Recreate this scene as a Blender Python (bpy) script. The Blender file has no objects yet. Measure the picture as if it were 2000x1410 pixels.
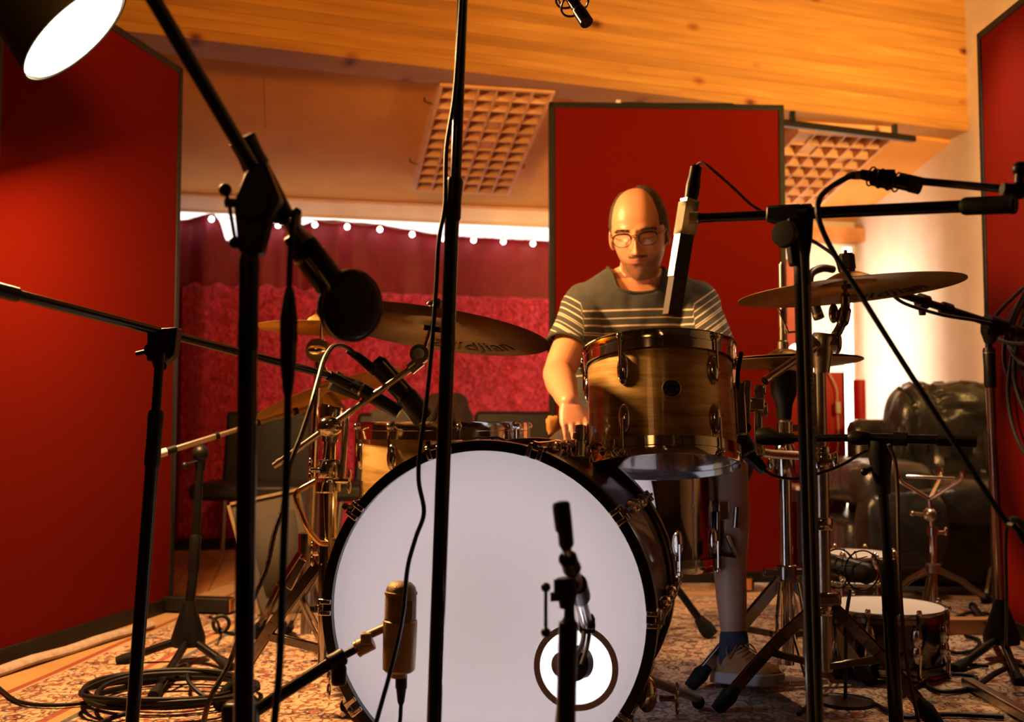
import bpy, math, random
from math import sin, cos, pi, radians, atan2, sqrt
from mathutils import Vector, Matrix, noise
V = Vector
random.seed(4)
scn = bpy.context.scene
COL = scn.collection

# ------------------------------------------------------------------ camera
FPX = 2100.0
CH = 0.60
TH = math.atan(128 / FPX)
cam_d = bpy.data.cameras.new('camera')
cam = bpy.data.objects.new('camera', cam_d)
COL.objects.link(cam)
cam.location = (0, 0, CH)
cam.rotation_euler = (pi / 2 + TH, 0, 0)
cam_d.sensor_width = 36
cam_d.lens = FPX / 2000 * 36
cam_d.clip_start = 0.02
cam_d.dof.use_dof = True
cam_d.dof.focus_distance = 1.95
cam_d.dof.aperture_fstop = 4.5
scn.camera = cam

# ------------------------------------------------------------------ world, exposure, lights
w = bpy.data.worlds.new('world')
scn.world = w
w.use_nodes = True
w.node_tree.nodes['Background'].inputs[0].default_value = (1.0, 0.62, 0.35, 1)
w.node_tree.nodes['Background'].inputs[1].default_value = 0.05
scn.view_settings.view_transform = 'Standard'
scn.view_settings.look = 'None'
scn.view_settings.exposure = 0.0
scn.view_settings.gamma = 1.0
scn.view_settings.use_curve_mapping = False
scn.cycles.use_denoising = True
scn.cycles.max_bounces = 8
scn.cycles.diffuse_bounces = 4
scn.cycles.glossy_bounces = 4
scn.cycles.transmission_bounces = 6
scn.cycles.sample_clamp_indirect = 6
scn.cycles.caustics_reflective = False
scn.cycles.caustics_refractive = False


def area(name, loc, target, size, power, color, spread=180, size_y=None):
    l = bpy.data.lights.new(name, 'AREA')
    l.energy = power
    l.color = color
    l.shape = 'RECTANGLE' if size_y else 'DISK'
    l.size = size
    if size_y: l.size_y = size_y
    l.spread = radians(spread)
    o = bpy.data.objects.new(name, l)
    COL.objects.link(o)
    o.location = loc
    o.rotation_euler = (V(target) - V(loc)).to_track_quat('-Z', 'Y').to_euler()
    return o


WARM = (1.0, 0.51, 0.19)
# key: the lamp whose shade shows at the top left (its light sits in the shade mouth)
KEY_LOC = V((-1.000, 2.40, 1.500))
KEY_N = V((0.697, 0.163, -0.70)).normalized()
area('light_key', KEY_LOC + KEY_N * 0.035, KEY_LOC + KEY_N, 0.24, 84, WARM)
# warm lamp above the right hand screen, lighting the beam and the ceiling
area('light_beam', (2.25, 2.7, 1.55), (1.7, 4.6, 2.35), 0.30, 40, (1.0, 0.55, 0.15), 110)
# added warm fill at the left above the frame, washing the ceiling
area('light_ceiling_fill', (-0.6, 1.6, 1.75), (-0.3, 5.0, 2.0), 0.35, 17, (1.0, 0.40, 0.06), 110)
# added area light hidden behind the cabinet, brightening the corner walls near the tube
area('light_wall_fill', (1.66, 5.42, 0.85), (1.86, 6.2, 0.85), 0.05, 13, (1.0, 0.82, 0.66), 180, 1.3)
# added warm fill above the frame, brightening the spare snares and floor
area('light_right_fill', (1.20, 3.0, 1.97), (1.12, 2.95, 0.0), 0.16, 6, (1.0, 0.66, 0.40), 80)
# added weak warm fill behind the camera, from no visible lamp
area('light_room_fill', (-1.3, -1.2, 2.2), (0.2, 3.0, 0.6), 0.6, 2.5, (1.0, 0.46, 0.14))


# ------------------------------------------------------------------ helpers
def W(px, py, d):
    xc = (px - 1000) / FPX
    yc = (705 - py) / FPX
    dx, dy, dz = xc, cos(TH) - yc * sin(TH), sin(TH) + yc * cos(TH)
    t = d / dy
    return V((dx * t, d, CH + dz * t))


def F(px, py, z=0.0):
    a = W(px, py, 1.0) - V((0, 0, CH))
    return V((0, 0, CH)) + a * ((z - CH) / a.z)


def to_floor(a, b, z=0.0):
    """the point where the line a->b goes on to height z"""
    return a + (b - a) * ((z - a.z) / (b.z - a.z))


def lin(c):
    return tuple((x / 255 / 12.92) if x / 255 <= 0.04045 else (((x / 255) + 0.055) / 1.055) ** 2.4 for x in c)


def frame(axis, xdir=None, loc=(0, 0, 0)):
    z = V(axis).normalized()
    x = V(xdir) if xdir is not None else (V((1, 0, 0)) if abs(z.x) < 0.9 else V((0, 1, 0)))
    x = (x - z * x.dot(z)).normalized()
    y = z.cross(x)
    m = Matrix((x, y, z)).transposed().to_4x4()
    m.translation = V(loc)
    return m


def smooth_path(pts, sub=6):
    p = [V(q) for q in pts]
    if len(p) < 3: return p
    out = []
    for i in range(len(p) - 1):
        p0 = p[i - 1] if i else p[0] * 2 - p[1]
        p1, p2 = p[i], p[i + 1]
        p3 = p[i + 2] if i + 2 < len(p) else p[-1] * 2 - p[-2]
        for k in range(sub):
            t = k / sub
            out.append(0.5 * ((2 * p1) + (p2 - p0) * t + (2 * p0 - 5 * p1 + 4 * p2 - p3) * t * t + (3 * p1 - p0 - 3 * p2 + p3) * t ** 3))
    out.append(p[-1])
    return out


class G:
    """collects geometry in world space"""
    def __init__(s):
        s.v, s.f, s.m = [], [], []
        s.mi = 0

    def add(s, vs, fs, M=None):
        b = len(s.v)
        s.v += [(M @ V(q)) if M else V(q) for q in vs]
        s.f += [tuple(i + b for i in f) for f in fs]
        s.m += [s.mi] * len(fs)
        return s

    def tube(s, pts, r, n=12, caps=True, flat=1.0):
        pts = [V(q) for q in pts]
        rs = r if isinstance(r, (list, tuple)) else [r] * len(pts)
        vs, fs = [], []
        t0 = (pts[1] - pts[0]).normalized()
        x = V((0, 0, 1)) if abs(t0.z) < 0.9 else V((1, 0, 0))
        x = (x - t0 * x.dot(t0)).normalized()
        for i, p in enumerate(pts):
            if i == 0: t = pts[1] - p
            elif i == len(pts) - 1: t = p - pts[i - 1]
            else: t = (pts[i + 1] - p).normalized() + (p - pts[i - 1]).normalized()
            if t.length < 1e-9: t = t0
            t = t.normalized()
            x = (x - t * x.dot(t))
            x = x.normalized() if x.length > 1e-6 else t.orthogonal().normalized()
            y = t.cross(x)
            for k in range(n):
                a = 2 * pi * k / n
                vs.append(p + x * (cos(a) * rs[i]) + y * (sin(a) * rs[i] * flat))
        for i in range(len(pts) - 1):
            for k in range(n):
                fs.append((i * n + k, i * n + (k + 1) % n, (i + 1) * n + (k + 1) % n, (i + 1) * n + k))
        if caps:
            fs.append(tuple(range(n))[::-1])
            fs.append(tuple((len(pts) - 1) * n + k for k in range(n)))
        return s.add(vs, fs)

    def cable(s, pts, r, n=7, sub=6):
        return s.tube(smooth_path(pts, sub), r, n)

    def lathe(s, prof, M=None, n=32):
        """prof: (radius, height); radius 0 ends close on the axis"""
        vs, fs, rows = [], [], []
        for (r, z) in prof:
            if r < 1e-7:
                rows.append([len(vs)]); vs.append((0, 0, z))
            else:
                rows.append(list(range(len(vs), len(vs) + n)))
                vs += [(r * cos(2 * pi * k / n), r * sin(2 * pi * k / n), z) for k in range(n)]
        for a, b in zip(rows, rows[1:]):
            for k in range(n):
                k2 = (k + 1) % n
                if len(a) == 1 and len(b) == 1: continue
                if len(a) == 1: fs.append((a[0], b[k2], b[k]))
                elif len(b) == 1: fs.append((a[k], a[k2], b[0]))
                else: fs.append((a[k], a[k2], b[k2], b[k]))
        return s.add(vs, fs, M)

    def cyl(s, a, b, r, n=16, r2=None):
        return s.tube([a, b], [r, r if r2 is None else r2], n)

    def ring(s, M, R, r, n=48, k=8, h=None):
        """ring of round or (2r wide, 2h high) section"""
        h = h or r
        vs, fs = [], []
        for i in range(n):
            a = 2 * pi * i / n
            for j in range(k):
                b = 2 * pi * (j + 0.5) / k
                vs.append(((R + r * cos(b)) * cos(a), (R + r * cos(b)) * sin(a), h * sin(b)))
        for i in range(n):
            for j in range(k):
                fs.append((i * k + j, ((i + 1) % n) * k + j, ((i + 1) % n) * k + (j + 1) % k, i * k + (j + 1) % k))
        return s.add(vs, fs, M)

    def box(s, c, size, M=None):
        x, y, z = [q / 2 for q in size]
        c = V(c)
        vs = [c + V((a * x, b * y, d * z)) for d in (-1, 1) for b in (-1, 1) for a in (-1, 1)]
        fs = [(0, 2, 3, 1), (4, 5, 7, 6), (0, 1, 5, 4), (2, 6, 7, 3), (0, 4, 6, 2), (1, 3, 7, 5)]
        return s.add(vs, fs, M)

    def bar(s, a, b, w_, h_, up=(0, 0, 1)):
        """box from a to b, w_ wide, h_ along up"""
        a, b = V(a), V(b)
        M = frame(b - a, V(up).cross(b - a) if abs((b - a).normalized().dot(V(up))) < 0.99 else (1, 0, 0), (a + b) / 2)
        return s.box((0, 0, 0), (w_, h_, (b - a).length), M)

    def ball(s, c, r, n=14, sc=(1, 1, 1), M=None):
        m = n // 2 + 1
        prof = [(r * sin(pi * i / m) if 0 < i < m else 0, -r * cos(pi * i / m)) for i in range(m + 1)]
        T = Matrix.Translation(V(c)) @ Matrix.Diagonal((*sc, 1))
        return s.lathe(prof, (M @ T) if M else T, n)

    def sheet(s, fn, nu, nv):
        vs = [fn(i / nu, j / nv) for j in range(nv + 1) for i in range(nu + 1)]
        fs = [(j * (nu + 1) + i, j * (nu + 1) + i + 1, (j + 1) * (nu + 1) + i + 1, (j + 1) * (nu + 1) + i) for j in range(nv) for i in range(nu)]
        return s.add(vs, fs)

    def prism(s, poly, h, M=None):
        n = len(poly)
        vs = [(x, y, -h / 2) for x, y in poly] + [(x, y, h / 2) for x, y in poly]
        fs = [tuple(range(n))[::-1], tuple(range(n, 2 * n))] + [(k, (k + 1) % n, (k + 1) % n + n, k + n) for k in range(n)]
        return s.add(vs, fs, M)

    def build(s, name, mat, origin=(0, 0, 0), parent=None, bevel=0, solid=0, angle=38):
        me = bpy.data.meshes.new(name)
        o3 = V(origin)
        me.from_pydata([q - o3 for q in s.v], [], s.f)
        for m_ in (mat if isinstance(mat, (list, tuple)) else [mat]): me.materials.append(m_)
        if any(s.m): me.polygons.foreach_set('material_index', s.m)
        me.polygons.foreach_set('use_smooth', [True] * len(me.polygons))
        me.update()
        me.set_sharp_from_angle(angle=radians(angle))
        o = bpy.data.objects.new(name, me)
        COL.objects.link(o)
        if parent: o.parent = parent
        else: o.location = o3
        if bevel:
            b = o.modifiers.new('bevel', 'BEVEL'); b.width = bevel; b.segments = 2; b.limit_method = 'ANGLE'; b.angle_limit = radians(40)
        if solid:
            b = o.modifiers.new('solid', 'SOLIDIFY'); b.thickness = solid
        return o


def text_geo(body, size, shear=0.0, ext=0.0004):
    c = bpy.data.curves.new('t', 'FONT')
    c.body = body; c.size = size; c.shear = shear; c.extrude = ext
    c.align_x = 'CENTER'; c.align_y = 'CENTER'; c.resolution_u = 3
    o = bpy.data.objects.new('t', c)
    COL.objects.link(o)
    me = bpy.data.meshes.new_from_object(o)
    vs = [q.co.copy() for q in me.vertices]
    fs = [tuple(p.vertices) for p in me.polygons]
    bpy.data.objects.remove(o); bpy.data.meshes.remove(me); bpy.data.curves.remove(c)
    return vs, fs


class Thing:
    def __init__(s, name, label, cat, loc, group=None):
        s.o = bpy.data.objects.new(name, None)
        s.o.empty_display_size = 0.05
        COL.objects.link(s.o)
        s.loc = V(loc)
        s.o.location = s.loc
        s.o['label'] = label; s.o['category'] = cat
        if group: s.o['group'] = group

    def part(s, name, g, mat, parent=None, label=None, **k):
        o = g.build(name, mat, s.loc, parent or s.o, **k)
        if label: o['label'] = label
        return o


def single(name, g, mat, label, cat, origin=(0, 0, 0), group=None, kind=None, **k):
    o = g.build(name, mat, origin, **k)
    o['label'] = label; o['category'] = cat
    if group: o['group'] = group
    if kind: o['kind'] = kind
    return o


def struct(name, g, mat, parent=None, **k):
    o = g.build(name, mat, (0, 0, 0), parent, **k)
    if not parent: o['kind'] = 'structure'
    return o


# ------------------------------------------------------------------ materials
def mat(name, col, rough=0.5, metal=0.0, **k):
    m = bpy.data.materials.new(name)
    m.use_nodes = True
    b = m.node_tree.nodes['Principled BSDF']
    b.inputs['Base Color'].default_value = (*col, 1)
    b.inputs['Roughness'].default_value = rough
    b.inputs['Metallic'].default_value = metal
    for key, val in k.items():
        b.inputs[key.replace('_', ' ')].default_value = val
    return m


def nd(m, typ, **k):
    n = m.node_tree.nodes.new(typ)
    for a, b in k.items():
        if a in ('operation', 'blend_type', 'wave_type', 'bands_direction', 'feature', 'data_type', 'distance', 'noise_dimensions', 'rings_direction', 'attribute_name'):
            setattr(n, a, b)
        else:
            n.inputs[a.replace('_', ' ')].default_value = b
    return n


def lk(m, a, b):
    m.node_tree.links.new(a, b)


def coords(m, scale=(1, 1, 1), rot=(0, 0, 0), kind='Object'):
    t = m.node_tree.nodes.new('ShaderNodeTexCoord')
    p = m.node_tree.nodes.new('ShaderNodeMapping')
    p.inputs['Scale'].default_value = scale
    p.inputs['Rotation'].default_value = rot
    lk(m, t.outputs[kind], p.inputs['Vector'])
    return p.outputs['Vector']


def ramp(m, fac, stops, interp='LINEAR'):
    r = m.node_tree.nodes.new('ShaderNodeValToRGB')
    r.color_ramp.interpolation = interp
    e = r.color_ramp.elements
    while len(e) < len(stops): e.new(0.5)
    for q, (p, c) in zip(e, stops):
        q.position = p; q.color = (*c, 1)
    lk(m, fac, r.inputs['Fac'])
    return r.outputs['Color']


def bump(m, h, strength=0.3, dist=0.01):
    b = nd(m, 'ShaderNodeBump', Strength=strength, Distance=dist)
    lk(m, h, b.inputs['Height'])
    lk(m, b.outputs['Normal'], m.node_tree.nodes['Principled BSDF'].inputs['Normal'])


def base(m, c):
    lk(m, c, m.node_tree.nodes['Principled BSDF'].inputs['Base Color'])


def noisy(name, c1, c2, scale=20, rough=0.6, metal=0, bstr=0.2, bdist=0.004, stretch=(1, 1, 1), detail=4, rot=(0, 0, 0), lo=0.35, hi=0.65, **k):
    m = mat(name, c1, rough, metal, **k)
    n = nd(m, 'ShaderNodeTexNoise', Scale=scale, Detail=detail)
    lk(m, coords(m, stretch, rot), n.inputs['Vector'])
    base(m, ramp(m, n.outputs['Fac'], [(lo, c1), (hi, c2)]))
    if bstr: bump(m, n.outputs['Fac'], bstr, bdist)
    return m


def emis(name, col, s):
    m = mat(name, (0, 0, 0), 1)
    b = m.node_tree.nodes['Principled BSDF']
    b.inputs['Emission Color'].default_value = (*col, 1)
    b.inputs['Emission Strength'].default_value = s
    return m


M_BLACK = noisy('black_powder_coat', (0.0028, 0.0028, 0.003), (0.0045, 0.0045, 0.005), 300, 0.34, 0, 0.08, 0.0005, Specular_IOR_Level=0.3)
M_GLOSSBLACK = mat('black_gloss_tube', (0.003, 0.003, 0.0035), 0.18, 0, Specular_IOR_Level=0.5)
M_PLASTIC = noisy('black_plastic', (0.0035, 0.0035, 0.0035), (0.006, 0.0055, 0.005), 200, 0.42, 0, 0.15, 0.0006, Specular_IOR_Level=0.28)
M_RUBBER = noisy('black_rubber', (0.005, 0.005, 0.005), (0.009, 0.009, 0.009), 90, 0.75, 0, 0.2, 0.001, Specular_IOR_Level=0.2)
M_CABLE = noisy('cable_rubber', (0.004, 0.004, 0.004), (0.007, 0.0065, 0.006), 120, 0.5, 0, 0.1, 0.0005, Specular_IOR_Level=0.25)
M_BROWNCABLE = noisy('brown_cable', (0.10, 0.065, 0.03), (0.07, 0.045, 0.02), 120, 0.5, 0, 0.1, 0.0005)
M_CHROME = noisy('chrome', (0.72, 0.70, 0.67), (0.66, 0.64, 0.60), 40, 0.09, 1.0, 0.02, 0.0005)
M_STEEL = noisy('satin_steel', (0.5, 0.46, 0.4), (0.42, 0.38, 0.33), 60, 0.3, 1.0, 0.05, 0.0005)
M_DARKCHROME = noisy('smoked_chrome', (0.30, 0.27, 0.24), (0.24, 0.21, 0.18), 60, 0.16, 1.0, 0.04, 0.0005)
M_TAPE = noisy('masking_tape', (0.80, 0.72, 0.52), (0.68, 0.60, 0.42), 60, 0.8, 0, 0.5, 0.002)
M_FELT = noisy('dark_felt', (0.02, 0.017, 0.015), (0.04, 0.035, 0.03), 300, 0.95, 0, 0.6, 0.001)
M_REDFELT = noisy('red_felt', (0.30, 0.05, 0.02), (0.2, 0.03, 0.015), 300, 0.95, 0, 0.6, 0.001)
M_HEAD = mat('white_coated_drum_head', (0.75, 0.74, 0.72), 0.55)
M_GREYHEAD = mat('clear_film_drum_head', (0.16, 0.15, 0.17), 0.18, 0, Coat_Weight=0.5)
M_REDCLOTH = noisy('red_screen_cloth', lin((102, 15, 0)), lin((94, 13, 0)), 420, 0.95, 0, 0.35, 0.001, Specular_IOR_Level=0.08)
M_FRAME = noisy('black_painted_wood', (0.006, 0.0055, 0.005), (0.012, 0.011, 0.009), 30, 0.5, 0, 0.2, 0.001, Specular_IOR_Level=0.3)
M_LEATHER = noisy('black_leather', (0.018, 0.018, 0.019), (0.035, 0.034, 0.032), 14, 0.30, 0, 0.5, 0.012)
M_CHAIR = noisy('black_chair_leather', (0.009, 0.010, 0.013), (0.015, 0.016, 0.020), 60, 0.42, 0, 0.2, 0.002)
M_PLASTER = noisy('ceiling_plaster', lin((212, 150, 76)), lin((204, 142, 70)), 6, 0.85, 0, 0.05, 0.002)
M_WHITEWALL = noisy('white_wall_plaster', lin((226, 214, 200)), lin((218, 205, 190)), 8, 0.85, 0, 0.05, 0.002)
M_DARKWALL = noisy('far_room_plaster', (0.20, 0.13, 0.08), (0.17, 0.11, 0.07), 5, 0.9, 0, 0.05, 0.002)
M_SPRUCE = noisy('pale_spruce', lin((222, 178, 140)), lin((206, 158, 120)), 9, 0.6, 0, 0.1, 0.001, (1, 1, 6))
M_ORANGEWOOD = noisy('orange_wood_end', (0.5, 0.2, 0.05), (0.35, 0.13, 0.03), 12, 0.55, 0, 0.1, 0.001)
M_PLANK = noisy('loose_pine_board', (0.42, 0.2, 0.07), (0.3, 0.13, 0.045), 8, 0.55, 0, 0.1, 0.001, (1, 8, 8))
M_GOLDMIC = noisy('champagne_mic_body', lin((168, 140, 104)), lin((158, 130, 96)), 200, 0.42, 0.35, 0.08, 0.0004)
M_EMIT_LAMP = emis('lamp_diffuser_glow', (1.0, 0.78, 0.46), 9)
M_EMIT_BULB = emis('fairy_bulb_glow', (1.0, 0.78, 0.72), 15)
M_EMIT_STRIP = emis('white_led_strip', (1.0, 0.86, 0.82), 2.0)
M_EMIT_TUBE = emis('white_light_tube', (1.0, 0.78, 0.56), 12)
M_EMIT_DRUM = emis('drum_led_ring', (0.92, 0.91, 1.0), 92)
M_WHITEPL = mat('white_plastic', (0.7, 0.66, 0.6), 0.4)
M_REDCAN = noisy('glossy_red_paint', lin((190, 16, 18)), lin((178, 14, 16)), 4, 0.4, 0, 0.02, 0.001)
M_PRINT = mat('dark_print', (0.03, 0.02, 0.012), 0.8, 0, Specular_IOR_Level=0.05)
M_GREYPRINT = mat('grey_print', (0.35, 0.32, 0.28), 0.6)
M_RUBBERFOOT = M_RUBBER

# translucent heads of the lit bass drum
def film(name, refl, trans, fac):
    m = mat(name, refl, 0.6)
    t = nd(m, 'ShaderNodeBsdfTranslucent', Color=(*trans, 1))
    x = nd(m, 'ShaderNodeMixShader', Fac=fac)
    b = m.node_tree.nodes['Principled BSDF']
    lk(m, b.outputs[0], x.inputs[1]); lk(m, t.outputs[0], x.inputs[2])
    lk(m, x.outputs[0], m.node_tree.nodes['Material Output'].inputs['Surface'])
    return m


M_GLOWHEAD = film('frosted_drum_head', (0.42, 0.39, 0.38), (0.64, 0.55, 0.52), 0.27)
M_BATTER = film('white_batter_head', (0.85, 0.85, 0.85), (0.78, 0.86, 1.0), 0.50)


def flame(name, c1, c2, c3):
    """satin flame drum wrap: stripes run round the shell, breaking up like brushed grain"""
    m = mat(name, c2, 0.30, 0.35, Coat_Weight=0.7, Coat_Roughness=0.04)
    n = nd(m, 'ShaderNodeTexNoise', Scale=5.0, Detail=7, Roughness=0.62, Distortion=0.5)
    lk(m, coords(m, (1, 1, 14)), n.inputs['Vector'])
    n2 = nd(m, 'ShaderNodeTexNoise', Scale=9.0, Detail=2)
    lk(m, coords(m, (1, 1, 2)), n2.inputs['Vector'])
    mx = nd(m, 'ShaderNodeMath', operation='MULTIPLY_ADD')
    mx.inputs[1].default_value = 0.5; 
    lk(m, n2.outputs['Fac'], mx.inputs[0]); 
    sc = nd(m, 'ShaderNodeMath', operation='MULTIPLY'); sc.inputs[1].default_value = 0.6
    lk(m, n.outputs['Fac'], sc.inputs[0]); lk(m, sc.outputs[0], mx.inputs[2])
    base(m, ramp(m, mx.outputs[0], [(0.44, c1), (0.54, c2), (0.66, c3)]))
    return m


M_FLAME = flame('gold_satin_flame_wrap', (0.32, 0.19, 0.05), (0.52, 0.33, 0.10), (0.76, 0.53, 0.19))
M_FLAMESHADED = flame('shaded_satin_flame_wrap', (0.05, 0.028, 0.01), (0.09, 0.05, 0.018), (0.15, 0.085, 0.03))  # same gold wrap, with the bass drum shell's shade put into its colour
M_GLOSSDRUM = noisy('glossy_bronze_shell', (0.42, 0.33, 0.28), (0.34, 0.26, 0.22), 6, 0.05, 1.0, 0, 0, (1, 1, 0.3), Coat_Weight=1.0)
M_BLACKSHELL = mat('black_lacquer_shell', (0.006, 0.005, 0.005), 0.1, 0, Coat_Weight=1.0)


def cymbal_mat(name, c1, c2, edge=(0.42, 0.36, 0.30)):
    m = mat(name, c1, 0.42, 1.0, Anisotropic=0.5)
    m.node_tree.nodes['Principled BSDF'].inputs['Specular Tint'].default_value = (*edge, 1)
    n = nd(m, 'ShaderNodeTexWave', wave_type='RINGS', rings_direction='Z', Scale=60, Distortion=1.2, Detail=2)
    lk(m, coords(m), n.inputs['Vector'])
    n2 = nd(m, 'ShaderNodeTexNoise', Scale=14, Detail=3)
    lk(m, coords(m), n2.inputs['Vector'])
    base(m, ramp(m, n2.outputs['Fac'], [(0.35, c1), (0.65, c2)]))
    bump(m, n.outputs['Fac'], 0.12, 0.0006)
    return m


M_CYMB = cymbal_mat('darkened_bronze_cymbal', (0.17, 0.135, 0.10), (0.13, 0.10, 0.076), (0.24, 0.21, 0.18))  # bronze and its edge darkened in colour against bright bounced light
M_CYMBR = cymbal_mat('lightened_bronze_cymbal', (0.34, 0.22, 0.10), (0.27, 0.17, 0.08), (0.6, 0.5, 0.4))  # same bronze, lightened in colour where little lamp light reaches
M_CYMBB = cymbal_mat('brilliant_brass_cymbal', (0.72, 0.46, 0.15), (0.62, 0.38, 0.12))


def wood_beam():
    m = mat('glulam_spruce', (0.6, 0.3, 0.08), 0.62)
    g = nd(m, 'ShaderNodeTexNoise', Scale=3.0, Detail=8, Roughness=0.65, Distortion=0.4)
    ic = m.node_tree.nodes.new('ShaderNodeObjectInfo')
    tc = m.node_tree.nodes.new('ShaderNodeTexCoord')
    ad = nd(m, 'ShaderNodeVectorMath', operation='MULTIPLY_ADD')
    mp = m.node_tree.nodes.new('ShaderNodeMapping')
    mp.inputs['Rotation'].default_value = (0, 0, -radians(20.2))
    mp.inputs['Scale'].default_value = (1, 1, 1)
    lk(m, tc.outputs['Object'], mp.inputs['Vector'])
    cb = nd(m, 'ShaderNodeCombineXYZ')
    lk(m, ic.outputs['Random'], cb.inputs[0]); lk(m, ic.outputs['Random'], cb.inputs[2])
    ad.inputs[1].default_value = (0.55, 1, 9)
    lk(m, mp.outputs[0], ad.inputs[0])
    sc = nd(m, 'ShaderNodeVectorMath', operation='SCALE'); sc.inputs['Scale'].default_value = 40
    lk(m, cb.outputs[0], sc.inputs[0]); lk(m, sc.outputs[0], ad.inputs[2])
    lk(m, ad.outputs[0], g.inputs['Vector'])
    c1 = ramp(m, g.outputs['Fac'], [(0.28, (0.38, 0.165, 0.03)), (0.5, (0.49, 0.235, 0.045)), (0.72, (0.60, 0.32, 0.075))])
    # each lamella has its own tone
    tone = ramp(m, ic.outputs['Random'], [(0.0, (0.72, 0.70, 0.66)), (1.0, (1.0, 1.0, 1.0))])
    mu = nd(m, 'ShaderNodeMix', data_type='RGBA', blend_type='MULTIPLY'); mu.inputs['Factor'].default_value = 1
    lk(m, c1, mu.inputs[6]); lk(m, tone, mu.inputs[7])
    # knots
    vo = nd(m, 'ShaderNodeTexVoronoi', Scale=4.2, Randomness=1.0)
    kn = nd(m, 'ShaderNodeVectorMath', operation='MULTIPLY'); kn.inputs[1].default_value = (0.9, 0.4, 1.5)
    lk(m, mp.outputs[0], kn.inputs[0]); lk(m, kn.outputs[0], vo.inputs['Vector'])
    kf = ramp(m, vo.outputs['Distance'], [(0.05, (0.20, 0.08, 0.03)), (0.10, (0.72, 0.5, 0.34)), (0.17, (1, 1, 1))])
    m2 = nd(m, 'ShaderNodeMix', data_type='RGBA', blend_type='MULTIPLY'); m2.inputs['Factor'].default_value = 1
    lk(m, mu.outputs[2], m2.inputs[6]); lk(m, kf, m2.inputs[7])
    base(m, m2.outputs[2])
    return m


M_BEAM = wood_beam()
M_FLOOR = noisy('oak_floor_board', (0.55, 0.27, 0.10), (0.42, 0.19, 0.07), 5, 0.38, 0, 0.06, 0.001, (6, 1, 1), 6)


def velvet(name, c1, c2, scale, bs, rough=0.6, sheen=0.6, lo=0.4, hi=0.6):
    m = mat(name, c1, rough, 0, Sheen_Weight=sheen, Sheen_Roughness=0.3)
    m.node_tree.nodes['Principled BSDF'].inputs['Sheen Tint'].default_value = (*[min(1, q * 2 + 0.1) for q in c2], 1)
    n = nd(m, 'ShaderNodeTexNoise', Scale=scale, Detail=6, Roughness=0.7, Distortion=1.2)
    lk(m, coords(m, (1, 1, 0.7)), n.inputs['Vector'])
    base(m, ramp(m, n.outputs['Fac'], [(lo, c1), (hi, c2)]))
    bump(m, n.outputs['Fac'], bs, 0.02)
    return m


M_CURTAIN = velvet('burgundy_velvet', lin((118, 14, 44)), lin((134, 20, 54)), 7, 0.15, sheen=0.3)
M_CRUSHED = velvet('crushed_red_velvet', lin((170, 8, 46)), lin((255, 84, 140)), 42, 1.0, 0.36, 0.5)


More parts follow.
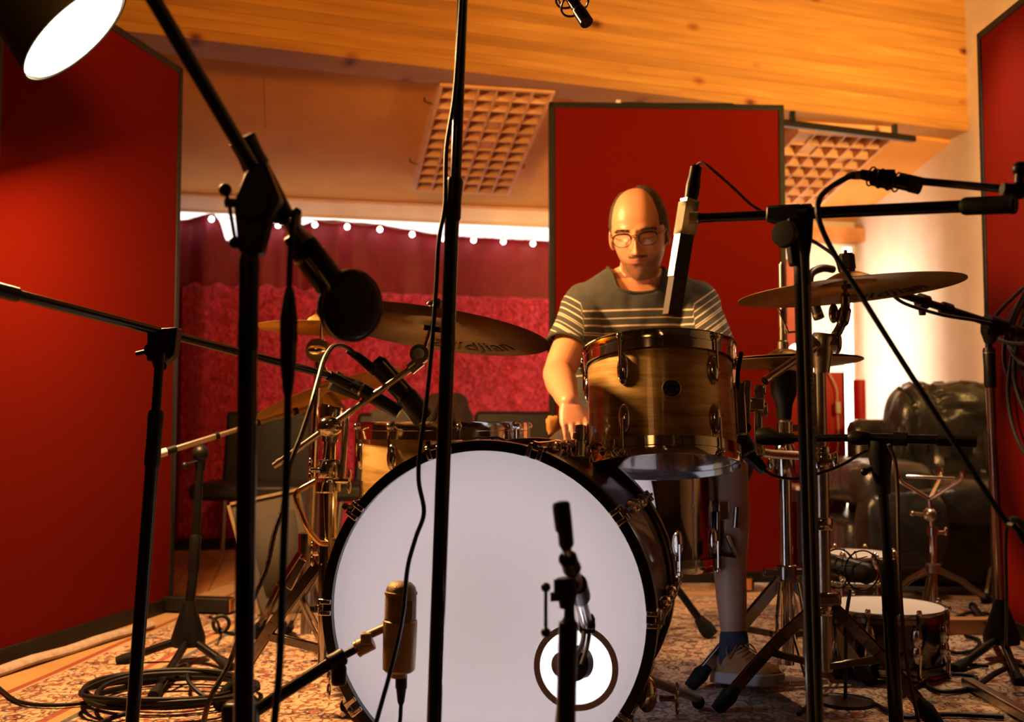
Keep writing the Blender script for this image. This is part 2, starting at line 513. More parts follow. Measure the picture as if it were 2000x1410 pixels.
def rug_mat():
    m = mat('persian_rug_pile', (0.5, 0.35, 0.2), 0.95, 0, Sheen_Weight=0.2)
    tc = m.node_tree.nodes.new('ShaderNodeTexCoord')
    mp = m.node_tree.nodes.new('ShaderNodeMapping')
    mp.inputs['Rotation'].default_value = (0, 0, radians(5.4))
    lk(m, tc.outputs['Object'], mp.inputs['Vector'])
    cream, red, blue, gold = (0.55, 0.44, 0.30), (0.36, 0.075, 0.04), (0.07, 0.085, 0.12), (0.42, 0.22, 0.07)
    def field(scale, th, dist):
        n = nd(m, 'ShaderNodeTexNoise', Scale=3.0, Detail=1)
        lk(m, mp.outputs[0], n.inputs['Vector'])
        v = nd(m, 'ShaderNodeTexVoronoi', Scale=scale, Randomness=0.8)
        ad = nd(m, 'ShaderNodeMix', data_type='RGBA'); ad.inputs['Factor'].default_value = dist
        lk(m, mp.outputs[0], ad.inputs[6]); lk(m, n.outputs['Color'], ad.inputs[7])
        lk(m, ad.outputs[2], v.inputs['Vector'])
        return v
    v1 = field(19, 0, 0.10)
    v2 = field(58, 0, 0.05)
    v3 = field(9, 0, 0.2)
    # blossoms with ringed petals
    rings = ramp(m, v1.outputs['Distance'], [(0.0, gold), (0.10, red), (0.19, cream), (0.25, blue), (0.33, (0.42, 0.16, 0.08)), (0.37, cream)], 'CONSTANT')
    speck = ramp(m, v2.outputs['Distance'], [(0.0, (0.30, 0.12, 0.07)), (0.20, (1, 1, 1)), (0.62, (0.55, 0.30, 0.22))], 'CONSTANT')
    vine = nd(m, 'ShaderNodeTexWave', wave_type='BANDS', Scale=8.5, Distortion=16, Detail=2)
    vine.inputs['Detail Scale'].default_value = 1.6
    lk(m, mp.outputs[0], vine.inputs['Vector'])
    vc = ramp(m, vine.outputs['Fac'], [(0.0, (0.35, 0.10, 0.05)), (0.07, (1, 1, 1)), (0.9, (1, 1, 1))], 'CONSTANT')
    a = nd(m, 'ShaderNodeMix', data_type='RGBA', blend_type='MULTIPLY'); a.inputs['Factor'].default_value = 1
    lk(m, rings, a.inputs[6]); lk(m, speck, a.inputs[7])
    b = nd(m, 'ShaderNodeMix', data_type='RGBA', blend_type='MULTIPLY'); b.inputs['Factor'].default_value = 0.9
    lk(m, a.outputs[2], b.inputs[6]); lk(m, vc, b.inputs[7])
    # borders from the distance to the rug's edge (vertex attribute)
    at = nd(m, 'ShaderNodeAttribute'); at.attribute_name = 'edge'
    bo = ramp(m, at.outputs['Fac'], [(0.0, (0.50, 0.30, 0.11)), (0.10, (0.30, 0.06, 0.03)), (0.118, (0.55, 0.36, 0.17)), (0.128, (0.07, 0.08, 0.10)), (0.14, (0.56, 0.38, 0.19)), (0.30, (0.30, 0.06, 0.03)), (0.32, (0.5, 0.3, 0.12)), (0.345, (0.07, 0.08, 0.10)), (0.36, (1, 1, 1))], 'CONSTANT')
    fm = ramp(m, at.outputs['Fac'], [(0.0, (0, 0, 0)), (0.128, (1, 1, 1)), (0.30, (0.1, 0.1, 0.1)), (0.36, (1, 1, 1))], 'CONSTANT')
    c = nd(m, 'ShaderNodeMix', data_type='RGBA', blend_type='MIX')
    lk(m, fm, c.inputs['Factor']); lk(m, bo, c.inputs[6]); lk(m, b.outputs[2], c.inputs[7])
    wr = nd(m, 'ShaderNodeTexNoise', Scale=2.2, Detail=3)
    wr.inputs['Scale'].default_value = 2.2
    lk(m, mp.outputs[0], wr.inputs['Vector'])
    wc = ramp(m, wr.outputs['Fac'], [(0.35, (0.78, 0.74, 0.7)), (0.65, (1, 1, 1))])
    e = nd(m, 'ShaderNodeMix', data_type='RGBA', blend_type='MULTIPLY'); e.inputs['Factor'].default_value = 1
    lk(m, c.outputs[2], e.inputs[6]); lk(m, wc, e.inputs[7])
    base(m, e.outputs[2])
    pile = nd(m, 'ShaderNodeTexNoise', Scale=500, Detail=2)
    lk(m, mp.outputs[0], pile.inputs['Vector'])
    bump(m, pile.outputs['Fac'], 0.5, 0.003)
    return m


M_RUG = rug_mat()
# ------------------------------------------------------------------ the room
U = V((0.979, 0.203, 0))            # along the knee wall
N = V((0.203, -0.979, 0))           # out of the knee wall, into the room
P0 = V((-1.55, 5.43, 0))
SL = 0.24                          # slope of the ceiling
ZK = 1.78
def R(u, s, z): return P0 + U * u + N * s + V((0, 0, z))
UC = 3.606                          # the corner with the gable wall


def ceil_hit(px, py, drop=0.0):
    o = V((0, 0, CH)); d = W(px, py, 1) - o
    # z = ZK - drop + SL*s,  s = (p-P0).N
    a = d.z - SL * d.dot(N)
    b = ZK - drop + SL * ((o - P0).dot(N)) - o.z
    p = o + d * (b / a)
    q = p - P0
    return q.dot(U), q.dot(N), p.z


# floor: boards laid towards the knee wall
fl = struct('floor', G().box((0.6, 2.0, -0.03), (7.4, 9.4, 0.04)), mat('subfloor', (0.05, 0.03, 0.02), 0.9))
bw = 0.135
k = 0
for i in range(-14, 36):
    u0 = i * bw
    s0 = 0.0
    L = [1.9, 1.3, 1.6][i % 3]
    s = 0.0
    while s < 3.6:
        e = min(s + L, 3.6)
        a, b = R(u0, s + 0.002, 0), R(u0 + bw - 0.0035, e - 0.001, 0)
        if abs(a.x) < 3.4:
            g = G()
            c = R(u0 + bw / 2, (s + e) / 2, -0.005)
            g.box((0, 0, 0), (bw - 0.0035, e - s - 0.003, 0.010), frame((0, 0, 1), U, c))
            o = struct('floor_board', g, M_FLOOR, fl)
        s = e; L = 2.0

# knee wall with its white upper strip, gable wall, ceilings
g = G()
g.bar(R(-3.0, -0.05, ZK / 2), R(UC + 0.1, -0.05, ZK / 2), 0.1, ZK)
struct('wall_back', g, M_WHITEWALL)
g = G()
a, b = R(UC + 0.05, 0, 1.5), R(UC + 0.05, 7.8, 1.5)
g.bar(a, b, 0.1, 3.0)
struct('wall_right', g, M_WHITEWALL)
g = G()
g.bar(V((-2.6, 6, 1.4)), V((-2.6, -2.6, 1.4)), 0.1, 2.8)
struct('wall_left', g, M_DARKWALL)
g = G()
g.bar(V((-2.7, -2.6, 1.4)), V((4.2, -2.6, 1.4)), 0.1, 2.8)
struct('wall_front', g, M_DARKWALL)
def CR(u):
    # where the slope ends: over the middle of the beam, which runs askew to the knee wall
    A_ = V((-1.44, 3.77, 0)); D_ = V((3.73, 1.37, 0)).normalized(); A_ = A_ + V((-D_.y, D_.x, 0)) * 0.15
    b_ = P0 + U * u
    # b_ + N*s = A_ + D_*t
    det = N.x * -D_.y + N.y * D_.x
    r_ = A_ - b_
    s_ = (r_.x * -D_.y + r_.y * D_.x) / det
    return R(u, s_, ZK + SL * s_)
g = G()
vs = [R(-3.0, -0.1, ZK - SL * 0.1), R(UC, -0.1, ZK - SL * 0.1), CR(UC), CR(-3.0)]
vs = vs + [q + V((0, 0, 0.05)) for q in vs]
g.add(vs, [(0, 1, 2, 3), (7, 6, 5, 4), (0, 4, 5, 1), (1, 5, 6, 2), (2, 6, 7, 3), (3, 7, 4, 0)])
struct('ceiling', g, M_PLASTER)
struct('ceiling_upper', G().box((0.7, 1.3, 2.74), (7.4, 8.2, 0.06)), M_DARKWALL)
# rail where the slope meets the knee wall
g = G()
g.bar(R(-2.5, 0.012, ZK - 0.006), R(2.05, 0.012, ZK - 0.006), 0.024, 0.012)
struct('trim_3', g, M_SPRUCE)
# timber header at the corner by the gable wall
g = G()
g.bar(R(UC - 0.55, 0.06, 1.685), R(UC - 0.002, 0.06, 1.685), 0.12, 0.075)
struct('trim_2', g, M_ORANGEWOOD)
# seam of the ceiling boards
p = ceil_hit(515, 150); q = ceil_hit(515, 250)
g = G(); g.bar(R(p[0], p[1], p[2] - 0.0005), R(p[0], q[1], q[2] - 0.0005), 0.002, 0.001)
struct('trim_4', g, M_DARKWALL)

# glued laminated beam: every lamella is a piece
BA = V((-1.44, 3.77, 0)); BB = V((2.29, 5.14, 0))
bd = (BB - BA).normalized(); bn = V((-bd.y, bd.x, 0))
A0 = BA - bd * 1.3; B0 = BA + bd * 5.2
core = G(); core.bar(A0 + bn * 0.10 + V((0, 0, 2.36)), B0 + bn * 0.10 + V((0, 0, 2.36)), 0.17, 0.67)
beam = struct('trim_1', core, M_BEAM)
z = 2.02
for i in range(17):
    h = 0.04
    g = G()
    off = 0.10 + random.uniform(-0.0006, 0.0006)
    g.bar(A0 + bn * off + V((0, 0, z + h / 2)), B0 + bn * off + V((0, 0, z + h / 2)), 0.20, h - 0.0006)
    o = struct('lamella', g, M_BEAM, beam, bevel=0.0012)
    z += h

# black rail hanging under the far edge of the beam
a = W(1500, 237, 4.50); b = W(1785, 272, 4.95)
g = G(); g.bar(a, b, 0.03, 0.028)
T = Thing('ceiling_rail', 'black metal rail fixed under the timber beam at the right', 'rail', a)
T.part('rail', g, M_BLACK, bevel=0.003)
for t in (0.15, 0.85):
    p = a.lerp(b, t)
    T.part('bracket', G().box(p + V((0, -0.01, 0.03)), (0.02, 0.03, 0.045)), M_BLACK)

# ------------------------------------------------------------------ diffusers on the slope
def diffuser(u0, s0, cols, rows, cw, rl, dpt, label, seed):
    rnd = random.Random(seed)
    z0 = ZK + SL * s0
    T = Thing('wooden_diffuser', label, 'acoustic diffuser', R(u0, s0, z0 - dpt), 'wooden sound diffusers on the sloping ceiling')
    up = V((0, 0, 1))
    sd = (N + V((0, 0, SL))).normalized()      # up the slope
    dn = U.cross(sd).normalized()
    if dn.z > 0: dn = -dn
    O = R(u0, s0, z0)
    def P(u, s, h): return O + U * u + sd * s + dn * h
    Wd, Ln = cols * cw, rows * rl
    def slab(u1, u2, s1, s2, h1, h2):
        g = G()
        vs = [P(u, s, h) for h in (h1, h2) for s in (s1, s2) for u in (u1, u2)]
        g.add(vs, [(0, 2, 3, 1), (4, 5, 7, 6), (0, 1, 5, 4), (2, 6, 7, 3), (0, 4, 6, 2), (1, 3, 7, 5)])
        return g
    T.part('back_panel', slab(0, Wd, 0, Ln, 0.002, 0.014), M_SPRUCE)
    T.part('side_board', slab(-0.014, 0, -0.014, Ln + 0.014, 0, dpt), M_SPRUCE)
    T.part('side_board', slab(Wd, Wd + 0.014, -0.014, Ln + 0.014, 0, dpt), M_SPRUCE)
    T.part('end_board', slab(0, Wd, -0.014, 0, 0, dpt), M_SPRUCE)
    T.part('end_board', slab(0, Wd, Ln, Ln + 0.014, 0, dpt), M_SPRUCE)
    for i in range(1, cols):
        T.part('fin', slab(i * cw - 0.004, i * cw + 0.004, 0, Ln, 0.014, dpt - 0.002), M_SPRUCE)
    for j in range(1, rows):
        T.part('cross_fin', slab(0, Wd, j * rl - 0.003, j * rl + 0.003, 0.014, dpt - 0.003), M_SPRUCE)
    for i in range(cols):
        for j in range(rows):
            h = rnd.choice([0.025, 0.03, 0.045, 0.085]) * dpt / 0.1
            g = G()
            u1, u2, s1, s2 = i * cw + 0.005, (i + 1) * cw - 0.005, j * rl + 0.003, (j + 1) * rl - 0.003
            wedge = rnd.choice([0, 0.02, 0.035]) 
            hs = [0.014, 0.014, h + wedge * 0.3, max(0.02, h - wedge)]
            vs = [P(u1, s1, 0.014), P(u2, s1, 0.014), P(u2, s2, 0.014), P(u1, s2, 0.014),
                  P(u1, s1, max(0.02, h - wedge)), P(u2, s1, max(0.02, h - wedge)), P(u2, s2, h), P(u1, s2, h)]
            g.add(vs, [(0, 1, 2, 3), (7, 6, 5, 4), (0, 4, 5, 1), (1, 5, 6, 2), (2, 6, 7, 3), (3, 7, 4, 0)])
            T.part('block', g, M_SPRUCE)
    for (u, s) in ((-0.05, Ln * 0.2), (Wd + 0.05, Ln * 0.2), (-0.05, Ln * 0.78), (Wd + 0.05, Ln * 0.78)):
        e = 0.014 if u < 0 else -0.014
        T.part('hook', G().tube([P(u, s, 0.0), P(u, s, 0.02), P(u + e * 2.6, s, 0.03)], 0.003, 6), M_BLACK)
    return T


DP = 0.075
a = ceil_hit(812, 374, DP); b = ceil_hit(988, 384, DP)
w0 = (b[0] - a[0]) / 6
diffuser(a[0], a[1], 6, 11, w0, (1.31 - a[1]) / 11 / 1.03, DP, 'pale wooden block diffuser on the sloping ceiling left of the tall red screen', 3)
b = ceil_hit(1600, 400, DP)
diffuser(b[0] - 6 * w0, b[1] - 0.02, 6, 7, w0, 0.105, DP, 'pale wooden block diffuser half hidden behind the right edge of the tall red screen', 5)

# ------------------------------------------------------------------ velvet curtains with the light behind them
TOP = [(150, 430), (300, 436), (345, 436), (385, 428), (412, 424), (425, 440), (436, 476), (470, 486), (486, 470), (512, 446), (530, 440), (548, 446), (575, 448), (600, 440), (620, 434), (740, 444), (800, 455), (870, 466), (980, 472), (1080, 477), (1200, 482), (1360, 486)]


def wall_at(px, s):
    k_ = (px - 1000) / FPX
    # X = k*Y on the line R(u, s)
    b_ = P0 + N * s
    t = (k_ * b_.y - b_.x) / (U.x - k_ * U.y)
    return b_ + U * t, t


def interp(tab, x):
    for (x0, y0), (x1, y1) in zip(tab, tab[1:]):
        if x <= x1: return y0 + (y1 - y0) * max(0, min(1, (x - x0) / (x1 - x0)))
    return tab[-1][1]


def fold(u, z):
    """how far the cloth stands off, by place along the wall"""
    k_ = max(0.15, min(1.0, (0.95 - u) / 0.5))
    f = 0.030 * sin(u * 21 + 0.8 * sin(z * 1.7)) + 0.016 * sin(u * 47 + 1.3 + 0.5 * z)
    f += 0.05 * noise.noise(V((u * 3, z * 0.8, 2)))
    return k_ * f * (0.55 + 0.45 * min(1, (1.7 - z))) + 0.02 * noise.noise(V((u * 7, z * 1.2, 9)))


def curtain(px0, px1, s, ztop_fn, z0, nu, nv, f2=1.0):
    g = G()
    def fn(a_, b_):
        px = px0 + (px1 - px0) * a_
        p, u = wall_at(px, s)
        zt = ztop_fn(px, p.y)
        z = z0 + (zt - z0) * b_
        return p + N * (f2 * fold(u, z)) + V((0, 0, z))
    return g.sheet(fn, nu, nv)


def ztop(px, d): return W(px, interp(TOP, px) - 6, d).z
T = Thing('velvet_curtain', 'burgundy velvet curtain hung along the low back wall under fairy lights', 'curtain', R(0.6, 0.12, 0.03))
T.part('cloth', curtain(150, 1300, 0.13, ztop, 0.03, 320, 40), M_CURTAIN, solid=0.003)
ZC = [(150, 553), (420, 556), (560, 560), (700, 570), (860, 576), (1080, 584), (1300, 590)]
def ztop2(px, d): return W(px, interp(ZC, px) + 5 * sin(px * 0.13) * (1 if px < 700 else 0.2), d).z
g = curtain(352, 1300, 0.150, ztop2, 0.055, 300, 40)
single('crushed_velvet_drape', g, M_CRUSHED, 'shiny crushed red velvet cloth covering the lower part of the burgundy curtain', 'drape', (0, 0, 0), solid=0.003)
single('skirting_box', G().bar(R(-1.0, 0.09, 0.02), R(2.2, 0.09, 0.02), 0.12, 0.04) , M_FRAME, 'dark low plinth running along the floor under the red curtain', 'plinth')

# light strip behind the curtain top
g = G()
g.bar(R(-0.55, 0.035, 1.615), R(2.1, 0.035, 1.60), 0.02, 0.13)
T = Thing('light_strip', 'white light strip glowing behind the top edge of the curtain', 'light strip', R(0.5, 0.03, 1.45))
T.part('diffuser', g, M_EMIT_STRIP)
T.part('rail', G().bar(R(-0.55, 0.012, 1.615), R(2.1, 0.012, 1.60), 0.02, 0.15), M_WHITEPL)

# fairy lights
BU = [(345, 433), (413, 428), (520, 443), (543, 440), (615, 439), (678, 443), (742, 448), (805, 458), (866, 466), (925, 469), (983, 472), (1041, 476)]
pts = []
T = Thing('fairy_lights', 'string of small white round bulbs along the top of the burgundy curtain', 'string lights', wall_at(700, 0.19)[0] + V((0, 0, 1.5)))
for (px, py) in BU:
    p, u = wall_at(px, 0.20)
    c = W(px, py, p.y)
    b = T.part('bulb', G().ball(c, 0.0135, 14), M_EMIT_BULB)
    T.part('socket', G().cyl(c + V((0, 0, 0.010)), c + V((0, 0, 0.028)), 0.006, 8), M_WHITEPL, b)
    pts.append(c + V((0, 0.006, 0.028)))
pp = []
for a, b in zip(pts, pts[1:]):
    pp += [a, (a + b) / 2 - V((0, 0, 0.012))]
pp.append(pts[-1])
T.part('wire', G().cable(pp, 0.0015, 5, 4), M_WHITEPL)

# ------------------------------------------------------------------ red acoustic screens
def screen(a, b, h, label, foot_end=(0.0, 1.0), th=0.05):
    a, b = V(a), V(b)
    d = (b - a).normalized(); n = V((-d.y, d.x, 0))
    T = Thing('acoustic_screen', label, 'acoustic screen', (a + b) / 2, 'tall red cloth acoustic screens')
    zz = 0.010
    h += 0.02
    fw = 0.022
    T.part('cloth_panel', G().bar(a + d * fw + V((0, 0, zz + h / 2)), b - d * fw + V((0, 0, zz + h / 2)), th * 0.8, h - 2 * fw), M_REDCLOTH)
    for (p, q, w_, h_) in ((a + d * fw / 2, a + d * fw / 2, 0, 0), (b - d * fw / 2, b - d * fw / 2, 0, 0)):
        g = G(); g.box((0, 0, 0), (fw, th, h), frame((0, 0, 1), d, p + V((0, 0, zz + h / 2))))
        T.part('frame_post', g, M_FRAME, bevel=0.003)
    for z in (zz + fw * 0.5 + 0.01, zz + h - fw / 2):
        hh = fw + (0.02 if z < 1 else 0)
        T.part('frame_rail', G().bar(a + V((0, 0, z)), b + V((0, 0, z)), th, hh), M_FRAME, bevel=0.003)
    for t in foot_end:
        p = a.lerp(b, 0.03 + 0.94 * t)
        f = T.part('foot', G().bar(p - n * 0.24 + V((0, 0, 0.036)), p + n * 0.24 + V((0, 0, 0.036)), 0.05, 0.045), M_FRAME, bevel=0.003)
        for s in (-1, 1):
            T.part('end_cap', G().bar(p + n * s * 0.240 + V((0, 0, 0.036)), p + n * s * 0.243 + V((0, 0, 0.036)), 0.03, 0.04), M_ORANGEWOOD, f)
            T.part('rubber_pad', G().cyl(p + n * s * 0.2, p + n * s * 0.2 + V((0, 0, 0.015)), 0.016, 12), M_RUBBER, f)
    return T


screen((-1.30, 2.62, 0), (-1.118, 3.52, 0), 1.76, 'dark red screen at the left wall, behind the hot lamp shade', (1.0,))
sm = screen((W(1073, 800, 4.10).x, 4.10, 0), (W(1537, 800, 4.14).x, 4.14, 0), 1.82, 'red screen standing directly behind the seated drummer', (0.1, 0.77))
screen((1.435, 3.20, 0), (1.450, 2.28, 0), 1.76, 'bright red screen cut by the right edge with cables hung over it', (1.0,))
p = W(1207, 196, 4.11)
single('paper_tag', G().box((0, 0, 0), (0.018, 0.003, 0.014), Matrix.Translation((p.x, 4.10, 1.857))), M_WHITEPL, 'tiny white tag on the top edge of the screen behind the drummer', 'tag')
g = G(); g.tube([V((p.x + 0.02, 4.12, 1.856)), V((p.x + 0.15, 4.12, 1.853)), V((p.x + 0.45, 4.13, 1.855))], 0.006, 8)
single('screen_top_cable', g, M_CABLE, 'short black cable lying along the top of the screen behind the drummer', 'cable')

# ------------------------------------------------------------------ rug
RC = V((-1.08, 4.10, 0)); rx = V((0.9956, -0.0941, 0)); ry = V((-0.0941, -0.9956, 0))
RW, RL = 2.9, 2.75
g = G()
nu, nv = 116, 110
def fn(a_, b_):
    p = RC + rx * (RW * a_) + ry * (RL * b_)
    z = 0.007 + 0.0015 * noise.noise(V((p.x * 3, p.y * 3, 1)))
    return p + V((0, 0, z))
g.sheet(lambda a_, b_: fn(a_, 1 - b_), nu, nv)
rug = single('persian_rug', g, M_RUG, 'cream patterned persian rug with red and blue motifs under the drum kit', 'rug', solid=0.007)
at = rug.data.attributes.new('edge', 'FLOAT', 'POINT')
vals = []
for j in range(nv + 1):
    for i in range(nu + 1):
        vals.append(min(i / nu * RW, (1 - i / nu) * RW, j / nv * RL, (1 - j / nv) * RL))
at.data.foreach_set('value', vals)
# fringe
fr = G()
for i in range(290):
    p = RC + rx * (RW * (i + 0.5) / 290) + V((0, 0, 0.004))
    fr.tube([p - ry * 0.0, p - ry * 0.035 + rx * random.uniform(-0.008, 0.008), p - ry * random.uniform(0.06, 0.08) + rx * random.uniform(-0.012, 0.012)], 0.0025, 4)
o = fr.build('fringe', noisy('cotton_fringe', (0.5, 0.42, 0.33), (0.4, 0.33, 0.25), 40, 0.9, 0, 0.2), (0, 0, 0), rug)
o['kind'] = 'stuff'
# folded felt underlay along the left screen
g = G()
a, b = F(-160, 1375), F(292, 1232)
g.tube([a.lerp(b, t) + V((0.0, 0, 0.018 + 0.002 * sin(t * 19))) for t in [i / 14 for i in range(15)]], 0.012, 12, flat=1.7)
single('rolled_felt', g, noisy('pale_felt', (0.46, 0.37, 0.32), (0.36, 0.28, 0.24), 40, 0.95, 0, 0.4), 'long pale roll of felt along the foot of the left red screen', 'felt roll')

# ------------------------------------------------------------------ lamp at the top left
T = Thing('reflector_lamp', 'glowing reflector lamp with a black shade, cut by the top left corner', 'lamp', (KEY_LOC.x - 0.45, KEY_LOC.y + 0.02, 0.0))
Mk = frame(KEY_N, (0.7, 0, 0.7), KEY_LOC)
T.part('diffuser', G().lathe([(0, 0.026), (0.08, 0.024), (0.138, 0.008), (0.144, 0.0), (0.10, -0.01), (0, -0.012)], Mk, 48), M_EMIT_LAMP)
T.part('shade', G().lathe([(0.153, 0.008), (0.147, 0.008), (0.125, -0.09), (0.06, -0.16), (0.035, -0.20), (0.03, -0.26), (0.0, -0.26)], Mk, 48), M_PLASTIC)
top = KEY_LOC - KEY_N * 0.25
base_p = V((KEY_LOC.x - 0.45, KEY_LOC.y + 0.02, 0))
T.part('arm', G().cable([top, top + V((-0.10, 0, 0.06)), V((base_p.x, base_p.y, 1.74)), V((base_p.x, base_p.y, 1.60))], 0.009, 10), M_BLACK)
T.part('pole', G().cyl(V((base_p.x, base_p.y, 0.03)), V((base_p.x, base_p.y, 1.62)), 0.011, 12), M_BLACK)
T.part('base', G().lathe([(0, 0.035), (0.03, 0.033), (0.11, 0.02), (0.115, 0.0), (0, 0)], Matrix.Translation((base_p.x, base_p.y, 0)), 32), M_BLACK)

# ------------------------------------------------------------------ far corner at the right
T = Thing('light_tube', 'upright white light tube against the wall right of the red screen', 'light', (W(1658, 700, 5.75).x, 5.75, 0))
c = W(1658, 700, 5.75)
T.part('tube', G().tube([V((c.x, 5.75, 0.10)), V((c.x, 5.75, 1.56))], 0.022, 16), M_EMIT_TUBE)
T.part('base', G().lathe([(0, 0.10), (0.022, 0.10), (0.025, 0.03), (0.09, 0.02), (0.09, 0), (0, 0)], Matrix.Translation((c.x, 5.75, 0)), 24), M_BLACK)
x0, x1 = W(1540, 800, 4.55).x, W(1648, 800, 4.55).x
T = Thing('red_cabinet', 'low glossy red cabinet between the big screen and the light tube', 'cabinet', ((x0 + x1) / 2, 4.7, 0))
zt = W(1600, 727, 4.55).z
T.part('body', G().box(((x0 + x1) / 2, 4.68, zt / 2), (x1 - x0, 0.26, zt)), M_REDCAN, bevel=0.004)
T.part('side_trim', G().box((x1 + 0.002, 4.68, zt / 2), (0.004, 0.27, zt)), M_FRAME)
x0, x1 = W(1544, 600, 4.78).x, W(1587, 600, 4.78).x
zt = W(1560, 500, 4.78).z
single('red_column', G().box(((x0 + x1) / 2, 4.90, zt / 2), (x1 - x0, 0.08, zt)), M_REDCAN, 'narrow tall red panel rising behind the low red cabinet', 'panel', bevel=0.004)
x0, x1 = W(1668, 800, 5.2).x, W(1690, 800, 5.2).x
single('pink_roll', G().tube([V(((x0 + x1) / 2, 5.2, 0)), V(((x0 + x1) / 2, 5.2, W(1680, 742, 5.2).z))], (x1 - x0) / 2 * 1.1, 20), M_REDCAN, 'upright red roll glowing beside the white light tube', 'roll')
c = W(1555, 686, 4.60)
T = Thing('globe_bulb', 'bare white bulb shining just beside the edge of the tall screen', 'bulb', c)
T.part('bulb', G().ball(c, 0.032, 20), M_EMIT_TUBE)
T.part('socket', G().cyl(c + V((0, 0.01, -0.03)), c + V((0, 0.015, -0.085)), 0.014, 12), M_WHITEPL)
g = G()
g.cable([W(1618, 726, 4.54), W(1634, 760, 4.535), W(1635, 800, 4.535), W(1638, 860, 4.535), W(1628, 930, 4.535), W(1622, 1000, 4.535), W(1600, 1050, 4.53)], 0.003, 6)
T = Thing('inline_switch_cord', 'white cord with an inline switch hanging down the red cabinet', 'cord', W(1635, 800, 4.53))
T.part('cord', g, M_WHITEPL)
T.part('switch', G().bar(W(1636, 785, 4.53), W(1637, 808, 4.53), 0.02, 0.016, (0, -1, 0)), M_WHITEPL, bevel=0.003)
# ------------------------------------------------------------------ stand building blocks
def seg(T, name, a, b, r, m, n=16, label=None, parent=None, r2=None):
    return T.part(name, G().tube([a, b], [r, r2 or r], n), m, parent, label)


def clutch(T, a, b, r, m=None, name='clutch'):
    a, b = V(a), V(b)
    pts = [a, a.lerp(b, 0.08), a.lerp(b, 0.5), a.lerp(b, 0.92), b]
    return T.part(name, G().tube(pts, [r * 0.86, r, r * 0.93, r, r * 0.84], 18), m or M_PLASTIC)


def hub_tripod(T, c, feet, hub_r=0.035, hub_h=0.08, leg_r=0.008, m=None, hub_z=0.10, low=True):
    """plastic hub on the pole, three straight legs to the floor with rubber ends"""
    m = m or M_BLACK
    c = V((c.x, c.y, 0))
    T.part('hub', G().lathe([(0, hub_z + hub_h), (0.014, hub_z + hub_h), (0.020, hub_z + hub_h * 0.8), (hub_r, hub_z + 0.01), (hub_r, hub_z - 0.01), (0, hub_z - 0.01)], Matrix.Translation(c), 20), M_PLASTIC)
    for f in feet:
        f = V(f); f.z = 0.014
        d = (f - c); d.z = 0; d.normalize()
        a = c + V((0, 0, hub_z)) + d * hub_r * 0.7
        l = T.part('leg', G().tube([a, f], leg_r, 10), m)
        e = (a - f).normalized()
        T.part('rubber_foot', G().tube([f - e * 0.004, f + e * 0.02, f + e * 0.05], [0.013, 0.014, 0.010], 10), M_RUBBERFOOT, l)


def bone(T, name, a, b, w_, h_, m, up=(0, 0, 1), parent=None, bev=0.003):
    return T.part(name, G().bar(a, b, w_, h_, up), m, parent, bevel=bev)


def handle(T, c, d1, L, r_ball, r_rod, parent=None):
    """sliding T-bar: a rod with a ball at each end"""
    d1 = V(d1).normalized()
    g = G().tube([c - d1 * L * 0.3, c + d1 * L * 0.7], r_rod, 8)
    h = T.part('tee_handle', g, M_STEEL)
    T.part('ball_end', G().ball(c - d1 * L * 0.3, r_ball), M_PLASTIC, h)
    T.part('ball_end', G().ball(c + d1 * L * 0.7, r_ball), M_PLASTIC, h)


def xlr(g, a, b, r):
    a, b = V(a), V(b)
    return g.tube([a, a.lerp(b, 0.04), a.lerp(b, 0.45), a.lerp(b, 0.5), a.lerp(b, 0.9), b], [r * 0.9, r, r, r * 0.85, r * 0.6, r * 0.4], 14)


# ------------------------------------------------------------------ near left stand with the big boom (A)
d = 1.15
a0, a1 = W(489, 430, d), W(476, 1410, d)
ft = to_floor(a0, a1)
T = Thing('microphone_stand', 'thick black boom stand in front at the left, its boom reaching up to the lamp', 'microphone stand', ft, 'black microphone stands')
seg(T, 'upper_tube', W(489, 430, d), W(486, 520, d), 0.0092, M_DARKCHROME)
clutch(T, W(487, 498, d), W(484, 690, d), 0.0112)
seg(T, 'lower_tube', W(484, 685, d), ft + V((0, 0, 0.1)), 0.0105, M_GLOSSBLACK, 20)
hub_tripod(T, ft, [ft + V((-0.25, -0.22, 0)), ft + V((0.28, -0.12, 0)), ft + V((-0.02, 0.27, 0))])
b0, b1 = W(283, -30, 1.02), W(556, 432, 1.20)
seg(T, 'boom', b0, b1, 0.0078, M_GLOSSBLACK, 20)
clutch(T, W(472, 268, 1.155), W(503, 330, 1.17), 0.0155, name='boom_clutch')
g = G().tube([W(497, 320, 1.175), W(520, 360, 1.18), W(556, 428, 1.195)], [0.0145, 0.0135, 0.0125], 16)
T.part('boom_sleeve', g, M_PLASTIC)
g = G()
poly = [(-0.014, -0.052), (0.010, -0.055), (0.018, -0.02), (0.030, 0.006), (0.012, 0.050), (-0.008, 0.034), (-0.020, 0.0)]
g.prism(poly, 0.026, frame((0, -1, 0), (1, 0, 0), W(497, 402, d)))
T.part('swivel_body', g, M_PLASTIC, bevel=0.004)
g = G().cyl(W(500, 400, d) + V((0, -0.02, 0)), W(500, 400, d) + V((0, 0.03, 0)), 0.017, 20)
g.tube([W(476, 396, d), W(440, 396, d)], 0.0052, 10)
T.part('swivel_knob', g, M_PLASTIC)
h = T.part('tee_handle', G().tube([W(440, 370, d), W(447, 396, d), W(460, 474, d)], 0.0022, 8), M_BLACK)
T.part('ball_end', G().ball(W(440, 371, d), 0.0072), M_PLASTIC, h)
T.part('ball_end', G().ball(W(460, 474, d), 0.0072), M_PLASTIC, h)
seg(T, 'mic_thread', W(556, 430, 1.2), W(578, 462, 1.21), 0.006, M_STEEL)

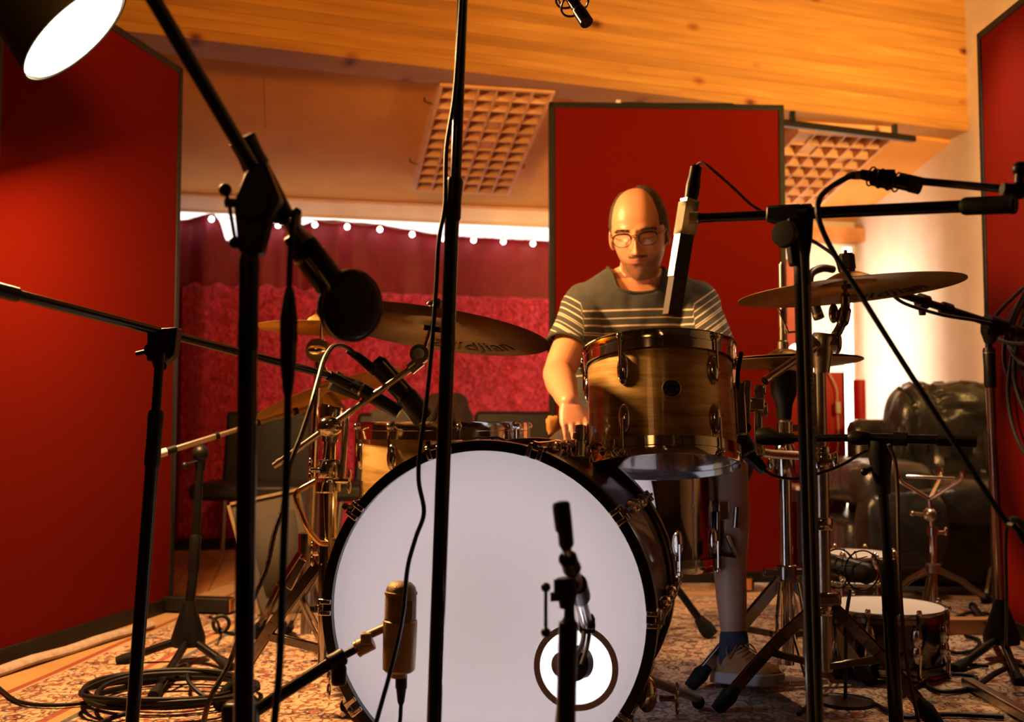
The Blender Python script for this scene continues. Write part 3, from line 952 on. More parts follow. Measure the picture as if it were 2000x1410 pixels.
# dynamic mic with a wide round head, on that boom
T = Thing('round_head_microphone', 'black microphone with a big round head on the near left boom', 'microphone', W(620, 520, 1.23))
g = G().tube([W(572, 455, 1.21), W(590, 478, 1.215), W(592, 481, 1.215), W(612, 508, 1.22), W(655, 566, 1.235)], [0.013, 0.0165, 0.0175, 0.0185, 0.019], 24)
T.part('body', g, M_PLASTIC)
p, q = W(603, 497, 1.219), W(607, 503, 1.22)
T.part('ring', G().tube([p, q], 0.0189, 24), M_STEEL)
c = W(683, 597, 1.24)
ax = V((0.66, -0.70, -0.12)).normalized()
Mh = frame(ax, (0, 0, 1), c)
hd = T.part('head_housing', G().lathe([(0, -0.020), (0.024, -0.019), (0.038, -0.010), (0.0425, -0.002), (0.0425, 0.004), (0.036, 0.010), (0, 0.011)], Mh, 48), M_PLASTIC)
T.part('grille', G().lathe([(0, 0.021), (0.018, 0.019), (0.032, 0.014), (0.037, 0.009)], Mh, 48), M_FELT, hd)
T.part('rim', G().ring(Mh @ Matrix.Translation((0, 0, 0.006)), 0.041, 0.0016, 48, 6), M_DARKCHROME, hd)
seg(T, 'neck', W(640, 548, 1.232), W(668, 585, 1.24), 0.012, M_PLASTIC)
T.part('side_bracket', G().tube([W(600, 505, 1.2), W(618, 528, 1.205), W(640, 560, 1.21), W(636, 600, 1.215), W(632, 610, 1.215)], 0.003, 8), M_DARKCHROME)
T.part('connector', G().tube([W(583, 412, 1.195), W(578, 440, 1.2), W(598, 470, 1.205)], [0.004, 0.0065, 0.008], 12), M_STEEL)

# its cable, with an inline connector, hanging straight down
g = G()
p0, p1 = W(565, 562, 1.18), W(562, 775, 1.18)
g.cable([W(585, 415, 1.19), W(577, 412, 1.185), W(572, 440, 1.18), W(567, 500, 1.18), p0], 0.0034, 8)
lowc = [p1, W(560, 900, 1.18), W(553, 1100, 1.18), W(546, 1300, 1.18), W(535, 1420, 1.18)]
e = to_floor(lowc[-2], lowc[-1], 0.02)
g.cable(lowc + [e, e + V((0.08, 0.04, 0))], 0.0042, 8)
T = Thing('microphone_cable', 'black cable hanging straight down beside the thick left stand, joined by a long connector', 'cable', e)
T.part('cable', g, M_CABLE)
g = G().tube([p0, W(565, 580, 1.18), W(564, 620, 1.18), W(564, 625, 1.18), W(564, 668, 1.18)], [0.0042, 0.0068, 0.0096, 0.0098, 0.0098], 16)
T.part('socket_shell', g, M_PLASTIC)
g = G().tube([W(564, 668, 1.18), W(563, 706, 1.18), W(563, 712, 1.18), W(562, 760, 1.18), p1], [0.0092, 0.0092, 0.0086, 0.006, 0.004], 16)
T.part('plug_shell', g, M_GLOSSBLACK)

# ------------------------------------------------------------------ centre stand (B)
d = 1.5
b0, b1 = W(906, -40, d), W(850, 1410, d)
ft = to_floor(b0, b1)
T = Thing('microphone_stand', 'tall black stand crossing the middle of the picture in front of the bass drum', 'microphone stand', ft, 'black microphone stands')
seg(T, 'upper_tube', W(908, -120, d), W(888, 400, d), 0.0077, M_GLOSSBLACK)
clutch(T, W(889, 348, d), W(883, 432, d), 0.0120)
seg(T, 'lower_tube', W(883, 425, d), ft + V((0, 0, 0.03)), 0.0103, M_GLOSSBLACK, 20)
T.part('base', G().lathe([(0, 0.045), (0.02, 0.04), (0.03, 0.025), (0.12, 0.016), (0.125, 0.0), (0, 0)], Matrix.Translation(ft), 40), M_BLACK)
g = G()
g.cable([W(903, -40, d - .02), W(893, 120, d - .012), W(886, 200, d - .02), W(872, 290, d - .012), W(869, 400, d - .02), W(857, 470, d - .02), W(852, 560, d - .02), W(843, 680, d - .02), W(832, 790, d - .02),
         W(820, 880, d - .02), W(818, 940, d - .02), W(828, 1000, d - .02), W(812, 1050, d - .02), W(796, 1110, d - .02), W(787, 1200, d - .02), W(768, 1290, d - .02), W(735, 1410, d - .02), to_floor(W(768, 1290, d), W(735, 1410, d), 0.02)], 0.0031, 8, 8)
single('microphone_cable', g, M_CABLE, 'black cable winding down the tall middle stand and across the white drum head', 'cable')

# ------------------------------------------------------------------ left stand with long falling boom (C)
p0, p1 = W(313, 690, 1.68), W(262, 1395, 1.66)
ft = to_floor(p0, p1)
T = Thing('microphone_stand', 'slim black boom stand in front of the left red screen', 'microphone stand', ft, 'black microphone stands')
seg(T, 'upper_tube', p0, p0.lerp(ft, 0.2), 0.0074, M_BLACK)
clutch(T, p0.lerp(ft, 0.125), p0.lerp(ft, 0.25), 0.0125)
seg(T, 'lower_tube', p0.lerp(ft, 0.24), ft + V((0, 0, 0.05)), 0.0103, M_GLOSSBLACK)
T.part('base', G().lathe([(0, 0.075), (0.022, 0.07), (0.035, 0.05), (0.042, 0.02), (0.10, 0.012), (0.10, 0.0), (0, 0)], Matrix.Translation(ft), 36), M_PLASTIC)
q0, q1 = W(-40, 557, 1.42), W(700, 748, 2.22)
bm = lambda px: q0.lerp(q1, ((px - 1000) / FPX * q0.y - q0.x) / ((q1.x - q0.x) - (px - 1000) / FPX * (q1.y - q0.y)))
seg(T, 'boom', bm(22), bm(700), 0.0078, M_GLOSSBLACK)
seg(T, 'boom_grip', q0, bm(27), 0.0106, M_BLACK)
c = bm(318)
g = G().prism([(-0.022, -0.034), (0.006, -0.040), (0.022, -0.024), (0.026, 0.020), (-0.022, 0.016)], 0.03, frame((0, -1, 0), (1, 0, 0), c + V((0.0, -0.002, -0.012))))
T.part('swivel_body', g, M_PLASTIC, bevel=0.003)
T.part('swivel_knob', G().tube([c + V((-0.01, -0.03, -0.03)), c + V((-0.01, 0.02, -0.03))], 0.012, 14).tube([c + V((-0.01, -0.026, -0.03)), c + V((-0.035, -0.026, -0.036))], 0.004, 8), M_PLASTIC)
T.part('neck', G().tube([c + V((-.004, 0, -0.04)), p0 + V((0, 0, -0.02))], [0.016, 0.010], 14), M_PLASTIC)
seg(T, 'boom_tip', bm(640), W(770, 797, 2.25), 0.0105, M_PLASTIC)
seg(T, 'mic_clip', W(650, 742, 2.2), W(705, 770, 2.22), 0.022, M_PLASTIC, r2=0.015)

T = Thing('clip_microphone', 'black microphone on the slim left boom, pointing down at the floor tom', 'microphone', W(760, 750, 2.22), 'black drum microphones')
T.part('body', G().tube([W(732, 706, 2.20), W(738, 712, 2.20), W(790, 770, 2.24), W(793, 774, 2.24), W(826, 815, 2.26)], [0.016, 0.021, 0.021, 0.024, 0.024], 20), M_PLASTIC)
T.part('body_stripe', G().tube([W(748, 706, 2.18), W(795, 758, 2.2)], 0.0018, 6), M_STEEL)
T.part('plug', G().tube([W(678, 684, 2.18), W(700, 697, 2.19), W(735, 726, 2.2)], [0.006, 0.009, 0.011], 12), M_PLASTIC)
T = Thing('clip_microphone', 'second black microphone lying under the first on the slim left boom', 'microphone', W(700, 770, 2.2), 'black drum microphones')
T.part('body', G().tube([W(690, 752, 2.16), W(700, 757, 2.16), W(745, 785, 2.2), W(780, 806, 2.2)], [0.011, 0.014, 0.015, 0.014], 18), M_PLASTIC)
T.part('highlight_ring', G().tube([W(704, 760, 2.16), W(708, 762, 2.16)], 0.0148, 18), M_STEEL)
g = G()
g.cable([W(700, 697, 2.19), W(676, 678, 2.16), W(652, 676, 2.1), W(634, 700, 2.05), W(622, 740, 2.0), W(608, 790, 1.95), W(588, 850, 1.92), W(566, 910, 1.9), W(556, 980, 1.9), W(536, 1040, 1.88), W(520, 1110, 1.86),
         W(490, 1180, 1.84), W(450, 1290, 1.82), W(405, 1380, 1.80), F(385, 1500, 0.02)], 0.0048, 8, 8)
single('braided_cable', g, noisy('braided_cable', (0.012, 0.010, 0.008), (0.11, 0.07, 0.03), 160, 0.5, 0, 0.3, 0.001), 'dark braided cable falling from the drum microphone past the chrome stand', 'cable')

# ------------------------------------------------------------------ low stand with telescopic boom (D)
hubp = V((W(367, 1290, 2.75).x, 2.75, 0))
topp = W(391, 905, 2.80)
T = Thing('microphone_stand', 'low black tripod stand in front of the left chair, holding a thin telescopic boom', 'microphone stand', hubp, 'black microphone stands')
mid = topp.lerp(hubp, 0.55)
seg(T, 'upper_tube', topp, mid, 0.0105, M_BLACK)
clutch(T, topp.lerp(hubp, 0.36), topp.lerp(hubp, 0.55), 0.0150)
seg(T, 'lower_tube', mid, hubp + V((0, 0, 0.14)), 0.0125, M_BLACK)
hub_tripod(T, hubp, [F(232, 1302), F(300, 1372), F(450, 1315)], 0.042, 0.10, 0.010, M_BLACK, 0.06)
T.part('head_joint', G().ball(W(392, 885, 2.8), 0.022).tube([W(390, 880, 2.8), W(391, 920, 2.8)], [0.018, 0.012], 14), M_PLASTIC)
T.part('lever', G().tube([W(388, 900, 2.79), W(362, 908, 2.77)], 0.004, 8).ball(W(361, 909, 2.77), 0.009), M_PLASTIC)
p0, p1 = W(306, 888, 2.62), W(645, 782, 2.92)
for i, (t0, t1, r, m_) in enumerate([(0.0, 0.055, 0.010, M_WHITEPL), (0.05, 0.10, 0.0105, M_PLASTIC), (0.1, 0.32, 0.0078, M_STEEL), (0.30, 0.55, 0.0064, M_STEEL), (0.55, 0.78, 0.0052, M_STEEL), (0.78, 1.0, 0.0042, M_STEEL)]):
    seg(T, ['end_cap', 'boom_grip', 'boom_section', 'boom_section', 'boom_section', 'boom_section'][i], p0.lerp(p1, t0), p0.lerp(p1, t1), r, m_, 12)
for t in (0.32, 0.55, 0.78):
    seg(T, 'boom_collar', p0.lerp(p1, t - 0.008), p0.lerp(p1, t + 0.012), 0.0098, M_BLACK, 12)

# ------------------------------------------------------------------ bass drum
BR = 0.281
bc = W(948, 1195, 1.81)
bc.z = 0.292
bax = V((-0.219, -0.976, 0)).normalized()      # out of the front
DEP = 0.40
Mb = frame(bax, (1, 0, 0), bc)                 # z = front
rear = bc - bax * DEP
T = Thing('bass_drum', 'big bass drum with a plain glowing white front head and a round port hole', 'bass drum', V((rear.x, rear.y, 0)))
n = 96
T.part('shell', G().lathe([(BR - 0.012, -DEP + 0.004), (BR - 0.008, -DEP + 0.004), (BR - 0.008, -0.003), (BR - 0.012, -0.003), (BR - 0.012, -DEP + 0.004)], Mb, n), M_FLAMESHADED)
# front head with the port cut in it
PX, PY = 1125, 1303
_o = V((0, 0, CH)); _d = W(PX, PY, 1) - _o
pw = _o + _d * ((bc - _o).dot(bax) / _d.dot(bax))
loc_ = Mb.inverted() @ pw
pr_o, pr_i = 0.0675, 0.0595
g = G()
K = 72
rows = []
for t in (0, 0.08, 0.2, 0.4, 0.65, 0.9, 1.0):
    for k_ in range(K):
        a_ = 2 * pi * k_ / K
        inner = V((loc_.x + pr_i * cos(a_), loc_.y + pr_i * sin(a_), 0.0))
        outer = V(((BR - 0.006) * cos(a_), (BR - 0.006) * sin(a_), 0.0))
        rows.append(inner.lerp(outer, t))
fs = [(j * K + k_, j * K + (k_ + 1) % K, (j + 1) * K + (k_ + 1) % K, (j + 1) * K + k_) for j in range(6) for k_ in range(K)]
g.add(rows, fs, Mb)
hd = T.part('front_head', g, M_GLOWHEAD)
T.part('port_ring', G().lathe([(pr_i, 0.001), (pr_o + 0.002, 0.001), (pr_o + 0.002, 0.0028), (pr_i, 0.0028), (pr_i, 0.001)], Mb @ Matrix.Translation((loc_.x, loc_.y, 0)), 64), film('grey_port_ring', (0.50, 0.40, 0.36), (0.42, 0.33, 0.30), 0.22), hd)
T.part('batter_head', G().lathe([(BR - 0.006, -DEP), (0.15, -DEP), (0, -DEP)], Mb, n), M_BATTER)
def hoop(zc, m, r_in, r_out, w_):
    return G().lathe([(r_in, zc - w_ / 2), (r_out, zc - w_ / 2), (r_out + 0.001, zc), (r_out, zc + w_ / 2), (r_in, zc + w_ / 2), (r_in, zc - w_ / 2)], Mb, n)
T.part('front_hoop', hoop(-0.005, M_FRAME, BR - 0.013, BR + 0.004, 0.034), mat('black_lacquer_hoop', (0.006, 0.006, 0.006), 0.28, 0, Coat_Weight=0.3))
T.part('rear_hoop', hoop(-DEP - 0.006, M_FRAME, BR - 0.010, BR + 0.004, 0.038), M_FLAMESHADED)
T.part('hoop_inlay', G().ring(Mb @ Matrix.Translation((0, 0, -DEP + 0.02)), BR - 0.003, 0.004, 96, 6), M_DARKCHROME)
# LED ring inside the shell: what makes the head glow
T.part('led_ring', G().ring(Mb @ Matrix.Translation((0, 0, -DEP * 0.5)), BR - 0.020, 0.005, 72, 6), M_EMIT_DRUM)
for k_ in range(10):
    a_ = radians(36 * k_)
    Ml = Mb @ Matrix.Rotation(a_, 4, 'Z')
    def Q(r, z, t=0): return Ml @ V((r, t, z))
    c = T.part('claw', G().box((BR + 0.006, 0, 0.000), (0.010, 0.028, 0.030), Ml).box((BR - 0.003, 0.0095, 0.0145), (0.020, 0.009, 0.005), Ml).box((BR - 0.003, -0.0095, 0.0145), (0.020, 0.009, 0.005), Ml), M_CHROME, bevel=0.002)
    T.part('rod', G().tube([Q(BR + 0.013, 0.016), Q(BR + 0.013, -0.13)], 0.003, 8).box((BR + 0.013, 0, 0.026), (0.008, 0.008, 0.012), Ml), M_CHROME, c)
    T.part('lug', G().ball((BR + 0.004, 0, -0.15), 0.016, 14, (0.8, 0.9, 2.0), Ml), M_CHROME)
    c = T.part('claw', G().box((BR + 0.006, 0, -DEP - 0.010), (0.010, 0.024, 0.030), Ml), M_CHROME, bevel=0.002)
    T.part('rod', G().tube([Q(BR + 0.013, -DEP - 0.02), Q(BR + 0.013, -DEP + 0.10)], 0.003, 8), M_CHROME, c)
    T.part('lug', G().ball((BR + 0.004, 0, -DEP + 0.115), 0.016, 14, (0.8, 0.9, 2.0), Ml), M_CHROME)
# spurs
for s_, foot in ((1, F(1392, 1394)), (-1, F(648, 1402))):
    a_ = Mb @ V((s_ * BR * 0.88 * 1.04, -BR * 0.52, -0.09))
    f = T.part('spur', G().tube([a_ + V((0, 0, 0.03)), V((foot.x - s_ * 0.03, foot.y, 0.03))], 0.0085, 12), M_STEEL)
    T.part('spur_bracket', G().ball(a_ + V((0, 0, 0.005)), 0.026, 14, (0.7, 1, 1.2)), M_CHROME, f)
    T.part('rubber_tip', G().ball(V((foot.x - s_ * 0.03, foot.y, 0.024)), 0.014), M_RUBBER, f)
    T.part('wing_bolt', G().tube([a_ + V((s_ * 0.02, -0.01, 0.0)), a_ + V((s_ * 0.045, -0.012, 0.0))], 0.005, 8).ball(a_ + V((s_ * 0.05, -0.012, 0.014)), 0.010, 10, (0.4, 0.8, 1.4)).ball(a_ + V((s_ * 0.05, -0.012, -0.014)), 0.010, 10, (0.4, 0.8, 1.4)), M_CHROME, f)


# ------------------------------------------------------------------ drums
def drum(T, M, R_, H, shell_m, nl, a0, top_head=M_HEAD, bot_head=M_GREYHEAD, lugs='split', hoop_h=0.036, badge=None, rim_m=None):
    """z = drum axis, origin at mid height"""
    rim_m = rim_m or M_CHROME
    T.part('shell', G().lathe([(R_ - 0.008, -H / 2), (R_, -H / 2), (R_, H / 2), (R_ - 0.008, H / 2), (R_ - 0.008, -H / 2)], M, 80), shell_m)
    for s_, nm, hm in ((1, 'batter_head', top_head), (-1, 'resonant_head', bot_head)):
        z0 = s_ * (H / 2 + 0.003)
        T.part(nm, G().lathe([(R_ + 0.002, z0 - s_ * 0.012), (R_ + 0.002, z0), (R_ - 0.012, z0 + s_ * 0.002), (R_ * 0.5, z0 + s_ * 0.002), (0, z0 + s_ * 0.002)], M, 80), hm)
        zi, zo = s_ * (H / 2 - 0.020), s_ * (H / 2 - 0.020 + hoop_h)
        zm = (zi + zo) / 2
        g = G().lathe([(R_ + 0.004, zi), (R_ + 0.008, zi), (R_ + 0.008, zm - s_ * 0.001), (R_ + 0.0065, zm), (R_ + 0.008, zm + s_ * 0.001), (R_ + 0.008, zo - s_ * 0.003), (R_ + 0.010, zo), (R_ + 0.004, zo), (R_ + 0.004, zi)], M, 80)
        T.part('hoop', g, rim_m)
    for k_ in range(nl):
        Ml = M @ Matrix.Rotation(a0 + 2 * pi * k_ / nl, 4, 'Z')
        for s_ in (1, -1):
            zl = s_ * (H / 2 - 0.058 if lugs == 'split' else 0.02)
            l = T.part('lug', G().ball((R_ + 0.001, 0, zl), 0.0140, 16, (0.85, 0.92, 2.15), Ml), M_CHROME)
            T.part('rod', G().tube([Ml @ V((R_ + 0.0125, 0, zl)), Ml @ V((R_ + 0.0125, 0, s_ * (H / 2 + 0.012)))], 0.0028, 8).ball((R_ + 0.0125, 0, s_ * (H / 2 + 0.008)), 0.007, 10, (1, 1, 1.1), Ml), M_CHROME, l)


# high tom, tipped towards the drummer
tilt = radians(12)
tc = W(1291, 797, 2.17)
Rt, Ht = 0.146, 0.212
tax = V((0.0, sin(tilt), cos(tilt)))
Mt = frame(tax, (1, 0, 0), tc)
T = Thing('rack_tom', 'gold satin flame tom with a round badge, hung above the bass drum', 'tom drum', tc)
drum(T, Mt, Rt, Ht, M_FLAME, 5, radians(-90 + 36), badge=True)
Ml = Mt @ Matrix.Rotation(radians(-90), 4, 'Z')
Mbd = frame(Ml.to_3x3() @ V((1, 0, 0)), Ml.to_3x3() @ V((0, 1, 0)), Ml @ V((Rt + 0.0005, 0, 0.004)))
bd_ = T.part('badge', G().lathe([(0.0165, 0.0), (0.0165, 0.0016), (0, 0.0016)], Mbd, 40), M_BLACK)
T.part('badge_rim', G().ring(Mbd @ Matrix.Translation((0, 0, 0.0018)), 0.0172, 0.0014, 40, 6), M_STEEL, bd_)
T.part('vent_grommet', G().lathe([(0.0042, 0.0016), (0.0042, 0.004), (0.0022, 0.004), (0.0022, 0.0018)], Mbd, 20), M_CHROME, bd_)
g = G()
for i, ch in enumerate('GRETSCH'):
    a_ = radians(66 - 22 * i)
    vs, fs = text_geo(ch, 0.0062, 0, 0.0002)
    g.add(vs, fs, Mbd @ Matrix.Rotation(a_, 4, 'Z') @ Matrix.Translation((0, 0.0115, 0.0022)))
for s_ in (-1, 1):
    for j in (-1, 0, 1):
        g.box((s_ * 0.011, -0.0025 + j * 0.0022, 0.0020), (0.006, 0.0008, 0.0006), Mbd)
for j in range(-3, 4):
    a_ = radians(-90 + j * 14)
    g.box((0.0115, 0, 0.0020), (0.005, 0.0009, 0.0006), Mbd @ Matrix.Rotation(a_, 4, 'Z'))
T.part('badge_lettering', g, M_STEEL, bd_)
T.part('mount_bracket', G().box((Rt + 0.014, 0, 0.0), (0.022, 0.05, 0.11), Mt @ Matrix.Rotation(radians(8), 4, 'Z')), M_CHROME, bevel=0.004)
for z_ in (-0.035, 0.035):
    T.part('mount_grommet', G().ball((Rt + 0.03, 0, z_), 0.011, 12, (1, 1, 1), Mt @ Matrix.Rotation(radians(8), 4, 'Z')), M_RUBBER)

# tom holder: plate, clamp and bent rod over to the hi-hat side
c = W(1465, 790, 2.20)
T = Thing('tom_holder', 'chrome tom mount with wing screws on the right side of the gold tom', 'tom mount', c)
T.part('suspension_ring', G().tube(smooth_path([W(1448, 688, 2.19), W(1441, 730, 2.18), W(1442, 800, 2.18), W(1452, 838, 2.19)], 5), 0.0045, 8), M_RUBBER)
T.part('plate', G().bar(W(1459, 742, 2.19), W(1457, 828, 2.19), 0.016, 0.014, (0, -1, 0)), M_STEEL, bevel=0.003)
T.part('clamp_block', G().box(c + V((0.012, 0, 0.0)), (0.032, 0.03, 0.028)), M_CHROME, bevel=0.004)
for q in ((1492, 762), (1496, 800)):
    p = W(*q, 2.19)
    T.part('wing_screw', G().tube([W(q[0] - 18, q[1] + 2, 2.19), p], 0.004, 8).ball(p, 0.010, 10, (0.5, 0.5, 1.6)), M_CHROME)
T.part('bent_rod', G().tube(smooth_path([W(1482, 752, 2.2), W(1482, 830, 2.2), W(1484, 876, 2.2), W(1495, 885, 2.22), W(1560, 890, 2.4)], 6), 0.0095, 14), M_STEEL)
T.part('knob', G().ball(W(1450, 832, 2.185), 0.011), M_RUBBER)

# post between the bass drum shell and the tom
p0 = W(1150, 905, 2.0)
T = Thing('tom_post', 'short chrome post with wing nuts on top of the bass drum shell', 'tom post', p0)
T.part('tube', G().tube([W(1132, 905, 2.03), W(1134, 832, 2.05)], 0.0105, 16), M_CHROME)
T.part('collar', G().tube([W(1132, 858, 2.04), W(1133, 846, 2.04)], 0.0135, 16), M_CHROME)
T.part('base_plate', G().box(W(1126, 900, 2.02), (0.05, 0.06, 0.02), Matrix.Identity(4)), M_DARKCHROME, bevel=0.004)
for q in ((1112, 880), (1150, 884), (1100, 892)):
    p = W(*q, 2.0)
    T.part('wing_nut', G().tube([p, W(q[0] + 8, q[1] + 18, 2.0)], 0.005, 8).ball(p, 0.011, 10, (0.5, 0.8, 1.3)), M_CHROME)

# floor tom at the left
T0 = W(868, 831, 2.45)
Hf = 0.36
c = T0 - V((0, 0, Hf / 2))
T = Thing('floor_tom', 'gold satin flame floor tom standing left of the bass drum under the crash cymbal', 'floor tom', V((c.x, c.y, 0)))
drum(T, frame((0, 0.0, 1), (1, 0, 0), c), 0.186, Hf - 0.02, M_FLAME, 8, radians(-90 + 22.5 - 10), hoop_h=0.038)
for a_ in (-150, -30, 90):
    q = c + V((0.20 * cos(radians(a_)), 0.20 * sin(radians(a_)), 0))
    l = T.part('leg', G().tube([q + V((0, 0, 0.06)), V((q.x, q.y, 0.05)), V((q.x + 0.02 * cos(radians(a_)), q.y + 0.02 * sin(radians(a_)), 0.018))], 0.0052, 10), M_CHROME)
    T.part('leg_bracket', G().box(q + V((0, 0, -0.02)), (0.03, 0.03, 0.05)), M_CHROME, l, bevel=0.004)
    T.part('rubber_foot', G().ball(V((q.x + 0.02 * cos(radians(a_)), q.y + 0.02 * sin(radians(a_)), 0.020)), 0.013), M_RUBBER, l)
g = G().cable([W(925, 868, 2.25), W(945, 858, 2.25), W(975, 856, 2.25), W(1003, 872, 2.25)], 0.0028, 7)
single('cable_loop', g, M_CABLE, 'small black cable loop rising over the top of the bass drum hoop', 'cable')

# deep glossy drum between the drummer's knees
c = V((0.335, 2.52, 0.43))
T = Thing('snare_drum', 'deep glossy bronze drum with chrome rods below the gold tom, between the knees', 'snare drum', V((c.x, c.y, 0)))
drum(T, frame((0, 0, 1), (1, 0, 0), c), 0.140, 0.29, M_GLOSSDRUM, 8, radians(-90 + 12), hoop_h=0.03)
for a_ in (-145, -20, 95):
    q = c + V((0.155 * cos(radians(a_)), 0.155 * sin(radians(a_)), 0))
    l = T.part('leg', G().tube([q + V((0, 0, 0.08)), V((q.x, q.y, 0.03))], 0.005, 10), M_CHROME)
    T.part('rubber_foot', G().ball(V((q.x, q.y, 0.022)), 0.012), M_RUBBER, l)
    T.part('leg_bracket', G().box(q + V((0, 0, -0.02)), (0.026, 0.026, 0.045)), M_CHROME, l, bevel=0.003)
# bracket visible right of that drum
p = W(1408, 990, 2.42)
T.part('strainer', G().box(W(1398, 1010, 2.47), (0.016, 0.02, 0.07)).tube([W(1402, 1000, 2.45), W(1402, 1070, 2.45)], 0.006, 10).tube([W(1440, 990, 2.46), W(1437, 1030, 2.46)], 0.009, 10).tube([W(1420, 1045, 2.45), W(1437, 1085, 2.45)], 0.006, 8).tube([W(1395, 1080, 2.45), W(1437, 1086, 2.45)], 0.005, 8), M_DARKCHROME)

# foot of the pedal board seen under that drum
T = Thing('bass_pedal', 'steel bass drum pedal on the floor behind the bass drum', 'pedal', V((0.12, 2.30, 0)))
T.part('base_plate', G().box((0.13, 2.42, 0.02), (0.10, 0.30, 0.012)), M_STEEL, bevel=0.002)
T.part('footboard', G().bar((0.13, 2.56, 0.035), (0.13, 2.33, 0.11), 0.08, 0.010), M_STEEL, bevel=0.002)
for x in (0.07, 0.19):
    T.part('post', G().tube([(x, 2.32, 0.02), (x, 2.32, 0.20)], 0.008, 10), M_STEEL)
T.part('axle', G().tube([(0.06, 2.32, 0.20), (0.20, 2.32, 0.20)], 0.006, 10), M_CHROME)
b = T.part('beater', G().tube([(0.13, 2.32, 0.20), (0.12, 2.265, 0.33)], 0.004, 8).ball((0.12, 2.262, 0.335), 0.022, 14), M_FELT)


# ------------------------------------------------------------------ cymbals
def cymbal(name, label, c, nrm, R_, m, bell=0.10, text=None, ta=0.0, group='bronze cymbals', rivets=False, bow=0.055):
    M = frame(nrm, (1, 0, 0), c)
    T = Thing(name, label, 'cymbal', c, group)
    rb = R_ * 0.24
    hb = R_ * bell
    prof_t = [(0.006, hb), (rb * 0.45, hb * 0.93), (rb * 0.8, hb * 0.6), (rb, hb * 0.22), (rb * 1.08, hb * 0.14), (R_ * 0.6, -R_ * bow * 0.42), (R_ * 0.85, -R_ * bow * 0.80), (R_, -R_ * bow * 1.05)]
    prof_b = [(r, z - 0.0013) for r, z in prof_t[::-1]]
    T.part('plate', G().lathe(prof_t + prof_b + [prof_t[0]], M, 96), m)
    if text:
        g = G()
        vs, fs = text_geo(text, R_ * 0.30, 0.45, 0.0002)
        def zb(r): return -R_ * bow * 1.05 * ((r - rb) / (R_ - rb)) - 0.0022
        out = []
        for v in vs:
            # seen from below: mirror x, bend along the rim
            rr = R_ * 0.74 - v.y * 1.15
            aa = ta + v.x / (R_ * 0.74)
            out.append(V((rr * sin(aa), rr * cos(aa), zb(rr) + (-0.0002 if v.z > 0 else 0.0))))
        g.add(out, [f[::-1] for f in fs], M)
        T.part('lettering', g, M_PRINT)
    return T, M


# right crash
cr = W(1658, 556, 2.3)
nr = V((-0.075, 0.02, 1)).normalized()
cymbal('crash_cymbal', 'large bronze crash cymbal at the right, seen against the bright wall', cr, nr, 0.236, M_CYMBR, 0.115, 'Zildjian', 0.75)
# left crash
cl = W(849, 632, 2.12)
nl_ = V((0.165, -0.055, 1)).normalized()
cymbal('crash_cymbal', 'large dark bronze crash cymbal over the floor tom, right of the round black microphone', cl, V((0.14, 0.10, 1)).normalized(), 0.232, M_CYMB, 0.09, 'Zildjian', 0.42)
# small bright cymbal behind
ck = W(628, 634, 2.72)
cymbal('splash_cymbal', 'small bright yellow cymbal peeping out left of the round black microphone', ck, V((0.02, 0.03, 1)), 0.165, M_CYMBB, 0.16)
# tilted one lower left
cw = W(640, 762, 2.86)
cymbal('ride_cymbal', 'tilted golden ride cymbal low behind the telescopic boom', cw, V((-0.36, 0.06, 1)), 0.205, M_CYMBB, 0.12)
# hi-hat
hc = W(1533, 694, 2.53)
cymbal('hi_hat_cymbal', 'upper cymbal of the hi-hat pair right of the gold tom', hc + V((0, 0, -0.004)), V((-0.02, 0.0, 1)), 0.178, M_CYMBR, 0.11, group='hi-hat cymbals', bow=0.05)
cymbal('hi_hat_cymbal', 'lower, upturned cymbal of the hi-hat pair right of the gold tom', hc + V((0, 0, -0.026)), V((0.015, -0.05, -1)), 0.178, M_CYMBR, 0.11, group='hi-hat cymbals', bow=0.05)

# ------------------------------------------------------------------ chrome cymbal stands, left
def flat_leg(T, pts, w_=0.022, h_=0.006, m=M_DARKCHROME, foot=True, gap=0.012):
    pts = [V(p) for p in pts]
    g = G()
    for a, b in zip(pts, pts[1:]):
        side = (b - a).cross(V((0, 0, 1)))
        side = side.normalized() if side.length > 1e-6 else V((1, 0, 0))
        for s_ in (-1, 1):
            e_ = (b - a).normalized() * (0.0025 if len(pts) > 3 else 0)
            g.bar(a + side * s_ * gap / 2 - e_, b + side * s_ * gap / 2 + e_, h_ * 0.5, w_)
    l = T.part('leg', g, m, bevel=0.001 if len(pts) < 4 else 0)
    if foot:
        f = pts[-1]; e = (pts[-2] - f).normalized()
        T.part('rubber_foot', G().tube([f + V((0, 0, 0.0)) - e * 0.01, f + e * 0.03, f + e * 0.055], [0.014, 0.019, 0.012], 10), M_RUBBER, l)
    return l


bx = W(641, 1000, 2.25); bx.z = 0
T = Thing('cymbal_stand', 'shiny chrome boom stand left of the bass drum carrying the large crash cymbal', 'cymbal stand', bx, 'chrome cymbal stands')
def at(px, py, d_=2.25): return W(px, py, d_)
seg(T, 'lower_tube', V((bx.x, bx.y, 0.10)), at(641, 955), 0.0185, M_CHROME, 24)
seg(T, 'middle_tube', at(641, 960), at(644, 850), 0.0135, M_CHROME, 20)
T.part('cup', G().tube([at(644, 862), at(646, 800), at(648, 792)], [0.017, 0.027, 0.025], 24), M_CHROME)
seg(T, 'side_tube', at(676, 812), at(668, 935), 0.0068, M_STEEL)
for (py, r, h_) in ((915, 0.024, 18), (950, 0.026, 12), (1088, 0.026, 9)):
    T.part('collar', G().tube([at(641, py + h_), at(641, py + h_ - 3), at(641, py - h_ + 3), at(641, py - h_)], [r * 0.9, r, r, r * 0.9], 20), M_CHROME)
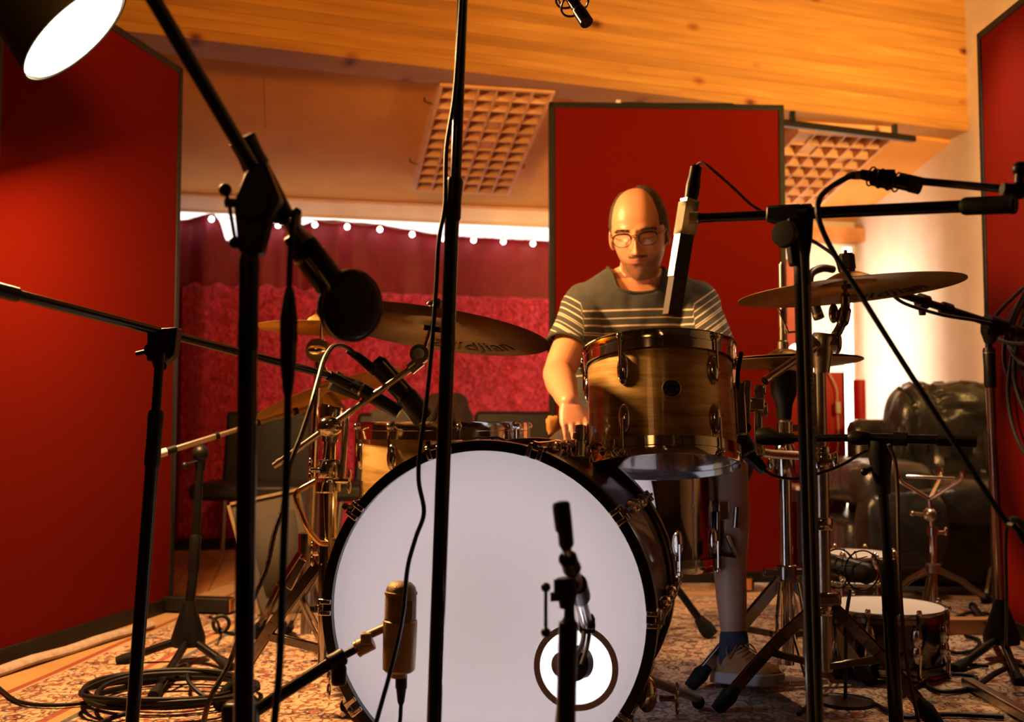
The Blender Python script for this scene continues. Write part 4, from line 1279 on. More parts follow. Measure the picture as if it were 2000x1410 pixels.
for q, s_ in (((606, 918), -1), ((682, 940), 1), ((672, 1085), 1), ((610, 1082), -1)):
    p = at(*q, 2.23)
    T.part('wing_nut', G().tube([at(641, q[1], 2.24), p], 0.005, 8).ball(p + V((0, 0, 0.012)), 0.010, 10, (0.45, 0.8, 1.4)).ball(p - V((0, 0, 0.012)), 0.010, 10, (0.45, 0.8, 1.4)), M_CHROME)
p0, p1 = at(535, 910, 2.20), at(808, 716, 2.16)
seg(T, 'boom_arm', p0, p1, 0.0066, M_STEEL, 14)
for t in (0.04, 0.12, 0.20, 0.45, 0.55, 0.66, 0.74):
    T.part('knurl', G().tube([p0.lerp(p1, t - 0.012), p0.lerp(p1, t + 0.012)], 0.0076, 14), M_STEEL)
T.part('arm_clamp', G().ball(p0.lerp(p1, 0.40), 0.024, 16, (1.1, 1, 0.9)), M_CHROME)
rt = at(820, 692, 2.14)
T.part('ratchet', G().tube([rt + V((0, -0.016, 0)), rt + V((0, 0.016, 0))], 0.019, 22).tube([at(800, 722, 2.14), at(822, 704, 2.14)], 0.012, 12), M_STEEL)
T.part('ratchet_bolt', G().tube([rt + V((0, -0.022, 0)), rt + V((0, -0.016, 0))], 0.011, 16).tube([at(822, 700, 2.13), at(846, 696, 2.13)], 0.004, 8), M_CHROME)
seg(T, 'cymbal_rod', at(828, 684, 2.14), cl + nl_ * 0.03, 0.0038, M_CHROME, 10)
T.part('cup_washer', G().tube([cl - nl_ * 0.016, cl - nl_ * 0.006], 0.020, 18), M_RUBBER)
T.part('felt', G().tube([cl + nl_ * 0.022, cl + nl_ * 0.030], 0.015, 16), M_FELT)
T.part('top_nut', G().tube([cl + nl_ * 0.030, cl + nl_ * 0.042, cl + nl_ * 0.05], [0.012, 0.010, 0.005], 12).ball(cl + nl_ * 0.04, 0.012, 10, (1.9, 0.5, 0.7)), M_DARKCHROME)
T.part('crank_rod', G().tube(smooth_path([at(616, 940, 2.2), at(582, 960, 2.19), at(579, 976, 2.19), at(590, 1005, 2.19), at(602, 1032, 2.19), at(622, 1058, 2.2), at(640, 1062, 2.21)], 5), 0.0058, 12), mat('brass_rod', (0.75, 0.5, 0.2), 0.2, 1.0))
hb = V((bx.x, bx.y, 0.34))
for fp, kn in ((F(432, 1392), (505, 1240)), (F(700, 1318), None), (F(560, 1240), None)):
    fp = V((fp.x, fp.y, 0.018))
    flat_leg(T, [hb, hb.lerp(fp, 0.5) + V((0, 0, 0.012)), fp])
    low_ = V((bx.x, bx.y, 0.14))
    flat_leg(T, [low_, hb.lerp(fp, 0.55)], 0.016, foot=False)
T.part('base_collar', G().tube([V((bx.x, bx.y, 0.37)), V((bx.x, bx.y, 0.32))], 0.026, 20), M_CHROME)

bx = W(600, 1000, 2.75); bx.z = 0
T = Thing('cymbal_stand', 'second chrome stand half hidden behind the first, with two small cymbals', 'cymbal stand', bx, 'chrome cymbal stands')
tp = W(622, 700, 2.74)
seg(T, 'lower_tube', V((bx.x, bx.y, 0.08)), W(612, 930, 2.75), 0.0145, M_STEEL, 18)
seg(T, 'upper_tube', W(612, 935, 2.75), tp, 0.0105, M_CHROME, 16)
T.part('tilter', G().tube([tp + V((0, -0.02, 0.02)), tp + V((0, 0.02, 0.02))], 0.030, 20).tube([tp + V((0, 0, -0.02)), tp + V((0.01, 0, 0.05))], 0.010, 12), M_STEEL)
T.part('tilter_wing', G().ball(tp + V((0.0, -0.03, 0.02)), 0.02, 12, (1.2, 0.3, 0.6)), M_CHROME)
seg(T, 'cymbal_rod', tp + V((0.008, -0.01, 0.03)), ck + V((0, 0, 0.05)), 0.004, M_CHROME, 10)
T.part('felt', G().tube([ck + V((0, 0, 0.028)), ck + V((0, 0, 0.04))], 0.014, 14), M_FELT)
T.part('arm', G().tube([W(616, 850, 2.77), cw + V((0.02, 0, -0.03)), cw + V((-0.008, 0, 0.06))], 0.0055, 10), M_CHROME)
T.part('arm_clamp', G().tube([W(640, 775, 2.82), W(655, 800, 2.80), W(650, 830, 2.8)], [0.020, 0.028, 0.018], 14), M_STEEL)
hb = V((bx.x, bx.y, 0.30))
for fp in (F(500, 1252), F(640, 1215), F(590, 1158)):
    fp = V((fp.x, fp.y, 0.018))
    flat_leg(T, [hb, hb.lerp(fp, 0.5) + V((0, 0, 0.015)), fp], 0.020)
T.part('base_collar', G().tube([V((bx.x, bx.y, 0.33)), V((bx.x, bx.y, 0.28))], 0.022, 18), M_CHROME)
T.part('paddle_nut', G().bar(W(563, 1150, 2.5), W(592, 1092, 2.5), 0.018, 0.006, (0, -1, 0)), M_CHROME, bevel=0.002)

# ------------------------------------------------------------------ champagne condenser microphone at the bass drum (E)
d = 1.62
T = Thing('condenser_microphone', 'champagne coloured condenser microphone standing upright in front of the white drum head', 'microphone', W(780, 1230, d))
ctop, cbot = W(784, 1135, d), W(779, 1312, d)
Mm = frame(ctop - cbot, (1, 0, 0), cbot)
L = (ctop - cbot).length
r = 0.0245
T.part('body', G().lathe([(0, 0), (r * 0.80, 0), (r * 0.97, 0.004), (r * 1.0, 0.02), (r * 1.04, L * 0.52), (r * 1.04, L * 0.565), (r * 0.98, L * 0.575)], Mm, 40), M_GOLDMIC)
gb = noisy('mic_mesh_grille', (0.34, 0.26, 0.15), (0.18, 0.13, 0.07), 700, 0.5, 0.8, 0.8, 0.001, detail=1)
T.part('grille', G().lathe([(r * 0.94, L * 0.575), (r * 0.94, L * 0.85), (r * 1.0, L * 0.855), (r * 1.0, L * 0.885), (r * 0.93, L * 0.89), (r * 0.86, L * 0.94), (r * 0.62, L * 0.985), (r * 0.25, L * 1.0), (0, L)], Mm, 40), gb)
for i in range(12):
    T.part('grille_rib', G().ring(Mm @ Matrix.Translation((0, 0, L * (0.60 + i * 0.0205))), r * 0.95, 0.0006, 36, 5), M_GOLDMIC)
T.part('grille_window', G().box((0.011, -r * 0.80, L * 0.70), (0.018, 0.006, L * 0.20), Mm), gb, bevel=0.001)
T.part('neck_ring', G().lathe([(r * 0.5, -0.008), (r * 0.52, 0.0), (0, 0)], Mm, 24), M_GOLDMIC)
g = G()
xlr(g, W(784, 1316, d), W(783, 1376, d), 0.0088)
p = W(783, 1376, d)
g.cable([p, W(781, 1410, d), W(775, 1440, d), F(760, 1560, 0.012), F(700, 1580, 0.012)], 0.003, 7)
single('microphone_cable', g, M_CABLE, 'short black plug and cable under the champagne microphone', 'cable')

bt = F(452, 1425); bt = V((W(470, 1420, 1.55).x, 1.55, 0))
T = Thing('microphone_stand', 'low black stand holding the champagne microphone at the bottom left', 'microphone stand', bt, 'black microphone stands')
j = W(470, 1398, 1.55)
T.part('base', G().lathe([(0, 0.03), (0.015, 0.028), (0.12, 0.016), (0.125, 0.0), (0, 0)], Matrix.Translation(bt), 36), M_BLACK)
seg(T, 'tube', bt + V((0, 0, 0.02)), j, 0.011, M_BLACK)
T.part('swivel_body', G().box(j, (0.05, 0.035, 0.04)), M_PLASTIC, bevel=0.008)
bA, bB, bC = W(500, 1388, 1.56), W(652, 1290, 1.60), W(706, 1262, 1.62)
seg(T, 'boom', bA, bB, 0.0092, M_GLOSSBLACK)
clutch(T, W(640, 1298, 1.597), W(672, 1280, 1.61), 0.013)
T.part('clutch_tab', G().box(W(662, 1318, 1.60), (0.022, 0.016, 0.032)), M_PLASTIC, bevel=0.006)
seg(T, 'boom_tip', bB, bC, 0.0062, M_BLACK)
T.part('mic_swivel', G().tube([W(700, 1266, 1.62), W(728, 1252, 1.62)], 0.0125, 18).box(W(716, 1246, 1.615), (0.016, 0.02, 0.016)), M_GOLDMIC, bevel=0.002)
T.part('swivel_ring', G().tube([W(697, 1268, 1.62), W(701, 1266, 1.62)], 0.0128, 18), mat('copper_ring', (0.6, 0.3, 0.12), 0.25, 1.0))
T.part('mic_arm', G().tube([W(712, 1244, 1.62), W(752, 1226, 1.62)], 0.0062, 12), M_GOLDMIC)

# ------------------------------------------------------------------ short stand at the port hole (F)
d = 1.22
ft = to_floor(W(1112, 1170, d), W(1106, 1410, d))
T = Thing('microphone_stand', 'short black boom stand in front of the round port hole of the bass drum', 'microphone stand', ft, 'black microphone stands')
seg(T, 'tube', W(1110, 1215, d), ft + V((0, 0, 0.02)), 0.0108, M_GLOSSBLACK, 20)
T.part('tube_neck', G().tube([W(1112, 1170, d), W(1112, 1205, d), W(1110, 1222, d)], [0.0055, 0.0062, 0.0108], 16), M_PLASTIC)
T.part('base', G().lathe([(0, 0.03), (0.015, 0.028), (0.12, 0.016), (0.125, 0.0), (0, 0)], Matrix.Translation(ft), 36), M_BLACK)
T.part('swivel_body', G().tube([W(1107, 1188, d), W(1108, 1150, d), W(1106, 1128, d)], [0.008, 0.0125, 0.011], 18), M_PLASTIC)
T.part('swivel_knob', G().tube([W(1075, 1166, d), W(1104, 1165, d)], 0.0052, 10).tube([W(1092, 1132, d), W(1092, 1158, d)], 0.006, 12).tube([W(1086, 1145, d), W(1130, 1142, d)], 0.004, 8), M_PLASTIC)
h = T.part('tee_handle', G().tube([W(1066, 1148, d), W(1066, 1234, d)], 0.002, 8), M_BLACK)
T.part('ball_end', G().ball(W(1066, 1147, d), 0.0056), M_PLASTIC, h)
T.part('ball_end', G().ball(W(1066, 1235, d), 0.0056), M_PLASTIC, h)
a = W(1096, 985, 1.12); b = W(1105, 1068, 1.16); e = W(1158, 1268, 1.72)
T.part('boom_grip', G().tube([W(1095, 980, 1.12), W(1096, 986, 1.12), W(1101, 1030, 1.145), W(1104, 1036, 1.147), W(1106, 1062, 1.16), W(1107, 1068, 1.162)], [0.007, 0.0095, 0.0095, 0.0082, 0.0082, 0.006], 18), M_RUBBER)
seg(T, 'boom', b, W(1120, 1120, 1.22), 0.0055, M_DARKCHROME)
clutch(T, W(1108, 1088, 1.18), W(1118, 1112, 1.2), 0.0105)
seg(T, 'boom_front', W(1116, 1110, 1.22), W(1146, 1218, 1.52), 0.0085, M_STEEL)
T.part('boom_clamp', G().tube([W(1126, 1140, 1.3), W(1133, 1165, 1.36)], 0.013, 14), M_PLASTIC)
T.part('tip_joint', G().box(W(1146, 1218, 1.54), (0.022, 0.03, 0.024)).tube([W(1150, 1200, 1.5), W(1156, 1228, 1.5)], 0.006, 10), M_PLASTIC, bevel=0.003)
seg(T, 'tip_tube', W(1146, 1220, 1.54), W(1138, 1270, 1.66), 0.004, M_STEEL)
T = Thing('kick_microphone', 'dark rounded microphone inside the lit port hole of the bass drum', 'microphone', W(1130, 1295, 1.72))
T.part('body', G().tube([W(1092, 1298, 1.68), W(1098, 1298, 1.68), W(1112, 1296, 1.71), W(1120, 1295, 1.72), W(1134, 1294, 1.735), W(1140, 1294, 1.74)], [0.015, 0.018, 0.019, 0.028, 0.026, 0.014], 26), M_PLASTIC)
T.part('collar', G().tube([W(1096, 1298, 1.68), W(1101, 1298, 1.685)], 0.0190, 24), M_STEEL)
g = G().cable([W(1140, 1225, 1.56), W(1136, 1260, 1.45), W(1098, 1330, 1.28), W(1090, 1410, 1.24), to_floor(W(1098, 1330, 1.28), W(1090, 1410, 1.24), 0.02)], 0.0034, 8)
g.cable([W(1152, 1230, 1.56), W(1146, 1265, 1.5), W(1135, 1300, 1.45)], 0.003, 7)
single('microphone_cable', g, M_CABLE, 'thin black cable running down the short stand at the port hole', 'cable')
# ------------------------------------------------------------------ main right stand with the flat boom (G)
d = 1.45
t0_, t1_ = W(1566, 470, d), W(1591, 1410, d)
ft = to_floor(t0_, t1_)
T = Thing('microphone_stand', 'thick black stand at the right with a level boom and white lettering on its tube', 'microphone stand', ft, 'black microphone stands')
seg(T, 'upper_tube', W(1563, 440, d), W(1570, 620, d), 0.0082, M_GLOSSBLACK)
clutch(T, W(1564, 492, d), W(1568, 560, d), 0.0115)
seg(T, 'lower_tube', W(1567, 555, d), ft + V((0, 0, 0.1)), 0.0112, M_GLOSSBLACK, 22)
hub_tripod(T, ft, [ft + V((-0.22, -0.2, 0)), ft + V((0.27, -0.1, 0)), ft + V((-0.02, 0.27, 0))])
g = G()
for (py, word) in ((772, 'PROLINE'), (878, 'PROLINE')):
    p = t0_.lerp(t1_, (py - 470) / 940)
    ax_ = (t1_ - t0_).normalized()
    vs, fs = text_geo(word, 0.0135, 0, 0.0002)
    g.add(vs, fs, frame(V((0.62, -0.78, 0)), ax_, p + V((0.62, -0.78, 0)).normalized() * 0.01135))
T.part('lettering', g, M_GREYPRINT)
g = G().prism([(-0.012, -0.045), (0.010, -0.045), (0.016, -0.01), (0.018, 0.020), (-0.016, 0.020), (-0.018, 0.0)], 0.024, frame((0, -1, 0), (1, 0, 0), W(1560, 455, d)))
T.part('swivel_body', g, M_PLASTIC, bevel=0.003)
T.part('swivel_knob', G().lathe([(0, -0.006), (0.016, -0.005), (0.019, 0.003), (0.017, 0.010), (0, 0.011)], frame((-0.72, -0.70, 0), (0, 0, 1), W(1536, 458, d - 0.02)), 28), M_PLASTIC)
q0, q1 = W(1362, 426, 1.56), W(1880, 403, 1.34)
gb_ = lambda t: q0.lerp(q1, t)
seg(T, 'boom', gb_(0), gb_(0.32), 0.0070, M_GLOSSBLACK)
seg(T, 'boom_rear', gb_(0.42), gb_(1.0), 0.0082, M_GLOSSBLACK, 18)
g = G(); g.bar(gb_(0.30), gb_(0.44), 0.026, 0.024)
T.part('boom_clamp', g, M_PLASTIC, bevel=0.004)
T.part('boom_collar', G().tube([gb_(0.43), gb_(0.463)], 0.0135, 10), M_PLASTIC)
T.part('boom_tip_end', G().tube([gb_(-0.012), gb_(0.012)], 0.0085, 18), M_STEEL)
e0, e1 = gb_(0.995), W(1985, 399, 1.30)
T.part('rubber_grip', G().tube([e0, e0.lerp(e1, 0.04), e0.lerp(e1, 0.1), e0.lerp(e1, 0.9), e0.lerp(e1, 0.96), e1], [0.0085, 0.0105, 0.0115, 0.0115, 0.0125, 0.0110], 22), M_RUBBER)
g = G()
vs, fs = text_geo('80', 0.006, 0, 0.0002)
g.add(vs, fs, frame((0, -1, 0), (0.75, 0, 0.66), gb_(0.315) + V((0, -0.0135, 0.0))))
T.part('clamp_mark', g, M_GREYPRINT)

# flat ribbon microphone, taped to the boom
d = 1.60
pt, pb = W(1348, 392, d), W(1312, 617, d)
axm = (pt - pb).normalized()
Mr = frame(axm, V((0.90, 0.43, 0)), pb)       # x: right edge turned to the lens
Lm = (pt - pb).length
T = Thing('ribbon_microphone', 'long rectangular black and silver microphone taped to the end of the level boom', 'microphone', pb)
WX, WY = 0.0235, 0.0170
T.part('lower_body', G().box((0, 0, Lm * 0.165), (WX, WY, Lm * 0.33), Mr), noisy('bronze_grey_anodised', (0.085, 0.055, 0.03), (0.07, 0.045, 0.025), 60, 0.65, 0, 0.03), bevel=0.0012)
T.part('dark_grille', G().box((0, 0, Lm * 0.53), (WX, WY, Lm * 0.40), Mr), mat('black_glass_grille', (0.004, 0.004, 0.004), 0.2), bevel=0.001)
T.part('side_plate', G().box((-WX * 0.5 - 0.0008, 0, Lm * 0.55), (0.0016, WY * 0.9, Lm * 0.44), Mr), mat('brushed_aluminium', (0.42, 0.39, 0.42), 0.42, 0.8))
T.part('upper_body', G().box((0, 0, Lm * 0.86), (WX * 0.98, WY * 0.98, Lm * 0.28), Mr), M_DARKCHROME, bevel=0.001)
g = G()
z1, z2 = Lm * 0.70, Lm * 0.90
hx, hy = WX / 2 + 0.0016, WY / 2 + 0.0016
def tape(u, t): return V((hx * u[0], hy * u[1], z1 + (z2 - z1) * t + (0.012 if u[0] < 0 else -0.006) * t * 1.2 + 0.001 * sin(t * 31 + u[0] * 2)))
ring_ = [(-1, -1), (-0.3, -1.06), (0.4, -1.05), (1, -1), (1.04, 0.2), (1, 1), (0, 1.04), (-1, 1), (-1.05, 0)]
vs = [tape(u, t / 5) for t in range(6) for u in ring_]
n_ = len(ring_)
g.add(vs, [(j * n_ + k_, j * n_ + (k_ + 1) % n_, (j + 1) * n_ + (k_ + 1) % n_, (j + 1) * n_ + k_) for j in range(5) for k_ in range(n_)], Mr)
T.part('masking_tape', g, M_TAPE, solid=0.0006)
T.part('boom_tape', G().tube([q0 + V((-0.012, 0.002, 0.001)), q0 + V((0.001, 0, 0))], [0.0088, 0.0092], 14), M_TAPE)
T.part('top_ring', G().box((0, 0, Lm * 1.0), (WX * 1.02, WY * 1.02, 0.003), Mr), M_STEEL)
g = G()
k0 = Mr @ V((0.001, 0, Lm * 1.01))
k1 = k0 + axm * 0.053
g.tube([k0, k0 + axm * 0.004, k0 + axm * 0.022, k0 + axm * 0.034, k0 + axm * 0.05, k1], [0.010, 0.0105, 0.0112, 0.0095, 0.009, 0.006], 18)
T2 = Thing('microphone_cable', 'thin grey cable looping from the top of the rectangular microphone along the level boom', 'cable', k1)
T2.part('plug', g, M_PLASTIC)
g = G()
g.cable([k1 - axm * 0.004, W(1356, 345, 1.6), W(1361, 324, 1.6), W(1371, 318, 1.59), W(1390, 330, 1.58), W(1430, 365, 1.57), W(1465, 398, 1.555), W(1487, 412, 1.545)], 0.0021, 7)
g.cable([W(1500, 432, 1.52), W(1530, 440, 1.48), W(1552, 462, 1.43), W(1566, 500, 1.425), W(1574, 700, 1.43), W(1583, 1000, 1.43), W(1592, 1300, 1.43), W(1596, 1410, 1.43)], 0.0021, 7)
T2.part('cable', g, noisy('grey_brown_cable', (0.05, 0.04, 0.03), (0.04, 0.03, 0.02), 60, 0.5))
T2.part('cable_sleeve', G().tube([k1 - axm * 0.002, W(1352, 352, 1.6), W(1358, 330, 1.6)], 0.0034, 10), M_BROWNCABLE)

# ------------------------------------------------------------------ pencil microphone on a boom from the right (H)
d = 1.32
T = Thing('microphone_stand', 'black boom entering from the right edge above the level boom', 'microphone stand', V((0.80, 1.25, 0)), 'black microphone stands')
q0, q1 = W(1775, 352, 1.40), W(1985, 371, 1.27)
seg(T, 'boom', q0, q1, 0.0052, M_GLOSSBLACK, 14)
seg(T, 'boom_tip', W(1760, 347, 1.41), W(1800, 356, 1.385), 0.0066, M_PLASTIC)
jt = W(1990, 372, 1.26)
T.part('joint', G().ball(jt, 0.011).tube([jt + V((0, 0, 0.0)), jt + V((0.002, 0, 0.022))], 0.006, 12).ball(jt + V((0.002, 0, 0.026)), 0.009).tube([jt + V((-0.02, 0, 0.002)), jt], 0.0075, 14), M_PLASTIC)
seg(T, 'rear_boom', jt, jt + V((0.20, -0.05, -0.03)), 0.008, M_BLACK)
st = jt + V((0.12, -0.03, -0.02))
seg(T, 'tube', V((st.x, st.y, 0.02)), st, 0.010, M_BLACK)
T.part('base', G().lathe([(0, 0.03), (0.02, 0.028), (0.12, 0.015), (0.12, 0), (0, 0)], Matrix.Translation((st.x, st.y, 0)), 32), M_BLACK)
T = Thing('pencil_microphone', 'small black pencil microphone in a ribbed clip against the sloping ceiling', 'microphone', W(1730, 350, 1.40))
m0, m1 = W(1682, 340, 1.42), W(1796, 366, 1.37)
T.part('body', G().tube([m0, m0.lerp(m1, 0.1), m0.lerp(m1, 0.75), m1], [0.0066, 0.0074, 0.0084, 0.0084], 18), M_GLOSSBLACK)
T.part('front_grille', G().tube([m0.lerp(m1, 0.84), m0.lerp(m1, 1.0)], 0.0092, 18), M_FELT)
c = T.part('clip', G().tube([m0.lerp(m1, 0.22), m0.lerp(m1, 0.55)], 0.0118, 10).box(m0.lerp(m1, 0.42) + V((0, 0, 0.008)), (0.022, 0.014, 0.008)).box(m0.lerp(m1, 0.75) + V((0, 0, 0.006)), (0.016, 0.014, 0.007)), M_PLASTIC)
for t in (0.18, 0.34, 0.5, 0.62):
    p = m0.lerp(m1, t)
    T.part('elastic_loop', G().ring(frame(m1 - m0, (0, 0, 1), p), 0.0125, 0.0012, 20, 5), M_RUBBER, c)
T.part('tail', G().tube([W(1668, 342, 1.42), W(1692, 342, 1.42)], 0.0062, 14), mat('brass_plug', (0.55, 0.38, 0.14), 0.3, 1.0))
g = G()
g.tube([W(1655, 345, 1.41), W(1662, 343, 1.42), W(1672, 342, 1.42)], [0.0034, 0.005, 0.0058], 12)
g.cable([W(1664, 343, 1.41), W(1650, 349, 1.40), W(1622, 366, 1.38), W(1602, 386, 1.36), W(1597, 412, 1.35), W(1606, 448, 1.35), W(1632, 500, 1.35), W(1680, 575, 1.33), W(1730, 655, 1.31), W(1800, 765, 1.29), W(1880, 890, 1.27), W(1960, 1012, 1.26), W(2030, 1110, 1.26), F(2300, 1700, 0.012)], 0.0038, 8)
single('microphone_cable', g, M_CABLE, 'thick black cable running down diagonally in front of the white wall and sofa', 'cable')
g = G().cable([W(1583, 468, 1.44), W(1600, 478, 1.5), W(1625, 496, 1.7), W(1634, 508, 1.9), W(1640, 530, 2.2)], 0.0026, 7)
single('thin_cable', g, M_CABLE, 'thin black cable from the level boom to the top of the right crash cymbal', 'cable')

# overhead pencil microphone at the top
T = Thing('overhead_microphone', 'black pencil microphone in a wire shock mount hanging in from the top edge', 'microphone', W(1125, 20, 1.9))
m0, m1 = W(1098, -30, 1.95), W(1146, 44, 1.90)
T.part('body', G().tube([m0, m0.lerp(m1, 0.7), m0.lerp(m1, 0.72), m1], [0.0105, 0.0105, 0.0125, 0.0125], 20), M_GLOSSBLACK)
T.part('stripe', G().tube([m0.lerp(m1, 0.66), m0.lerp(m1, 0.69)], 0.0112, 20), M_STEEL)
T.part('shock_mount', G().ring(frame((m1 - m0), (1, 0, 0), m0.lerp(m1, 0.30)), 0.027, 0.0022, 32, 6).ring(frame((m1 - m0), (1, 0, 0), m0.lerp(m1, 0.52)), 0.027, 0.0022, 32, 6).tube([m0.lerp(m1, 0.05) + V((-0.022, 0, 0)), m0.lerp(m1, 0.5) + V((-0.026, 0, 0.0))], 0.002, 6), M_BLACK)
T.part('arm', G().tube([m0.lerp(m1, 0.3) + V((0.02, 0, 0.01)), m0.lerp(m1, 0.3) + V((0.06, 0.02, 0.25)), m0 + V((0.2, 0.05, 0.42))], 0.008, 12), M_BLACK)

# ------------------------------------------------------------------ right cymbal stand
dd = 2.28
def at(px, py, d_=dd): return W(px, py, d_)
bx = at(1608, 1000); bx.z = 0
T = Thing('cymbal_stand', 'tall chrome stand behind the thick right stand, carrying the right crash cymbal', 'cymbal stand', bx, 'chrome cymbal stands')
top = at(1601, 700)
seg(T, 'lower_tube', V((bx.x, bx.y, 0.09)), at(1606, 905), 0.0135, M_STEEL, 18)
seg(T, 'upper_tube', at(1605, 905), top, 0.0120, M_STEEL, 18)
seg(T, 'inner_tube', at(1592, 905), at(1590, 730), 0.0065, M_STEEL, 14)
T.part('arm_cup', G().tube([at(1606, 728), at(1606, 690), at(1606, 660), at(1607, 652)], [0.015, 0.021, 0.025, 0.020], 20).tube([at(1575, 674), at(1630, 670)], 0.021, 18), M_STEEL)
T.part('arm_wing', G().ball(at(1635, 668), 0.020, 14, (0.5, 0.6, 1.3)), M_DARKCHROME)
seg(T, 'counter_arm', at(1498, 741, 2.18), at(1590, 678, 2.26), 0.0078, M_STEEL, 16)
T.part('arm_end', G().tube([at(1494, 744, 2.175), at(1502, 739, 2.18)], 0.0092, 16), M_CHROME)
T.part('curved_arm', G().tube(smooth_path([at(1616, 668), at(1632, 654), at(1645, 630), at(1651, 600), at(1651, 572)], 6), [0.008] * 6 + [0.010] * 6 + [0.0135] * 6 + [0.010] * 6 + [0.0075], 16), M_DARKCHROME)
T.part('tilter_wing', G().ball(at(1628, 612), 0.018, 14, (0.6, 0.5, 1.2)).tube([at(1628, 612), at(1648, 618)], 0.008, 12), M_DARKCHROME)
seg(T, 'cymbal_rod', at(1651, 575), cr + nr * 0.075, 0.0042, M_DARKCHROME, 12)
T.part('felt', G().tube([cr + nr * 0.028, cr + nr * 0.034], 0.016, 16), M_REDFELT)
T.part('top_nut', G().tube([cr + nr * 0.034, cr + nr * 0.064], 0.019, 8).tube([cr + nr * 0.062, cr + nr * 0.068], 0.014, 16), M_PLASTIC)
T.part('lower_felt', G().tube([cr - nr * 0.008, cr + nr * 0.0], 0.016, 16), M_FELT)
for (py, r, h_) in ((900, 0.023, 16), (880, 0.018, 8), (1022, 0.022, 12), (1190, 0.025, 10)):
    T.part('collar', G().tube([at(1606, py + h_), at(1606, py + h_ - 3), at(1606, py - h_ + 3), at(1606, py - h_)], [r * 0.9, r, r, r * 0.9], 20), M_CHROME)
T.part('wing_nut', G().ball(at(1632, 900, 2.25), 0.015, 12, (0.5, 0.6, 1.3)).tube([at(1612, 902, 2.26), at(1632, 900, 2.25)], 0.005, 8), M_CHROME)
hb = V((bx.x, bx.y, 0.24))
T.part('leg_hub', G().box(hb, (0.06, 0.05, 0.03)), M_DARKCHROME, bevel=0.008)
for fp in (F(1405, 1396), F(1830, 1430), F(1640, 1330)):
    fp = V((fp.x, fp.y, 0.016))
    m_ = hb.lerp(fp, 0.5) + V((0, 0, 0.012))
    flat_leg(T, smooth_path([hb, m_, fp], 5), 0.022)
    flat_leg(T, [V((bx.x, bx.y, 0.10)), hb.lerp(fp, 0.5)], 0.014, foot=False)

# ------------------------------------------------------------------ hi-hat stand
dd = 2.53
hx_ = W(1533, 900, dd).x
T = Thing('hi_hat_stand', 'chrome hi-hat stand with a pedal under the pair of flat cymbals', 'hi-hat stand', V((hx_, dd, 0)))
def hz(py): return V((hx_, dd, W(1533, py, dd).z))
seg(T, 'pull_rod', hz(720), hz(512), 0.0042, M_STEEL, 12)
seg(T, 'rod_sleeve', hz(668), hz(516), 0.0085, M_STEEL, 14)
T.part('clutch', G().tube([hz(682), hz(668), hz(664), hz(648)], [0.013, 0.013, 0.009, 0.009], 16).tube([hz(640), hz(612)], 0.0095, 14), M_STEEL)
T.part('clutch_wing', G().tube([hz(640) + V((-0.012, -0.01, 0.045)), hz(650) + V((0.01, -0.012, 0.0)), hz(650) + V((0.05, -0.012, 0.004))], 0.0035, 8), M_CHROME)
T.part('clutch_felt', G().tube([hz(688), hz(682)], 0.018, 18), M_FELT)
T.part('seat_cup', G().tube([hz(722), hz(735), hz(770), hz(790), hz(820)], [0.030, 0.034, 0.030, 0.020, 0.016], 22), M_PLASTIC)
seg(T, 'upper_tube', hz(815), hz(900), 0.0135, M_STEEL, 18)
T.part('height_collar', G().tube([hz(848), hz(824)], 0.019, 18).box(hz(836) + V((0.025, 0, 0)), (0.03, 0.014, 0.016)), M_CHROME)
T.part('memory_lock', G().tube([hz(936), hz(925), hz(895), hz(880), hz(868)], [0.019, 0.026, 0.024, 0.026, 0.020], 20), M_CHROME)
T.part('lock_nut', G().ball(hz(905) + V((-0.035, -0.01, 0)), 0.014, 12, (0.6, 0.6, 1.3)), M_CHROME)
seg(T, 'lower_tube', hz(930), V((hx_, dd, 0.05)), 0.0145, M_CHROME, 22)
lh = V((hx_, dd, W(1533, 1118, dd).z))
T.part('leg_hub', G().tube([lh + V((0, 0, 0.018)), lh - V((0, 0, 0.018))], 0.024, 18).box(lh + V((0, 0, 0)), (0.11, 0.022, 0.018)), M_DARKCHROME, bevel=0.004)
lh2 = V((hx_, dd, W(1533, 1243, dd).z))
T.part('lower_hub', G().tube([lh2 + V((0, 0, 0.014)), lh2 - V((0, 0, 0.014))], 0.022, 18).ball(lh2 + V((-0.03, -0.01, 0)), 0.014, 12), M_CHROME)
for fp in (F(1352, 1352), F(1700, 1345), F(1560, 1240)):
    fp = V((fp.x, fp.y, 0.018))
    a_ = lh + (fp - lh) * 0.06
    flat_leg(T, [a_, fp], 0.026, 0.006, M_STEEL)
    flat_leg(T, [lh2, a_.lerp(fp, 0.47)], 0.014, 0.005, M_DARKCHROME, foot=False)
for s_ in (-1, 1):
    T.part('pedal_linkage', G().tube([lh + V((s_ * 0.02, -0.02, -0.02)), V((hx_ + s_ * 0.032, dd - 0.03, 0.16)), V((hx_ + s_ * 0.03, dd - 0.03, 0.05))], 0.0042, 8), M_CHROME)
T.part('pedal_plate', G().bar((0.555, 2.48, 0.030), (0.61, 2.24, 0.075), 0.085, 0.010), M_STEEL, bevel=0.002)
T.part('heel_block', G().box((0.55, 2.50, 0.022), (0.09, 0.05, 0.02)), M_STEEL, bevel=0.003)
T.part('chain', G().tube([V((hx_ - 0.005, dd - 0.03, 0.16)), V((0.61, 2.27, 0.082))], 0.004, 8), M_DARKCHROME)

